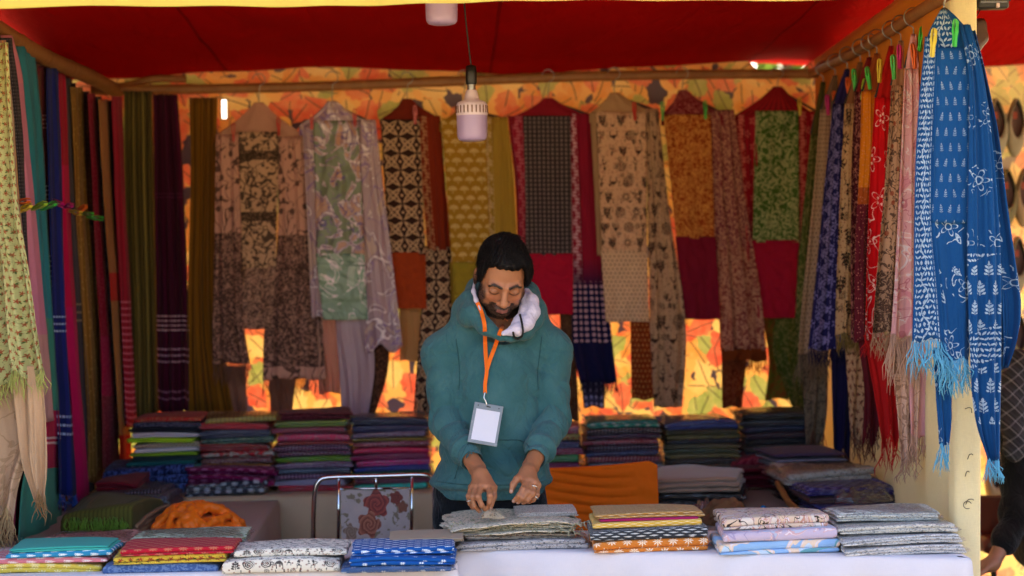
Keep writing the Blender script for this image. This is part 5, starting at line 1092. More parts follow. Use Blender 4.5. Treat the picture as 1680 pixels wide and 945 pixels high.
front('white fabric printed with village figures, lower of two', 362, 560, 0.0, 0.058, pm('#E4DCCC', 'warli', '#2E2A2E'), k=1)
front('white fabric printed with village figures, upper of two', 382, 572, 0.060, 0.034, pm('#E2DACA', 'warli', '#33302E'), dy=0.06, k=0)
front('blue wrapped textile with clear film, bottom of the blue stack', 558, 742, 0.0, 0.030, pm('#2A5A9A', 'star', '#D8E0EC'), True)
front('blue cotton with white crosses in the blue stack', 572, 748, 0.031, 0.036, pm('#12509A', 'star', '#E8EEF4'), k=0)
front('blue cotton with white sprigs on top of the blue stack', 578, 748, 0.068, 0.030, pm('#12509A', 'leafy', '#E8EEF4'), dy=0.05, k=0)
front('flat brown paper coloured cloth behind the blue stack', 636, 760, 0.085, 0.016, pm('#B09A80', 'plain'), dy=0.22, k=2)
front('grey printed pack in clear film under the cloth the man handles', 748, 964, 0.0, 0.034, pm('#CCC6C4', 'fine', '#3A3A40'), True)
front('dark printed cloth between the grey pack and the loose beige cloth', 762, 944, 0.035, 0.020, pm('#A89A88', 'warli', '#2A2A34'), dy=0.05, k=4)
PLOOSE.append(pack_mesh(47, layers=8, h=0.045, loose=5.0)); PLOOSE[1], PLOOSE[4] = PLOOSE[4], PLOOSE[1]
front('beige printed cloth folded in ruffles that the man handles', 742, 956, 0.055, 0.046, pm('#E2D2B8', 'fine', '#5A6A48'), dy=0.05, loose=True, d=0.34, k=1)
PLOOSE[1], PLOOSE[4] = PLOOSE[4], PLOOSE[1]
front('upper grey beige printed fold on the pile before the man', 846, 948, 0.100, 0.014, pm('#D8CCC0', 'fine', '#7A5A4A'), dy=0.20, d=0.20, k=2)
front('orange cotton with white daisies, bottom of its stack', 976, 1166, 0.0, 0.046, pm('#D07A30', 'daisy', '#F0DCC0'), k=0)
front('charcoal ikat cotton above the orange one', 968, 1166, 0.047, 0.040, pm('#34373C', 'ikat', '#C8C8C8'), k=0)
front('yellow ikat cotton above the charcoal one', 972, 1156, 0.088, 0.024, pm('#D8A840', 'ikat', '#F0E0B0'), dy=0.04, k=1)
front('thin magenta cloth between yellow and ochre cottons', 984, 1150, 0.112, 0.010, pm('#A01A5A', 'plain'), dy=0.05, k=1)
front('ochre brown spotted cotton on top of the daisy stack', 976, 1156, 0.122, 0.020, pm('#A87A3A', 'ikat', '#E0C8A0'), dy=0.06, k=3)
front('pale blue and peach cotton, bottom of its stack', 1182, 1382, 0.0, 0.048, pr_marble('blue_peach', ('#8FB4DC', '#E8CDB4', '#BCD0E4'), 5.0, '#6AA0A8'), k=0)
front('pale lilac and rose cotton above the blue peach one', 1186, 1378, 0.049, 0.038, pr_marble('lilac_rose', ('#C4B4C8', '#D0A8AC', '#B8BCD0'), 6.0, '#A89AB8'), k=1)
front('cream cotton with black and pink brush strokes on its stack', 1188, 1364, 0.088, 0.046, pm('#D8BEA4', 'marb', '#C0907E'), dy=0.05, k=0)
for i, (nm, l, r, dy) in enumerate((('bottom of', 1392, 1588, 0.03), ('second from bottom in', 1384, 1580, 0.05), ('third from bottom in', 1376, 1572, 0.09), ('top of', 1374, 1544, 0.15))):
    front('grey scribble printed pack in clear film, %s the rightmost front stack' % nm, l, r, i * 0.034, 0.030, pm(('#E6E0DA', '#E0DEDC', '#EAE4D6', '#DCDED6')[i], 'fine', '#6A6A6A'), True, dy=dy, rz=(-.02, .03, -.04, .02)[i])
# loose threads and ruffles on the pile in front of the man
geos = []
for k in range(150):
    q = random.uniform(750, 965); Yf, zt = front_edge(q); p = P(q, 880, Yf + random.uniform(0.05, 0.14)); p[2] = zt + 0.040 + random.uniform(0.0, 0.038); l = random.uniform(.015, .035); a = random.uniform(0, 6.28)
    geos.append(tube_geo([p, p + np.array([math.cos(a) * l * .5, -abs(math.sin(a)) * l * .4 - .004, .006]), p + np.array([math.cos(a) * l, -.012 - abs(math.sin(a)) * l * .5, -.004])], [.0014, .0018, .0008], 4))
v, f = merge(geos); attach(mk('loose_threads', v, f, plain('thread_beige', '#A8A488', wear=0.1, bump=0)), 'beige printed cloth folded in ruffles')

# ================================================================== chairs
CHROME = simple('chrome', '#D8D8DC', 0.12, metal=1.0, var=0.03)
def rose_panel():
    g = G('rose_print_plastic'); u, v = g.uv(); wn = (g.noise(u, v, 26.0, 3.0, .6) - 0.5) * 0.022; u1, v1 = u + wn, v - wn
    c = g.mix(g.noise(u, v, 9.0, 4.0, .6, 2.0), '#A08A88', '#CDBAB2')
    lv = (g.noise(u, v, 30.0, 2.0, .5, 5.0, 1.0) > .58) * (g.noise(u, v, 7.0, 1.0, .5, 8.0) > .46); c = g.mix(lv * .8, c, g.mix(g.noise(u, v, 70.0), '#4A3E22', '#8A7448'))
    for (cx, cy, r, a, b) in ((.135, .05, .052, '#5E1616', '#B0483C'), (.105, .118, .048, '#6A2418', '#C07458'), (.21, .03, .026, '#5A1410', '#8E3A2A'), (.235, .06, .022, '#5A2A1A', '#9A5A40'), (.035, .14, .03, '#7A5A4A', '#A88A74')):
        x, y = u1 - cx, v1 - cy; l = g.ln(x, y); an = g.at(y, x); pet = g.fr(l / (r * .30) + an * .159 * 2.0 + g.noise(u, v, 40.0) * .5)
        c = g.mix((l < g.cos(an * 5.0 + cx * 60.0) * (r * .14) + r * .86), c, g.mix(pet, a, b))
    return g.finish(c, rough=0.35, spec=0.5, sheen=0.0, bump=0.02)
YC = 6.62
ch = empty('chrome_chair', (P(614, 880, YC)[0], YC, 0), 'chrome tube chair with rose printed back panel left of the man', 'chair')
def c3(px, py, dy=0.0): return P(px, py, YC + dy)
bl, br = c3(514, 892), c3(712, 890)
path = [np.array([bl[0], YC + .02, 0.01]), np.array([bl[0], YC + .0, .42]), c3(514, 888), c3(515, 830), c3(518, 800), c3(526, 787), c3(545, 783), c3(620, 781), c3(690, 779), c3(704, 782), c3(711, 792), c3(713, 830), c3(713, 888), np.array([br[0], YC, .42]), np.array([br[0], YC + .02, 0.01])]
tube('back_frame', path, 0.0085, CHROME, ch, 12, 110)
for px in (556, 676): tube('upright', [c3(px, 782), c3(px - 1, 900)], 0.006, CHROME, ch)
tube('upright', [c3(617, 781), c3(617, 802)], 0.006, CHROME, ch)
tube('panel_rail', [c3(556, 802), c3(676, 801)], 0.004, CHROME, ch)
pa, pb_ = c3(559, 804), c3(673, 900); nn = 16; V, UV = [], []
for side in (0, 1):
    for j in range(nn):
        for i in range(nn):
            s, t = i / (nn - 1), j / (nn - 1); V.append((pa[0] + (pb_[0] - pa[0]) * s, YC + (0.006 if side else -0.006) + 0.012 * math.sin(math.pi * s), pa[2] + (pb_[2] - pa[2]) * t)); UV.append((s * .26, t * .2))
F = grid_faces(nn, nn); F += [tuple(q + nn * nn for q in f[::-1]) for f in F]
mk('back_panel', V, F, rose_panel(), ch, UV)
mk('seat', *box_geo(((bl[0] + br[0]) / 2, YC - 0.19, 0.45), (br[0] - bl[0] - .02, 0.38, 0.04), 0.012), simple('maroon_vinyl', '#4A1A1E', 0.4), ch)
for x in (bl[0], br[0]):
    tube('front_leg', [np.array([x, YC - .37, 0.01]), np.array([x, YC - .36, .25]), np.array([x, YC - .34, .43]), np.array([x, YC - .2, .44]), np.array([x, YC, .43])], 0.0085, CHROME, ch, 10, 24)
# second chair wholly under an orange cloth
YO = 6.74
oc = empty('plastic_chair', (P(985, 800, YO)[0], YO, 0), 'dark chair hidden under the orange cloth right of the man', 'chair')
xa, xb = P(908, 800, YO)[0], P(1064, 800, YO)[0]; zt = P(1000, 768, YO)[2]
mk('backrest', *box_geo(((xa + xb) / 2, YO, (zt + .5) / 2 - 0.012), (xb - xa, 0.03, zt - .5), 0.012), DARKP, oc)
mk('seat', *box_geo(((xa + xb) / 2, YO + .2, .43), (xb - xa, 0.40, 0.03), 0.012), DARKP, oc)
for x in (xa + .02, xb - .02):
    for y in (YO + .02, YO + .38): tube('leg', [(x, y, 0), (x, y, .42)], 0.012, DARKP, oc)
V, UV = [], []; nu, nv = 90, 110; q0, q1 = P(890, 800, YO - .03)[0], P(1079, 800, YO - .03)[0]
for j in range(nv):
    t = j / (nv - 1)
    for i in range(nu):
        s = i / (nu - 1); x = q0 + (q1 - q0) * s
        top = P(890, 771, YO - .03)[2] + (P(1060, 758, YO - .03)[2] - P(890, 771, YO - .03)[2]) * s ** 2.2 - max(0, s - 0.93) * 0.25
        sag = 0.5 * (math.sin(math.pi * min(s * 1.02, 1)))
        tt = max(0.0, t - 0.08) / 0.92
        fold = 0.016 * math.exp(-tt * 0.9) * (abs(math.sin(tt * 44 - sag * 5.0 - s * 2.6 + 0.6 * math.sin(s * 5))) ** .6) * math.sin(math.pi * min(1, s * 1.15 + .05)) + 0.004 * fbm(s * 5, tt * 7, 3.0)
        if t < 0.08: y = YO + 0.03 - 0.06 * math.sin(t / 0.08 * math.pi / 2); z = top - 0.0 + 0.006 * math.sin(t / 0.08 * math.pi / 2)
        else: y = YO - 0.030 - fold - 0.02 * tt; z = top - tt * (top - 0.36)
        V.append((x + 0.012 * tt * (s - .5), y, z)); UV.append((x, t * .6))
tag(mk('draped_cloth', V, grid_faces(nu, nv), plain('orange_cotton', '#FA7412', rough=0.7, wear=0.05, trans=0.2), None, UV, thick=0.002), 'orange cloth draped over a chair back right of the man', 'cloth')

# ================================================================== hanging bulbs
WPL = simple('white_plastic', '#CDBCC6', 0.35, spec=0.5); DIF = simple('frosted_diffuser', '#A690B4', 0.3, spec=0.5, var=0.02)
def bulb(px, py_bot, Y, r, label):
    p = P(px, py_bot, Y); s = r / 0.05
    e = empty('led_bulb', p, label, 'light bulb', 'unlit bulbs hanging under the canopy')
    v, f = lathe_geo([(0.001, 0), (0.030, .0005), (.042, .004), (.0475, .011), (.049, .02), (.050, .05), (.050, .084)], 36); mk('diffuser', v * s, f, DIF, e, local=True)
    v, f = lathe_geo([(.0505, .084), (.0515, .088), (.0515, .118), (.046, .128), (.026, .136), (.022, .15), (.018, .166), (.016, .168)], 36); hs_ = mk('housing', v * s, f, WPL, e, local=True)
    for k in range(24):
        a = 2 * math.pi * k / 24; c = np.array([math.cos(a), math.sin(a), 0]); v, f = tube_geo([c * .0516 + (0, 0, .092), c * .0516 + (0, 0, .116)], .0022, 5); mk('rib', v * s, f, WOODH, hs_, local=True)
    v, f = lathe_geo([(.0135, .166), (.0145, .172), (.0135, .178), (.0145, .184), (.0135, .19)], 20); mk('screw_base', v * s, f, WIRE, e, local=True)
    v, f = lathe_geo([(.016, .186), (.0185, .190), (.0185, .222), (.017, .246), (.006, .250), (.001, .251)], 24); mk('socket', v * s, f, DARKP, e, local=True)
    top = np.array([p[0], p[1], p[2]]) + np.array([0, 0, .25 * s]); cz = canopy_z(p[0] - .02, Y)
    tube('cord', [top - np.array([0, 0, .003]), top + np.array([-.012, .0, (cz - top[2]) * .35]), top + np.array([-.022, .0, (cz - top[2]) * .7]), np.array([top[0] - .035, Y, cz + .005])], 0.0026, DARKP, e, 8, 20)
bulb(775, 232, 6.15, 0.050, 'unlit cylinder bulb hanging in the middle above the man')
bulb(725, 41, 5.85, 0.050, 'unlit cylinder bulb cut off by the top edge beside the valance')
# ================================================================== the man: signed-distance modelling, meshed with surface nets
def A3(*v): return np.array(v, np.float32)
def cap(p, a, b, ra, rb):
    a, b = np.asarray(a, np.float32), np.asarray(b, np.float32); ab = b - a; t = np.clip(((p - a) @ ab) / max(1e-9, float(ab @ ab)), 0, 1)
    return np.linalg.norm(p - (a + t[:, None] * ab), axis=1) - (ra + t * (rb - ra))
def ell(p, c, r):
    q = p - np.asarray(c, np.float32); r = np.asarray(r, np.float32); k0 = np.linalg.norm(q / r, axis=1); k1 = np.linalg.norm(q / (r * r), axis=1) + 1e-9
    return k0 * (k0 - 1) / k1
def smin(a, b, k): h = np.clip(0.5 + 0.5 * (b - a) / k, 0, 1); return b * (1 - h) + a * h - k * h * (1 - h)
def smax(a, b, k): return -smin(-a, -b, k)
def chain(p, pts, rad, k=0.004):
    d = None
    for i in range(len(pts) - 1):
        c = cap(p, pts[i], pts[i + 1], rad[i], rad[i + 1]); d = c if d is None else smin(d, c, k)
    return d
def surface(f, lo, hi, h, B=8):
    lo, hi = np.asarray(lo, float), np.asarray(hi, float); nb = np.ceil((hi - lo) / (h * B)).astype(int); n = nb * B + 1
    ctr = [lo[a] + (np.arange(nb[a]) + 0.5) * B * h for a in range(3)]
    C = np.stack(np.meshgrid(*ctr, indexing='ij'), -1).reshape(-1, 3).astype(np.float32); dc = f(C)
    keep = np.abs(dc) < B * h * 0.87 * 1.5
    D = np.repeat(np.repeat(np.repeat(np.where(dc > 0, 1, -1).reshape(nb).astype(np.float32), B, 0), B, 1), B, 2); D = np.pad(D, ((0, 1),) * 3, mode='edge')
    idx = np.argwhere(keep.reshape(nb)); o = np.stack(np.meshgrid(*[np.arange(B + 1)] * 3, indexing='ij'), -1).reshape(-1, 3)
    for s0 in range(0, len(idx), 600):
        g = (idx[s0:s0 + 600, None, :] * B + o[None]).reshape(-1, 3); D[g[:, 0], g[:, 1], g[:, 2]] = f((lo + g * h).astype(np.float32))
    S_ = D < 0; c8 = [S_[i:n[0] - 1 + i, j:n[1] - 1 + j, k:n[2] - 1 + k] for i in (0, 1) for j in (0, 1) for k in (0, 1)]
    cnt = sum(c.astype(np.int8) for c in c8); act = np.argwhere((cnt > 0) & (cnt < 8)); vid = -np.ones(np.array(n) - 1, np.int64); vid[act[:, 0], act[:, 1], act[:, 2]] = np.arange(len(act))
    acc = np.zeros((len(act), 3)); num = np.zeros(len(act))
    cor = np.array([(i, j, k) for i in (0, 1) for j in (0, 1) for k in (0, 1)])
    val = np.stack([D[act[:, 0] + c[0], act[:, 1] + c[1], act[:, 2] + c[2]] for c in cor], 1)
    for a in range(8):
        for b in range(a + 1, 8):
            if np.abs(cor[a] - cor[b]).sum() != 1: continue
            va, vb = val[:, a], val[:, b]; m = (va < 0) != (vb < 0); t = np.where(m, va / np.where(va == vb, 1, va - vb), 0)
            acc += np.where(m[:, None], cor[a] + t[:, None] * (cor[b] - cor[a]), 0); num += m
    V = lo + (act + acc / num[:, None]) * h; F = []
    for ax in range(3):
        u, v = (ax + 1) % 3, (ax + 2) % 3; sl0 = [slice(None)] * 3; sl1 = [slice(None)] * 3; sl0[ax] = slice(0, -1); sl1[ax] = slice(1, None)
        e = np.argwhere(S_[tuple(sl0)] != S_[tuple(sl1)]); e = e[(e[:, u] > 0) & (e[:, v] > 0) & (e[:, u] < n[u] - 1) & (e[:, v] < n[v] - 1)]
        ins = S_[e[:, 0], e[:, 1], e[:, 2]]; du, dv = np.eye(3, dtype=int)[u], np.eye(3, dtype=int)[v]
        q = np.stack([vid[tuple((e - du - dv).T)], vid[tuple((e - dv).T)], vid[tuple(e.T)], vid[tuple((e - du).T)]], 1)
        q[~ins] = q[~ins][:, ::-1]; F.append(q)
    F = np.vstack(F); F = F[(F >= 0).all(1)]
    return V, F
def smooth_mesh(V, F, it=2, lam=0.5):
    E = np.vstack([F[:, [0, 1]], F[:, [1, 2]], F[:, [2, 3]], F[:, [3, 0]]])
    for _ in range(it):
        acc = np.zeros_like(V); num = np.zeros(len(V)); np.add.at(acc, E[:, 0], V[E[:, 1]]); np.add.at(num, E[:, 0], 1); np.add.at(acc, E[:, 1], V[E[:, 0]]); np.add.at(num, E[:, 1], 1)
        V = V * (1 - lam) + lam * acc / num[:, None]
    return V
def fast_mesh(name, V, F, mat, parent, cols=None, uv=None):
    me = bpy.data.meshes.new(name); V = V - np.array(parent.location) if parent is not None else V
    me.vertices.add(len(V)); me.vertices.foreach_set('co', V.astype(np.float32).ravel()); me.loops.add(F.size); me.loops.foreach_set('vertex_index', F.astype(np.int32).ravel())
    me.polygons.add(len(F)); me.polygons.foreach_set('loop_start', np.arange(0, F.size, 4, dtype=np.int32)); me.polygons.foreach_set('loop_total', np.full(len(F), 4, dtype=np.int32))
    me.update(calc_edges=True); me.polygons.foreach_set('use_smooth', np.ones(len(F), bool))
    if cols is not None:
        at = me.color_attributes.new('tone', 'FLOAT_COLOR', 'POINT'); at.data.foreach_set('color', np.c_[cols, np.ones(len(cols))].astype(np.float32).ravel())
    if uv is not None:
        l = me.uv_layers.new(name='UVMap'); l.data.foreach_set('uv', uv[F.ravel()].astype(np.float32).ravel())
    me.materials.append(mat); o = bpy.data.objects.new(name, me); COL.objects.link(o); o.parent = parent; return o

def nz3(p, s, seed=0.0):
    """cheap smooth pseudo noise from rotated sines"""
    x, y, z = p[:, 0] * s + seed, p[:, 1] * s + seed * 1.7, p[:, 2] * s - seed
    return (np.sin(1.0 * x + 1.7 * y + 0.6 * z + 1.3 * np.sin(0.9 * z + x)) + np.sin(-1.3 * x + 0.8 * y + 1.9 * z + 1.1 * np.sin(1.4 * y - z)) + 0.5 * np.sin(2.3 * x - 2.1 * y + 2.7 * z)) / 2.5

for _h in HEAPS: _h()
# --- joints, read off the picture and given depth
YM = 6.06
SHL, SHR = P(724, 580, YM + .00), P(906, 574, YM + .00)            # shoulders (viewer's left, right)
ELL, ELR = P(733, 692, YM - .05), P(908, 690, YM - .05)            # elbows
WRL, WRR = P(783, 769, 5.80), P(871, 765, 5.80)                    # wrists
NK0 = P(822, 560, YM + .02); PEL = P(805, 815, YM + .04)
# head frame
tilt, yaw, roll = math.radians(35), math.radians(3), math.radians(7)
ef = np.array([math.sin(yaw) * math.cos(tilt), -math.cos(yaw) * math.cos(tilt), -math.sin(tilt)])
eu0 = np.array([0, -math.sin(tilt), math.cos(tilt)]); ex0 = np.cross(ef, eu0) ; ex0 = -ex0 if ex0[0] < 0 else ex0
ex0 /= np.linalg.norm(ex0); eu0 = np.cross(ex0, -ef); eu0 = eu0 if eu0[2] > 0 else -eu0
ex = ex0 * math.cos(roll) - eu0 * math.sin(roll) * -1 * -1; eu = eu0 * math.cos(roll) + ex0 * math.sin(roll)
ex = ex0 * math.cos(roll) - eu0 * math.sin(roll)
HO = P(828, 479, 5.865) - 0.086 * ef * 1.04
HM = np.stack([ex, ef, eu]).astype(np.float32)                       # world -> head rows
HS = 1.00                                                             # head scale
def to_head(p): return ((p - HO.astype(np.float32)) @ HM.T) / HS
def from_head(q): return HO + (np.asarray(q) * HS) @ HM
def head_sdf(p):
    q = to_head(p); qa = q.copy(); qa[:, 0] = np.abs(q[:, 0])
    d = ell(q, (0, -.012, .034), (.074, .096, .087))
    d = smin(d, ell(q, (0, .020, -.032), (.066, .066, .082)), .03)
    d = smin(d, ell(q, (0, .052, -.098), (.032, .030, .023)), .025)               # chin
    d = smin(d, ell(qa, (.046, .010, -.075), (.020, .038, .024)), .025)           # jaw corner
    d = smin(d, ell(qa, (.043, .056, -.026), (.024, .022, .018)), .022)           # cheekbone
    d = smin(d, cap(qa, (.012, .090, .016), (.046, .074, .015), .009, .008), .014)  # brow ridge
    d = smax(d, -ell(qa, (.031, .103, -.004), (.021, .020, .014)), .012)           # eye sockets
    d = smin(d, ell(qa, (.0315, .0755, -.006), (.0160, .0145, .0125)), .005)       # lidded eyes
    d = smin(d, cap(q, (0, .088, .006), (0, .110, -.032), .0085, .0120), .012)     # nose bridge
    d = smin(d, ell(q, (0, .108, -.036), (.0145, .0120, .0105)), .007); d = smin(d, ell(qa, (.0145, .098, -.039), (.0086, .0110, .0082)), .005)
    d = smax(d, -ell(qa, (.0065, .108, -.0495), (.0036, .0060, .0040)), .003)
    d = smin(d, ell(q, (0, .086, -.068), (.028, .014, .016)), .012)                # muzzle
    d = smin(d, cap(qa, (.0, .0995, -.0635), (.019, .0905, -.0660), .0048, .0025), .004)
    d = smin(d, cap(qa, (.0, .0985, -.0725), (.017, .0910, -.0690), .0056, .0025), .004)
    d = smax(d, -cap(qa, (.0, .107, -.0680), (.020, .0945, -.0672), .0016, .0010), .003)
    e = np.minimum(ell(qa, (.083, -.006, -.012), (.0085, .019, .030)), 9); e = smax(e, -ell(qa, (.094, -.001, -.012), (.007, .011, .018)), .004); d = smin(d, e, .006)
    return d * HS
def bones_sdf(p):
    """shoulders, torso and arms under the clothes, and the neck"""
    d = cap(p, from_head((0, -.030, -.07)), NK0 + np.array([0, .02, 0]), .056, .066)
    d = smin(d, cap(p, SHL + [.05, 0, -.02], SHR - [.05, 0, .02], .045, .045), .06)
    zt, zb = NK0[2] - .05, PEL[2]; t = np.clip((zt - p[:, 2]) / (zt - zb), -.3, 1.3); cx = NK0[0] + (PEL[0] - NK0[0]) * t; cy = YM + .02
    a = .120 - .010 * np.sin(np.clip(t, 0, 1) * math.pi); b = .085
    e = (np.sqrt(((p[:, 0] - cx) / a) ** 2 + ((p[:, 1] - cy) / b) ** 2) - 1) * .10; e = smax(e, np.abs(p[:, 2] - (zt + zb) / 2) - (zt - zb) / 2, .05); d = smin(d, e, .05)
    for s, el, w in ((SHL, ELL, WRL), (SHR, ELR, WRR)): d = smin(d, chain(p, [s - [0, 0, .03], el, w], [.034, .032, .026], .02), .02)
    return d
# hands: every finger a jointed chain; (px, py, depth) per joint
def jj(*a): return [P(x, y, Y) for x, y, Y in a]
HANDS = []
def hand(wr, palm, fingers, thumb):
    return dict(wr=wr, palm=palm, fingers=fingers, thumb=thumb)
hl = hand(WRL, jj((788, 780, 5.755), (776, 800, 5.715), (786, 798, 5.703), (797, 798, 5.703), (805, 801, 5.712)), [
    (jj((773, 800, 5.722), (769, 814, 5.690), (771, 826, 5.690), (776, 834, 5.705)), [.0082, .0076, .0070, .0060]),
    (jj((780, 799, 5.710), (775, 815, 5.672), (778, 830, 5.672), (787, 839, 5.690)), [.0092, .0086, .0078, .0066]),
    (jj((789, 798, 5.702), (784, 815, 5.660), (790, 829, 5.662), (798, 838, 5.685)), [.0096, .0090, .0082, .0068]),
    (jj((801, 799, 5.705), (804, 813, 5.668), (803, 824, 5.668), (800, 836, 5.690)), [.0094, .0088, .0080, .0066])],
    (jj((799, 784, 5.745), (810, 800, 5.722), (810, 815, 5.708), (804, 834, 5.698)), [.0130, .0105, .0094, .0076]))
hr = hand(WRR, jj((866, 776, 5.755), (860, 788, 5.722), (867, 788, 5.706), (875, 791, 5.702), (881, 796, 5.710)), [
    (jj((863, 788, 5.712), (858, 803, 5.672), (851, 813, 5.664), (843, 822, 5.674)), [.0094, .0090, .0082, .0066]),
    (jj((870, 789, 5.704), (866, 807, 5.664), (858, 817, 5.662), (850, 824, 5.680)), [.0096, .0090, .0082, .0068]),
    (jj((877, 792, 5.704), (874, 810, 5.666), (866, 820, 5.666), (858, 825, 5.686)), [.0092, .0086, .0078, .0066]),
    (jj((882, 797, 5.712), (881, 812, 5.684), (875, 820, 5.682), (867, 824, 5.696)), [.0082, .0076, .0070, .0060])],
    (jj((858, 777, 5.742), (848, 786, 5.712), (842, 795, 5.700), (839, 806, 5.694)), [.0130, .0106, .0096, .0076]))
def hand_sdf(p, h):
    d = cap(p, h['wr'], h['palm'][0], .0255, .0250)
    for k in h['palm'][1:]: d = smin(d, cap(p, h['palm'][0], k, .0185, .0120), .014)
    d = smin(d, cap(p, h['palm'][1], h['palm'][-1], .0105, .0105), .010)
    for pts, r in h['fingers']:
        f = chain(p, [h['palm'][0] * .35 + pts[0] * .65] + pts, [.010] + r, .004)
        for q, rr in ((pts[1], r[1]), (pts[0], r[0])): f = smin(f, np.linalg.norm(p - q.astype(np.float32), axis=1) - rr * 1.07, .005)
        d = smin(d, f, .0045)
    pts, r = h['thumb']; d = smin(d, chain(p, [h['palm'][0]] + pts, [.018] + r, .006), .006)
    return d
def body_sdf(p):
    d = bones_sdf(p)
    m = np.nonzero(np.linalg.norm(p - HO.astype(np.float32), axis=1) < .26)[0]
    if len(m): d[m] = smin(head_sdf(p[m]), d[m], .018)
    for h, k in ((hl, .8), (hr, .8)):
        m = np.nonzero(np.linalg.norm(p - h['palm'][2].astype(np.float32), axis=1) < .16)[0]
        if len(m): d[m] = smin(d[m], hand_sdf(p[m], h), .008)
    return d
man = empty('person', (PEL[0], YM, 0), 'man in a teal hoodie looking down and sorting cloth behind the table', 'person')
V, F = surface(body_sdf, (0.17 - .38, 5.62, .74), (0.17 + .40, 6.32, 1.74), 0.0026)
V = smooth_mesh(V, F, 1, 0.4)
# skin tones, trimmed beard, brows, lash line, lips, nails
q = to_head(V.astype(np.float32)); x, y, z = np.abs(q[:, 0]), q[:, 1], q[:, 2]; hd = (np.linalg.norm(q, axis=1) < .17)
rn = np.array([fbm(a * 900, b * 900, c * 900, 2) for a, b, c in V]) if len(V) < 1 else nz3(V, 900.0) * .5 + nz3(V, 420.0, 2.) * .5
cols = np.tile(np.array([.37, .150, .070]), (len(V), 1)); cols *= (1 + .07 * nz3(V, 60.0, 4.))[:, None]
def ss(v, a, b): t = np.clip((v - a) / (b - a), 0, 1); return t * t * (3 - 2 * t)
cols = cols * (1 - (ss(y, .085, .11) * (np.abs(z + .035) < .02))[:, None] * .0) 
red = np.exp(-((x - .04) ** 2 + (z + .03) ** 2) / .0006) * hd * (y > 0); cols[:, 0] *= 1 + .12 * red
jaw = ss(-z, .058 + .25 * 0, .078) * (y < .2); side = ss(x, .050, .060) * ss(-z, -.01, .02) * (y > -.012)
chk = ss(-z - .045 - (x - .0) * .25, 0, .022)
beard = np.clip(np.maximum(chk * ss(x, .026, .036), np.maximum(side * .85, ss(-z, .078, .088))), 0, 1) * (y > -.03)
must = (np.abs(z + .0565 - .0) < .0075 - .06 * 0) * (x < .036) * (y > .06); must = np.maximum(must, (np.abs(x - .030) < .008) * (z < -.055) * (z > -.095) * (y > .05))
gl = ss(-z, .050, .058) * (x < .040) * (y > .045); beard = np.maximum(beard, np.maximum(must, gl) * .97); lipm = (x < .0175) * (np.abs(z + .0690) < .0068) * (y > .08); beard = beard * (1 - lipm); beard *= (z > -.145)
beard = np.clip(beard * (1.0 + .35 * rn), 0, 1) * hd
cols = cols * (1 - .93 * beard[:, None]) + .93 * beard[:, None] * np.array([.012, .009, .008])
cols = np.where((lipm & hd)[:, None], np.array([.22, .075, .060]), cols)
bw = (x > .009) & (x < .052); by = .0175 + .004 * np.sin((x - .009) / .043 * 2.6) - ss(x, .035, .052) * .008; brow = bw * np.exp(-((z - by) / .0040) ** 2) * (y > .05) * hd; brow = np.clip(brow * (1 + .3 * rn) * 1.3, 0, 1)
cols = cols * (1 - .95 * brow[:, None]) + .95 * brow[:, None] * np.array([.010, .008, .007])
lash = (np.abs(x - .0315) < .0155) * np.exp(-((z + .0118 + ((x - .0315) / .016) ** 2 * -.0035) / .0022) ** 2) * (y > .06) * hd
cols = cols * (1 - .9 * np.clip(lash, 0, 1)[:, None]) + .9 * np.clip(lash, 0, 1)[:, None] * np.array([.008, .006, .006])
sock = np.exp(-((x - .032) ** 2 / .0005 + (z + .004) ** 2 / .0002)) * hd * (y > .05); cols *= 1 - .30 * sock[:, None]  # shade of the eye sockets painted into the skin colour
for h in (hl, hr):
    for pts, r in h['fingers'] + [h['thumb']]:
        tip = pts[-1]; dr = pts[-1] - pts[-2]; dr /= np.linalg.norm(dr); k = np.linalg.norm(V - (tip + dr * r[-1] * .3 + np.array([0, -r[-1] * .8, .002])), axis=1) < r[-1] * .72
        cols[k] = np.array([.50, .30, .235])
        for j in (1, 2): kn = np.exp(-np.linalg.norm(V - pts[j], axis=1) ** 2 / .00008); cols *= 1 - .16 * kn[:, None]
def skin_mat():
    g = G('skin'); a = g.n('ShaderNodeVertexColor'); a.layer_name = 'tone'; x, y, z = g.xyz('Object')
    n1 = g.noise(x, y, 90.0, 4.0, 0.6, 1.0); p = g.n('ShaderNodeBsdfPrincipled'); f = (n1 - 0.5) * 0.16 + 1.0
    m = g.n('ShaderNodeMix', data_type='RGBA', blend_type='MULTIPLY'); m.inputs[0].default_value = 1; g.t.links.new(a.outputs[0], m.inputs[6]); g.t.links.new(g.vec(f, f, f).k, m.inputs[7]); g.t.links.new(m.outputs[2], p.inputs['Base Color'])
    p.inputs['Roughness'].default_value = 0.48; p.inputs['Specular IOR Level'].default_value = 0.4; p.inputs['Subsurface Weight'].default_value = 0.08; p.inputs['Subsurface Radius'].default_value = (.012, .004, .002)
    nn = g.n('ShaderNodeTexNoise'); g.put(nn.inputs['Vector'], g.vec(x, y, z)); nn.inputs['Scale'].default_value = 420; b = g.n('ShaderNodeBump'); b.inputs['Strength'].default_value = .25; b.inputs['Distance'].default_value = .001
    g.t.links.new(nn.outputs[0], b.inputs['Height']); g.t.links.new(b.outputs[0], p.inputs['Normal'])
    o = g.n('ShaderNodeOutputMaterial'); g.t.links.new(p.outputs[0], o.inputs[0]); return g.mat
SKIN = skin_mat()
fast_mesh('body', V, F, SKIN, man, cols); bodyV = V

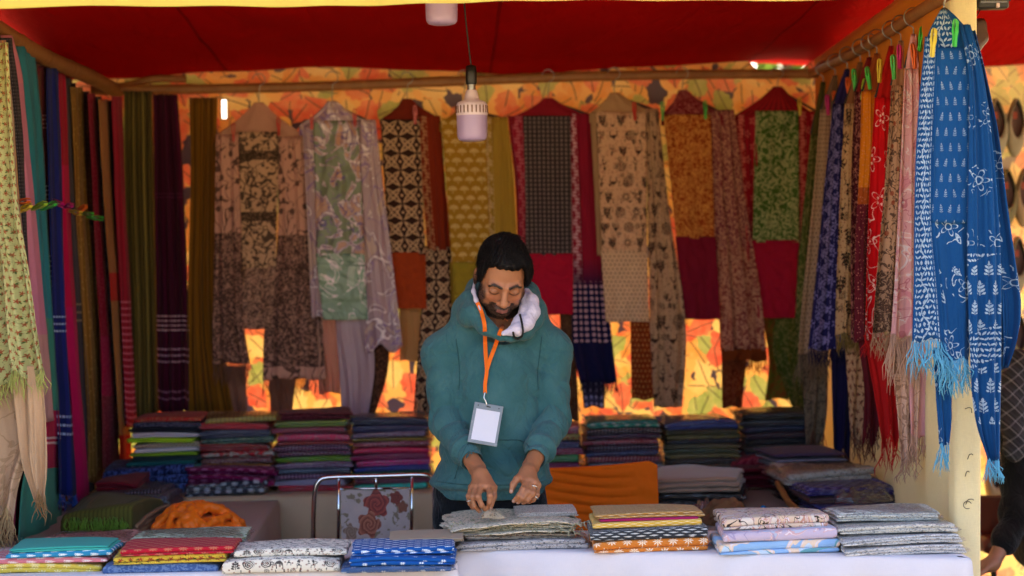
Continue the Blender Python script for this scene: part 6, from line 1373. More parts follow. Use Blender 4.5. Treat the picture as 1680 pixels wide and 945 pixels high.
# --- hair
def hair_sdf(p):
    q = to_head(p); qa = q.copy(); qa[:, 0] = np.abs(q[:, 0])
    d = ell(q, (0, -.014, .038), (.081, .103, .092)); d = smin(d, ell(q, (.010, .052, .088), (.062, .048, .030)), .03)
    d = smin(d, ell(q, (.070, .028, .030), (.017, .036, .046)), .02); d = smin(d, ell(q, (-.066, .022, .026), (.014, .026, .040)), .02); d = smin(d, ell(q, (.0, -.07, -.03), (.062, .04, .05)), .03)
    xx = np.abs(q[:, 0])
    hl_ = .078 + (q[:, 1] - .075) * .95 - .012 * np.exp(-((q[:, 0] + .02) / .02) ** 2) * 0 + .010 * np.exp(-((q[:, 0] - .006) / .012) ** 2) * -.6
    hl_ = hl_ + .010 * ss(xx, .030, .052) * (1 - ss(xx, .055, .068)) - .050 * ss(xx, .058, .074) * ss(q[:, 1], .0, .03)
    hl_ = hl_ + .0035 * np.sin(q[:, 0] * 150 + 1.0) + .0025 * np.sin(q[:, 0] * 310)
    strand = .0022 * np.sin(q[:, 0] * 330 + 9 * np.sin(q[:, 1] * 26 + q[:, 0] * 30) + 5 * np.sin(q[:, 2] * 35)) + .0013 * np.sin(q[:, 0] * 760 + 7 * np.sin(q[:, 1] * 41) + 4 * q[:, 2] * 60)
    part = .006 * np.exp(-((q[:, 0] + .028 + .1 * (q[:, 1])) / .008) ** 2) * (q[:, 1] > -.02)
    d = d + strand + part
    return smax(d, (hl_ - q[:, 2]) * .75 + strand * .5, .010) * HS
V, F = surface(hair_sdf, HO - .16, HO + np.array([.16, .17, .20]), 0.0024); V = smooth_mesh(V, F, 1, .3)
def hair_mat():
    g = G('black_hair'); x, y, z = g.xyz('Object'); n1 = g.noise(x * 6.0, y, 60.0, 3.0); p = g.n('ShaderNodeBsdfPrincipled')
    g.put(p.inputs['Base Color'], g.mix(n1, '#0A0808', '#1A1412')); p.inputs['Roughness'].default_value = .55; p.inputs['Specular IOR Level'].default_value = .22
    nn = g.n('ShaderNodeTexNoise'); g.put(nn.inputs['Vector'], g.vec(x * 7.0, y, z)); nn.inputs['Scale'].default_value = 130; nn.inputs['Detail'].default_value = 3; b = g.n('ShaderNodeBump'); b.inputs['Strength'].default_value = .7; b.inputs['Distance'].default_value = .003
    g.t.links.new(nn.outputs[0], b.inputs['Height']); g.t.links.new(b.outputs[0], p.inputs['Normal']); o = g.n('ShaderNodeOutputMaterial'); g.t.links.new(p.outputs[0], o.inputs[0]); return g.mat
HAIR = hair_mat(); fast_mesh('hair', V, F, HAIR, man)
def strands(name, roots, sdf, flow, steps, ds, r0, lift, mat, seed):
    """Many fine tapered hairs that grow from the roots, follow the flow and hug the surface."""
    rg = np.random.default_rng(seed); n = len(roots); p = roots.astype(np.float32); path = [p.copy()]; jit = rg.normal(0, .22, (n, 3)).astype(np.float32); ln = rg.uniform(.6, 1.25, n).astype(np.float32)[:, None]; lf = (rg.uniform(.0, 1.0, n) * lift).astype(np.float32)
    for k in range(steps):
        d = flow(p) + jit; e = .001; d0 = sdf(p); gr = np.stack([sdf(p + np.eye(3, dtype=np.float32)[a] * e) - d0 for a in range(3)], 1) / e; gr /= np.linalg.norm(gr, axis=1)[:, None] + 1e-6
        d = d - gr * (d * gr).sum(1)[:, None]; d /= np.linalg.norm(d, axis=1)[:, None] + 1e-6; p = p + d * ds * ln; d1 = sdf(p); p = p - gr * (d1 - lf * (k + 1) / steps)[:, None]; path.append(p.copy())
    path = np.stack(path, 1); m = steps + 1; V, F = [], []
    tan = path[:, -1] - path[:, 0]; tan /= np.linalg.norm(tan, axis=1)[:, None] + 1e-6; a = np.cross(tan, rg.normal(size=(n, 3))); a /= np.linalg.norm(a, axis=1)[:, None]; b = np.cross(tan, a); rad = r0 * np.array([.9] + [1.0] * (m - 2) + [.25])
    for k3 in range(3): th = 2.0944 * k3; V.append(path + (math.cos(th) * a + math.sin(th) * b)[:, None, :] * rad[None, :, None])
    V = np.stack(V, 2).reshape(-1, 3); base = np.arange(n)[:, None, None] * (m * 3) + np.arange(m - 1)[None, :, None] * 3; k3 = np.arange(3)[None, None, :]; k4 = (k3 + 1) % 3
    F = np.stack([base + k3, base + k4, base + k4 + 3, base + k3 + 3], -1).reshape(-1, 4)
    o = fast_mesh(name, V, F, mat, man); o['kind'] = 'stuff'; return o
def hair_flow(p):
    q = to_head(p); sg = np.where(q[:, 0] > -.026, 1.0, -1.0); f = np.stack([sg * (.9 - .5 * ss(np.abs(q[:, 0]), .04, .08)), .30 * ss(q[:, 1], .02, .07) * (q[:, 0] < .05) - .35 - .3 * ss(np.abs(q[:, 0]), .04, .08), -.25 - .9 * ss(np.abs(q[:, 0]), .045, .08)], 1)
    return (f @ HM).astype(np.float32)
rs = np.random.default_rng(5); nv_ = rs.choice(len(V), 6500); strands('hair_strands', V[nv_] - 0.0, hair_sdf, hair_flow, 6, .0065, .00042, .0035, HAIR, 3)
if True:
    bq = np.nonzero((beard > .6))[0]; bs = rs.choice(bq, 2200); strands('beard', bodyV[bs], head_sdf, lambda p: (np.tile([0, .12, -1.0], (len(p), 1)) @ HM).astype(np.float32), 3, .0020, .00024, .0016, HAIR, 4)
    bq = np.nonzero((brow > .3))[0]; bs = rs.choice(bq, 240); strands('eyebrow', bodyV[bs], head_sdf, lambda p: (np.stack([np.sign(to_head(p)[:, 0]) * 1.0, np.zeros(len(p)), np.full(len(p), .15)], 1) @ HM).astype(np.float32), 3, .0020, .00022, .0006, HAIR, 6)

# --- hoodie: torso, sleeves with cuffs, hood behind the neck, ribbed hem
HEMZ = P(805, 822, 5.93)[2]
def crease(x): return np.abs(np.sin(x * .5)) ** .55 * 2 - 1.2
def prof(t, xs, ys): return np.interp(t, xs, ys)
def hoodie_sdf(p):
    z = p[:, 2]; zt = SHL[2] + .035; zb = HEMZ; t = np.clip((zt - z) / (zt - zb), -.2, 1.2)
    cx = prof(t, [0, .5, 1], [P(817, 575, YM)[0], P(812, 690, YM)[0], P(804, 800, YM)[0]]); cy = YM + prof(t, [0, .5, 1], [.01, .0, .0])
    a = prof(t, [-.2, 0, .2, .5, .8, .92, 1], [.10, .140, .154, .158, .178, .186, .178]); b = prof(t, [-.2, 0, .2, .5, .8, .92, 1], [.07, .105, .128, .138, .150, .150, .140])
    d = (np.sqrt(((p[:, 0] - cx) / a) ** 2 + ((p[:, 1] - cy) / b) ** 2) - 1) * .14
    # soft folds across belly and chest
    w = p[:, 0] - cx; fo = -.0060 * crease(z * 60 + 16 * np.abs(w) + 3.0 * np.sin(w * 12 + z * 7)) * ss(t, .45, .75) * (1 - ss(t, .86, .95)) + -.0055 * crease(w * 60 + 4 * np.sin(z * 9) + 14 * z) * ss(t, .1, .3) * (1 - ss(t, .6, .9)) * ss(np.abs(w), .05, .13)
    fo += -.0075 * crease((z * 1.0 + np.abs(w) * 1.4) * 75 + 2 * np.sin(w * 20)) * np.exp(-((np.abs(w) - .135) / .035) ** 2) * np.exp(-((t - .28) / .16) ** 2)
    d = d + fo
    rib = ss(t, .925, .935); d = d + rib * (.006 + .0014 * np.sin(np.arctan2(p[:, 1] - cy, p[:, 0] - cx) * 150)) - .010 * np.exp(-((t - .90) / .030) ** 2)
    # kangaroo pocket
    pk = np.maximum(np.abs(w + .005) - (.115 - .35 * np.clip(.86 - t, 0, 1) * .9), np.maximum(t - .885, .64 - t) * .45); d = d - .004 * (1 - ss(pk, -.004, .002)) * (p[:, 1] < cy) * 1.0
    d = smax(d, z - zt - .02, .05); d = smax(d, zb - z, .006)
    d = smin(d, cap(p, P(776, 536, YM + .01), SHL, .062, .060), .04); d = smin(d, cap(p, P(864, 534, YM + .01), SHR, .062, .060), .04)
    for s, el, wr, sg in ((SHL, ELL, WRL, -1), (SHR, ELR, WRR, 1)):
        cu = wr + (el - wr) / np.linalg.norm(el - wr) * .026
        arm = chain(p, [s, el, cu], [.058, .051, .042], .02)
        ax = (cu - el); L = np.linalg.norm(ax); ax = ax / L; ta = (p - el.astype(np.float32)) @ ax.astype(np.float32); ua = (p - s.astype(np.float32)) @ ((el - s) / np.linalg.norm(el - s)).astype(np.float32)
        side = p @ np.array([1, -.6, .4], np.float32)
        arm = arm + -.0070 * crease(ta * 105 + side * 30 + 1.8 * np.sin(side * 33)) * np.exp(-((ta - .03) / .09) ** 2) + -.0055 * crease(ta * 150 + side * 50) * np.exp(-((ta - L + .055) / .045) ** 2) * ss(ta, 0, .05) + -.0060 * crease(ua * 70 + side * 55 + 1.5 * np.sin(side * 21)) * np.exp(-((ua - .06) / .10) ** 2)
        cuff = ss(ta, L - .062, L - .056); arm = arm + cuff * .0075 - .006 * np.exp(-((ta - L + .072) / .014) ** 2) + .0035 * np.exp(-((ta - L + .058) / .004) ** 2)
        hole = cap(p, cu - ax * .01, cu + ax * .08, .034, .034); arm = smax(arm, (ta - L), .004); arm = smax(arm, -hole, .003)
        kk = .006 + .030 * (1 - ss(ua, .02, .09)); d = smin(d, arm, kk); d = d + .0035 * np.exp(-((ua - .012 - .15 * (p[:, 2] - s[2])) / .004) ** 2) * (np.abs(arm) < .02) * (ua > -.08)
    # hood: a thick soft roll around the neck, opened towards the front
    hp = [P(822, 552, 5.918), P(796, 536, 5.925), P(777, 514, 5.965), P(772, 490, 6.02), P(786, 476, 6.11), P(826, 470, 6.17), P(862, 484, 6.11), P(876, 506, 6.03), P(876, 524, 5.99), P(862, 544, 5.955), P(838, 555, 5.918)]
    d = smin(d, chain(p, hp, [.016, .024, .032, .026, .040, .050, .044, .032, .028, .024, .014], .02), .012)
    d = smin(d, chain(p, [P(766, 520, 5.99), P(762, 508, 6.06), P(790, 505, 6.16), P(850, 505, 6.16), P(880, 515, 6.06)], [.027, .034, .05, .05, .030], .03), .04)
    neck = cap(p, P(823, 470, 6.02), P(824, 540, 5.99), .070, .050); d = smax(d, -neck, .012)
    return d
V, F = surface(hoodie_sdf, (.17 - .36, 5.72, HEMZ - .02), (.17 + .38, 6.34, 1.56), 0.0042); V = smooth_mesh(V, F, 1, .5)
def knit_mat(name, col, lint):
    g = G(name); x, y, z = g.xyz('Object'); n1 = g.noise(x, y, 7.0, 4.0, .6, 0.0); a = g.n('ShaderNodeTexNoise'); g.put(a.inputs['Vector'], g.vec(x, y, z)); a.inputs['Scale'].default_value = 11; a.inputs['Detail'].default_value = 5
    b2 = g.n('ShaderNodeTexNoise'); g.put(b2.inputs['Vector'], g.vec(x, y, z)); b2.inputs['Scale'].default_value = 520; b2.inputs['Detail'].default_value = 2
    c = g.mix((S(g, a.outputs[0]) - 0.42) * 1.1, col, lint); c = g.mix((S(g, b2.outputs[0]) - .45) * .5, c, lint)
    p = g.n('ShaderNodeBsdfPrincipled'); g.put(p.inputs['Base Color'], c); p.inputs['Roughness'].default_value = .9; p.inputs['Sheen Weight'].default_value = .12; p.inputs['Specular IOR Level'].default_value = .1
    bp = g.n('ShaderNodeBump'); bp.inputs['Strength'].default_value = .5; bp.inputs['Distance'].default_value = .002; rg_ = g.n('ShaderNodeTexNoise'); g.put(rg_.inputs['Vector'], g.vec(x * 1.5 + z * .6, y, z - x * .4)); rg_.inputs['Scale'].default_value = 13; rg_.inputs['Detail'].default_value = 3; rg_.inputs['Distortion'].default_value = .8; g.put(bp.inputs['Height'], S(g, b2.outputs[0]) + abs(S(g, rg_.outputs[0]) - 0.5) * 22.0); g.t.links.new(bp.outputs[0], p.inputs['Normal'])
    o = g.n('ShaderNodeOutputMaterial'); g.t.links.new(p.outputs[0], o.inputs[0]); return g.mat
TEAL = knit_mat('teal_fleece', '#345D61', '#547B7F')
hood = fast_mesh('hoodie', V, F, TEAL, man)
hoodV, hoodF = V, F
BVH = BVHTree.FromPolygons([Vector(v) for v in V], [tuple(f) for f in F.tolist()])
def on_hoodie(px, py, off=0.004):
    d = Vector(ray(px, py)); d.normalize(); h = BVH.ray_cast(Vector(CAM), d)
    return (np.array(h[0]) if h[0] is not None else P(px, py, 5.9)) - np.array(d) * off
# white fleece lining folded out over the right shoulder
def lining_sdf(p):
    hp = [P(864, 480, 6.03), P(872, 494, 5.985), P(873, 512, 5.955), P(864, 530, 5.93), P(848, 541, 5.905), P(826, 547, 5.895)]
    d = chain(p, hp, [.014, .019, .022, .021, .017, .008], .02)
    hp2 = [P(858, 484, 6.0), P(862, 508, 5.965), P(852, 528, 5.93), P(836, 543, 5.908)]
    d = smin(d, chain(p, hp2, [.010, .016, .016, .010], .02), .006)
    return d + .0010 * nz3(p, 420.0) + .0014 * nz3(p, 900.0, 3.0)
V, F = surface(lining_sdf, P(800, 560, 5.86) - .02, P(900, 460, 6.08) + .03, 0.0030)
linV, linF = V, F
fast_mesh('hood_lining', V, F, knit_mat('white_fleece', '#CDC4D6', '#E2DCE6'), man)
V, F = surface(lambda p: chain(p, [P(778, 462, 6.0), P(777, 478, 5.97), P(781, 492, 5.945), P(788, 508, 5.92)], [.003, .006, .006, .003], .01) + .0008 * nz3(p, 300.0), P(765, 515, 5.88), P(800, 455, 6.03), 0.0026)
fast_mesh('hood_lining', V, F, bpy.data.materials['white_fleece'], man)
# drawstring
BVH = BVHTree.FromPolygons([Vector(v) for v in np.vstack([hoodV, linV])], [tuple(f) for f in np.vstack([hoodF, linF + len(hoodV)]).tolist()])
tube('drawstring', [on_hoodie(853, 516, .003), on_hoodie(855, 524, .005), on_hoodie(857, 534, .006), on_hoodie(858, 545, .008), on_hoodie(855, 553, .007), on_hoodie(848, 556, .007), on_hoodie(843, 551, .006), on_hoodie(842, 545, .005)], 0.0034, BLACK, man, 8, 50)
# seams: pocket, armholes, hem
SEAM = knit_mat('seam_thread', '#22474A', '#2E5558')
for pts in ([(746, 786), (754, 758), (768, 728), (790, 722), (830, 722), (858, 724), (872, 742), (880, 786)], [(748, 556), (752, 585), (754, 615), (753, 640)], [(889, 552), (885, 585), (882, 612), (883, 640)], [(716, 790), (760, 795), (805, 796), (850, 795), (892, 790)]):
    q = catmull(np.array([(a, b, 0.0) for a, b in pts]), 40); w = np.array([on_hoodie(a, b, .0004) for a, b, _ in q]); w[1:-1] = .25 * w[:-2] + .5 * w[1:-1] + .25 * w[2:]
    tube('seam', w, .0016, SEAM, man, 6)
# trousers and shoes
def trouser_sdf(p):
    c = P(804, 815, YM); hipz = HEMZ + .02; d = cap(p, A3(c[0] - .085, YM + .01, hipz - .03), A3(c[0] - .11, YM + .02, .05), .100, .062); d = smin(d, cap(p, A3(c[0] + .085, YM + .01, hipz - .03), A3(c[0] + .11, YM + .02, .05), .100, .062), .03)
    d = smin(d, ell(p, (c[0], YM + .01, hipz - .04), (.170, .125, .10)), .03); d = d + .004 * np.sin(p[:, 2] * 60 + p[:, 0] * 30 + 2 * np.sin(p[:, 0] * 18)); return smax(d, p[:, 2] - hipz - .02, .01)
V, F = surface(trouser_sdf, (P(804, 815, YM)[0] - .25, YM - .20, .02), (P(804, 815, YM)[0] + .25, YM + .22, HEMZ + .05), 0.008)
fast_mesh('trousers', V, F, knit_mat('black_denim', '#101114', '#1C1D22'), man)
for s in (-1, 1):
    c = P(804, 815, YM); V, F = surface(lambda p: smax(smin(ell(p, (c[0] + s * .12, YM - .06, .045), (.048, .13, .045)), ell(p, (c[0] + s * .12, YM + .03, .07), (.045, .06, .06)), .02), .004 - p[:, 2], .006), (c[0] + s * .12 - .08, YM - .22, -.01), (c[0] + s * .12 + .08, YM + .14, .16), .006)
    fast_mesh('shoe', V, F, simple('shoe_leather', '#1A1512', .5), man)
# rings
SILV = simple('silver', '#D8D4CC', .18, metal=1.0)
def ring(a, b, r, t=0.45):
    c = a + (b - a) * t; ax = (b - a) / np.linalg.norm(b - a); u = np.cross(ax, [0, 0, 1.0]); u /= np.linalg.norm(u); w = np.cross(ax, u)
    tube('ring', [c + r * (math.cos(k) * u + math.sin(k) * w) for k in np.linspace(0, 6.2832, 22)], 0.0021, SILV, man, 8)
ring(hr['fingers'][2][0][0], hr['fingers'][2][0][1], .0102, .50); ring(hr['fingers'][3][0][1], hr['fingers'][3][0][2], .0088, .4); ring(hl['fingers'][0][0][1], hl['fingers'][0][0][2], .0088, .6)
tube('bracelet', [WRL + .0275 * (math.cos(k) * np.array([.75, -.1, .55]) + math.sin(k) * np.array([.2, .97, -.1])) for k in np.linspace(0, 6.283, 28)], .0012, simple('beige_thread', '#B89A70', .8), man, 6)

# --- lanyard and badge
ORG = plain('orange_ribbon', '#E06A1A', rough=.6, wear=.04); 
badge = empty('id_badge', P(797, 660, 5.86), 'blank white badge in a clear holder on an orange lanyard', 'badge')
def ribbon(name, pts, w, mat, parent):
    pts = catmull(pts, 40); V = []
    for i, p in enumerate(pts):
        t = pts[min(i + 1, 39)] - pts[max(i - 1, 0)]; t /= np.linalg.norm(t); n = CAM - p; n /= np.linalg.norm(n); s = np.cross(t, n); s /= np.linalg.norm(s)
        V += [p - s * w / 2 + n * .0008, p + s * w / 2 + n * .0008, p + s * w / 2 - n * .0008, p - s * w / 2 - n * .0008]
    F = grid_faces(4, 40, True) + [(3, 2, 1, 0), (156, 157, 158, 159)]; UV = [(0, 0), (w, 0), (w, .01), (0, .01)] * 40
    mk(name, V, F, mat, parent, [(u, i // 4 * .008) for i, (u, _) in enumerate(UV)], smooth=False)
def on_path(pts, off):
    q = catmull(np.array([(a, b, 0.0) for a, b in pts]), 16); w = np.array([on_hoodie(a, b, off) for a, b, _ in q])
    for _ in range(2): w[1:-1] = .25 * w[:-2] + .5 * w[1:-1] + .25 * w[2:]
    return [k for k in w]
ribbon('strap', [P(783, 496, 5.93)] + on_path([(790, 512), (795, 532), (796, 560), (797, 585), (799, 606)], .010), .0125, ORG, badge)
ribbon('strap', [P(831, 524, 5.935)] + on_path([(827, 530), (820, 546), (811, 572), (803, 592), (799, 606)], .012), .0125, ORG, badge)
ribbon('strap_end', [on_hoodie(799, 600, .009), on_hoodie(798, 615, .009), on_hoodie(796, 630, .009), on_hoodie(796, 645, .009)], .0115, ORG, badge)
tube('clip', [on_hoodie(796, 643, .010), on_hoodie(794, 652, .013), on_hoodie(797, 658, .013), on_hoodie(799, 665, .012)], .0022, SILV, badge, 8, 16)
c0, c1, c2, c3_ = on_hoodie(779, 660, .010), on_hoodie(826, 668, .010), on_hoodie(812, 735, .014), on_hoodie(767, 725, .014)
c2 = c1 + (c3_ - c0); nrm = np.cross(c1 - c0, c3_ - c0); nrm /= np.linalg.norm(nrm); nrm = nrm if nrm[1] < 0 else -nrm
def slab(name, k0, k1, k2, k3, off, th, mat):
    V = [k + nrm * (off + th) for k in (k0, k1, k2, k3)] + [k + nrm * off for k in (k0, k1, k2, k3)]
    mk(name, V, [(0, 3, 2, 1), (4, 5, 6, 7)] + [(i, (i + 1) % 4, (i + 1) % 4 + 4, i + 4) for i in range(4)], mat, badge, smooth=False)
def lerp4(s, t): return (c0 * (1 - s) + c1 * s) * (1 - t) + (c3_ * (1 - s) + c2 * s) * t
slab('holder', c0, c1, c2, c3_, 0, .003, simple('grey_vinyl', '#8E9AA0', .25, spec=.6, coat=.3))
slab('card', lerp4(.10, .16), lerp4(.92, .16), lerp4(.92, .93), lerp4(.10, .93), .0032, .0008, simple('white_card', '#E4E4EC', .6, var=.02))
for s in (.14, .5, .86):
    p = lerp4(s, .07) + nrm * .0034; tube('slot', [p - (c1 - c0) * (.07 if s == .5 else .015), p + (c1 - c0) * (.07 if s == .5 else .015)], .0018, BLACK, badge, 6)

# the corner of cloth pinched between his fingers
A_, B_, C_, D_ = P(797, 834, 5.688), P(812, 836, 5.70), P(830, 850, 5.665), P(788, 851, 5.655); V, UV = [], []
for j in range(12):
    for i in range(12):
        s_, t_ = i / 11, j / 11; q = (A_ * (1 - s_) + B_ * s_) * (1 - t_) + (D_ * (1 - s_) + C_ * s_) * t_; q = q + np.array([0, -.008 * math.sin(t_ * 3.1) + .004 * math.sin(s_ * 8 + t_ * 3), .003 * math.sin(s_ * 7)]); V.append(q); UV.append((s_ * .06, t_ * .04))
fl_ = mk('lifted_corner', V, grid_faces(12, 12), pm('#A89880', 'fine', '#5A4A38'), None, UV, thick=.0025); attach(fl_, 'beige printed cloth folded in ruffles'); del fl_['kind']
# ================================================================== the stall next door, seen past the post
def shoe_meshes():
    n = 44; ang = np.linspace(0, 2 * math.pi, n, endpoint=False)
    def outline(sx, sz, toe, off=0.0):
        P_ = []
        for a in ang:
            c, s = math.cos(a), math.sin(a); z = s * sz + off; w = sx * (1 + 0.14 * math.sin(a * 1.0 + math.pi) * 1) * (0.90 + 0.10 * math.cos(2 * a)); P_.append((c * w * (1 - 0.16 * max(0, s)), z))
        return np.array(P_)
    O = outline(.043, .130, 1); I = outline(.028, .082, 1, .036)
    rings = []
    for k, (m, h) in enumerate(((0, .004), (-.03, .014), (0.02, .030), (.16, .044), (.45, .052), (.78, .054), (1.0, .052), (1.02, .046))):
        q = O * (1 - m) + I * m; low = 1 - 0.35 * np.clip((q[:, 1] + .13) / .26, 0, 1) * 0; toe = np.clip((-q[:, 1] - .05) / .08, 0, 1)
        rings.append(np.c_[q[:, 0], -h * (1 - .35 * toe), q[:, 1]])
    up = mesh_of('upper', np.vstack(rings), grid_faces(n, len(rings), True))
    q = O * .97; V = np.vstack([np.c_[q[:, 0], np.full(n, 0.0), q[:, 1]], np.c_[O[:, 0] * 1.03, np.full(n, -.008), O[:, 1] * 1.015]]); so = mesh_of('sole', V, grid_faces(n, 2, True) + [tuple(range(n)), tuple(range(n, 2 * n))[::-1]])
    q = O * .84; q2 = O * .4; V = np.vstack([np.c_[q[:, 0], np.full(n, -.014), q[:, 1]], np.c_[q2[:, 0], np.full(n, -.011), q2[:, 1]]]); ins = mesh_of('insole', V, grid_faces(n, 2, True) + [tuple(range(n, 2 * n))])
    v, f = box_geo((0, -.0125, .055), (.018, .001, .030)); lab = mesh_of('size_tag', v, f, smooth=False)
    return up, so, ins, lab
UP, SO, INS, LABM = shoe_meshes()
SHM = [simple('grey_suede', '#8A8676', .85), simple('olive_suede', '#6E6A50', .85), simple('tan_suede', '#94836A', .85)]
BRL = simple('brown_leather', '#4A1E10', .5); SOLE = simple('dark_sole', '#241A14', .7); RTAG = simple('red_tag', '#B04A34', .6)
def shoe(px, py, m, label, Y=8.27, s=1.0):
    p = P(px, py, Y); e = empty('hanging_shoe', p, label, 'shoe', 'shoes hung on the cloth wall next door'); e.scale = (s,) * 3; e.rotation_euler = (0, random.uniform(-.06, .06), 0)
    for nm, me, mt in (('upper', UP, SHM[m]), ('sole', SO, SOLE), ('insole', INS, BRL), ('size_tag', LABM, RTAG)): inst(nm, me, mt, e)
for i, (ya, xs_, w) in enumerate(((210, (1634, 1664), 'topmost'), (325, (1650, 1678), 'second'), (436, (1636, 1667), 'third'), (556, (1640, 1668), 'fourth'), (668, (1646, 1674), 'fifth'), (782, (1630, 1660), 'sixth'))):
    for k, x_ in enumerate(xs_): shoe(x_, ya, (i + k) % 3 if i else 0, 'slip-on shoe with brown lining, %s one in the %s row next door' % ('left' if k == 0 else 'right', w), s=1.0)
# black floodlight and leather piece hanging by the post
p = P(1626, 2, 5.62); e = empty('floodlight', p, 'black floodlight beside the top of the cream post', 'lamp')
mk('housing', *box_geo(p + np.array([0, 0, .006]), (.098, .05, .062), .008), DARKP, e); mk('glass', *box_geo(p + np.array([0, -.027, .010]), (.082, .004, .040), .001), simple('dark_glass', '#2A2A2C', .1, coat=.5), e)
mk('terminal', *box_geo(p + np.array([.012, -.028, -.016]), (.010, .010, .014), .002), WPL, e); tube('bracket', [p + np.array([-.055, 0, .0]), p + np.array([-.058, 0, .06]), p + np.array([.058, 0, .06]), p + np.array([.055, 0, .0])], .004, DARKP, e, 6, 20)
tube('cable', [p + np.array([-.03, .01, -.02]), p + np.array([-.05, -.02, -.045]), p + np.array([-.065, -.03, -.03]), p + np.array([-.05, -.01, .0])], .0018, BLACK, e, 6, 20)
tube('mounting_arm', [p + np.array([0, 0, .06]), p + np.array([0, .0, .55])], .006, DARKP, e, 6)
V, F = surface(lambda q: smax(chain(q, [P(1608, 40, 5.72), P(1610, 62, 5.72), P(1601, 84, 5.72)], [.020, .020, .012], .01), np.abs(q[:, 1] - 5.72) - .012, .006), P(1585, 100, 5.66), P(1630, 22, 5.78), .003)
fast_mesh_o = fast_mesh('leather_pouch', V, F, simple('dark_brown_leather', '#3A1C14', .35, coat=.2), None); tag(fast_mesh_o, 'dark brown leather pouch hanging behind the top of the post', 'pouch')
# maroon chair next door
MV = simple('maroon_leather', '#5A1214', .35, coat=.3); cx = P(1612, 860, 7.30)
e = empty('leather_chair', (cx[0] + .19, 7.40, 0), 'maroon leather chair standing just behind the cream post', 'chair')
V, UV = [], []
zt = P(1618, 812, 7.30)[2]
for side in (0, 1):
    for j in range(14):
        for i in range(18):
            s, t = i / 17, j / 13; th = math.pi * (s - .5) * .9; r = .21 + (0.02 if side else 0) ; z = .46 + (zt - .46) * t * (1 - .12 * abs(s - .5) ** 2 * 4); V.append((cx[0] + .19 + math.sin(th) * r, 7.40 + .05 - math.cos(th) * r * .75 + .04 * (1 - t), z)); UV.append((s * .5, t * .4))
F = grid_faces(18, 14); F = F + [tuple(q + 252 for q in f[::-1]) for f in F]
for j in range(13): F += [(j * 18, (j + 1) * 18, (j + 1) * 18 + 252, j * 18 + 252), (j * 18 + 17, j * 18 + 17 + 252, (j + 1) * 18 + 17 + 252, (j + 1) * 18 + 17)]
F += [(13 * 18 + i, 13 * 18 + i + 1, 13 * 18 + i + 253, 13 * 18 + i + 252) for i in range(17)]
mk('backrest', V, F, MV, e, UV); mk('seat', *box_geo((cx[0] + .19, 7.43, .44), (.40, .38, .07), .025), MV, e)
for dx in (-.16, .16):
    for dy in (-.14, .16): tube('leg', [(cx[0] + .19 + dx, 7.43 + dy, 0), (cx[0] + .19 + dx * .9, 7.43 + dy * .9, .42)], .012, DARKP, e)
# shopkeeper next door, bent forward, mostly outside the picture
YN = 6.95
n_sh, n_el, n_wr = P(1672, 640, YN - .05), P(1668, 850, YN - .18), P(1628, 925, YN - .30)
n_hip, n_head = P(1745, 880, YN + .05), P(1745, 570, YN - .10); n_shr = P(1790, 640, YN)
per = empty('person', (n_hip[0], YN, 0), 'person in a dark plaid scarf bending forward at the right edge', 'person')
def nb(p):
    d = ell(p, n_head, (.078, .098, .115)); d = smin(d, cap(p, n_head - [0, 0, .08], (n_sh + n_shr) / 2, .05, .06), .03); d = smin(d, cap(p, n_sh, n_shr, .06, .06), .05); d = smin(d, cap(p, (n_sh + n_shr) / 2, n_hip, .12, .13), .06)
    d = smin(d, chain(p, [n_sh, n_el, n_wr], [.045, .036, .026], .02), .02); d = smin(d, chain(p, [n_shr, n_shr + np.array([.05, -.1, -.28]), n_shr + np.array([-.02, -.3, -.36])], [.045, .036, .026], .02), .02)
    for f_ in range(4): d = smin(d, chain(p, [n_wr + np.array([-.02, -.01, -.01]), n_wr + np.array([-.075, -.02 + f_ * .016, -.02 - .004 * f_]), n_wr + np.array([-.10, -.02 + f_ * .016, -.045])], [.012, .009, .007], .004), .006)
    d = smin(d, chain(p, [n_wr + np.array([-.01, -.02, 0]), n_wr + np.array([-.05, -.05, -.02]), n_wr + np.array([-.08, -.05, -.04])], [.013, .010, .008], .004), .006)
    d = smin(d, cap(p, n_wr, n_wr + np.array([-.05, 0, -.012]), .024, .022), .02)
    return d
lo = np.minimum.reduce([n_sh, n_el, n_wr, n_hip, n_head, n_shr]) - .30; hi = np.maximum.reduce([n_sh, n_el, n_wr, n_hip, n_head, n_shr]) + .30
V, F = surface(nb, lo, hi, .007); V = smooth_mesh(V, F, 1); fast_mesh('body', V, F, SKIN, per, np.tile([.28, .13, .075], (len(V), 1)))
V, F = surface(lambda p: smax(ell(p, n_head + [0, .015, .015], (.09, .105, .12)), -(p[:, 2] - n_head[2] - .0) - (p[:, 1] - n_head[1]) * .8, .02), n_head - .2, n_head + .2, .008); fast_mesh('hair', V, F, HAIR, per)
def cloth_nb(p):
    d = smin(cap(p, n_sh, n_shr, .085, .085), cap(p, (n_sh + n_shr) / 2, n_hip, .17, .18), .08); d = smin(d, chain(p, [n_sh, n_el, n_el * .45 + n_wr * .55], [.075, .060, .046], .02), .03); d = smin(d, chain(p, [n_shr, n_shr + np.array([.05, -.1, -.28])], [.07, .06], .02), .03)
    return d + .006 * np.sin(p[:, 2] * 40 + p[:, 0] * 30 + 2 * np.sin(p[:, 1] * 25))
V, F = surface(cloth_nb, lo, hi, .009); V = smooth_mesh(V, F, 1); fast_mesh('jacket', V, F, knit_mat('black_wool', '#0E0D0F', '#17161A'), per)
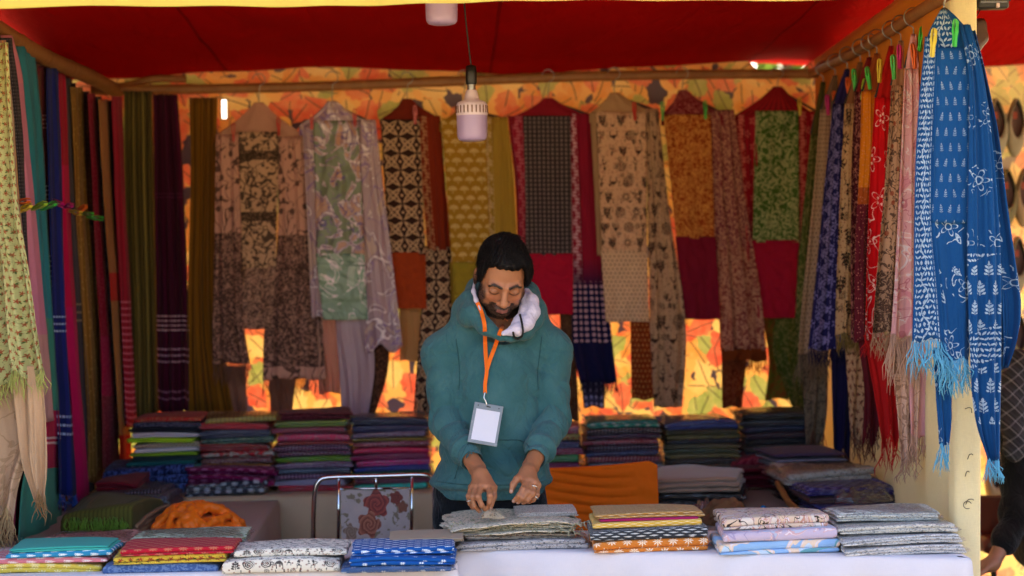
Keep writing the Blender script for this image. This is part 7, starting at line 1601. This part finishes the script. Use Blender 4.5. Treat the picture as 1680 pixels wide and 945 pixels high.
def scarf_nb(p):
    d = chain(p, [n_el + np.array([-.02, -.07, .26]), n_sh + np.array([-.055, -.075, -.02]), n_sh + np.array([.0, -.03, .085]), n_sh * .5 + n_shr * .5 + np.array([0, .05, .12]), n_shr + np.array([0, .0, .09])], [.045, .055, .062, .07, .06], .03)
    return d + .005 * np.sin(p[:, 0] * 60 + p[:, 2] * 55)
def plaid():
    g = G('dark_plaid'); x, y, z = g.xyz('Object'); a = g.fr((x * .8 + z * .7) / .036); b = g.fr((z * .8 - x * .6) / .036)
    c = g.mix((a < .16) * .16, '#15141A', '#B0AEB8'); c = g.mix((b < .16) * .15, c, '#A8A6B0'); c = g.mix(g.band(a, .35, .6) * .2, c, '#3A3A46')
    p = g.n('ShaderNodeBsdfPrincipled'); g.put(p.inputs['Base Color'], c); p.inputs['Roughness'].default_value = .9; o = g.n('ShaderNodeOutputMaterial'); g.t.links.new(p.outputs[0], o.inputs[0]); return g.mat
V, F = surface(scarf_nb, lo, hi, .008); V = smooth_mesh(V, F, 1); fast_mesh('scarf', V, F, plaid(), per)
def trn(p):
    d = ell(p, n_hip, (.19, .17, .15))
    for s in (-.10, .10): k = np.array([n_hip[0] + s * 1.3, YN - .38, .46]); f_ = np.array([n_hip[0] + s * 1.2, YN - .30, .04]); d = smin(d, chain(p, [n_hip + np.array([s, 0, -.02]), k, f_], [.10, .075, .055], .03), .04)
    return d
V, F = surface(trn, (n_hip[0] - .4, YN - .6, 0.005), (n_hip[0] + .4, YN + .35, n_hip[2] + .3), .011); fast_mesh('trousers', V, F, knit_mat('dark_cotton', '#14130F', '#1E1C18'), per)
mk('stool', *box_geo((n_hip[0], YN + .08, n_hip[2] / 2 - .09), (.34, .30, n_hip[2] - .18), .02), WOODH)
tag(bpy.data.objects['stool'], 'low wooden stool under the bending person', 'stool')
# ================================================================== a tree beyond, glimpsed over the back cloth
e = empty('leafy_tree', (2.7, 14.5, 0), 'green tree glimpsed through the gap above the back cloth', 'tree')
tube('trunk', [(2.7, 14.5, 0), (2.72, 14.5, 1.2), (2.66, 14.52, 2.4), (2.75, 14.5, 3.4)], [.14] * 1 if False else np.linspace(.15, .06, 24), simple('bark', '#4A3A2A', .9, bump=.5), e, 10, 24)
for k in range(7):
    a = k * .9; tube('limb', [(2.7, 14.5, 2.2 + .15 * k), (2.7 + .4 * math.cos(a), 14.5 + .4 * math.sin(a), 2.7 + .15 * k), (2.7 + .95 * math.cos(a), 14.5 + .95 * math.sin(a), 3.1 + .16 * k)], np.linspace(.05, .015, 12), bpy.data.materials['bark'], e, 6, 12)
V, F = [], []
for k in range(5200):
    b = random.random(); a = random.uniform(0, 6.283); r = 1.35 * math.sqrt(random.random()); h = 3.1 + random.gauss(0, .55); c = np.array([2.7 + r * math.cos(a) + .2 * math.sin(k * .01), 14.5 + r * math.sin(a), h]); 
    if fbm(c[0] * 1.6, c[1] * 1.6, c[2] * 1.6, 2) < -.12: continue
    u = rng.normal(size=3); u /= np.linalg.norm(u); w = np.cross(u, rng.normal(size=3)); w /= np.linalg.norm(w); n = len(V); l = random.uniform(.05, .085)
    V += [c - u * l, c + w * l * .42, c + u * l, c - w * l * .42]; F.append((n, n + 1, n + 2, n + 3))
g = G('leaf_green'); x, y, z = g.xyz('Object'); g._uv = (x, y); lm = g.finish(g.mix(g.noise(x, y, 3.0, 2.0), '#3E5A1E', '#6A7A28'), trans=.45, bump=0)
mk('crown', V, F, lm, e, smooth=False)
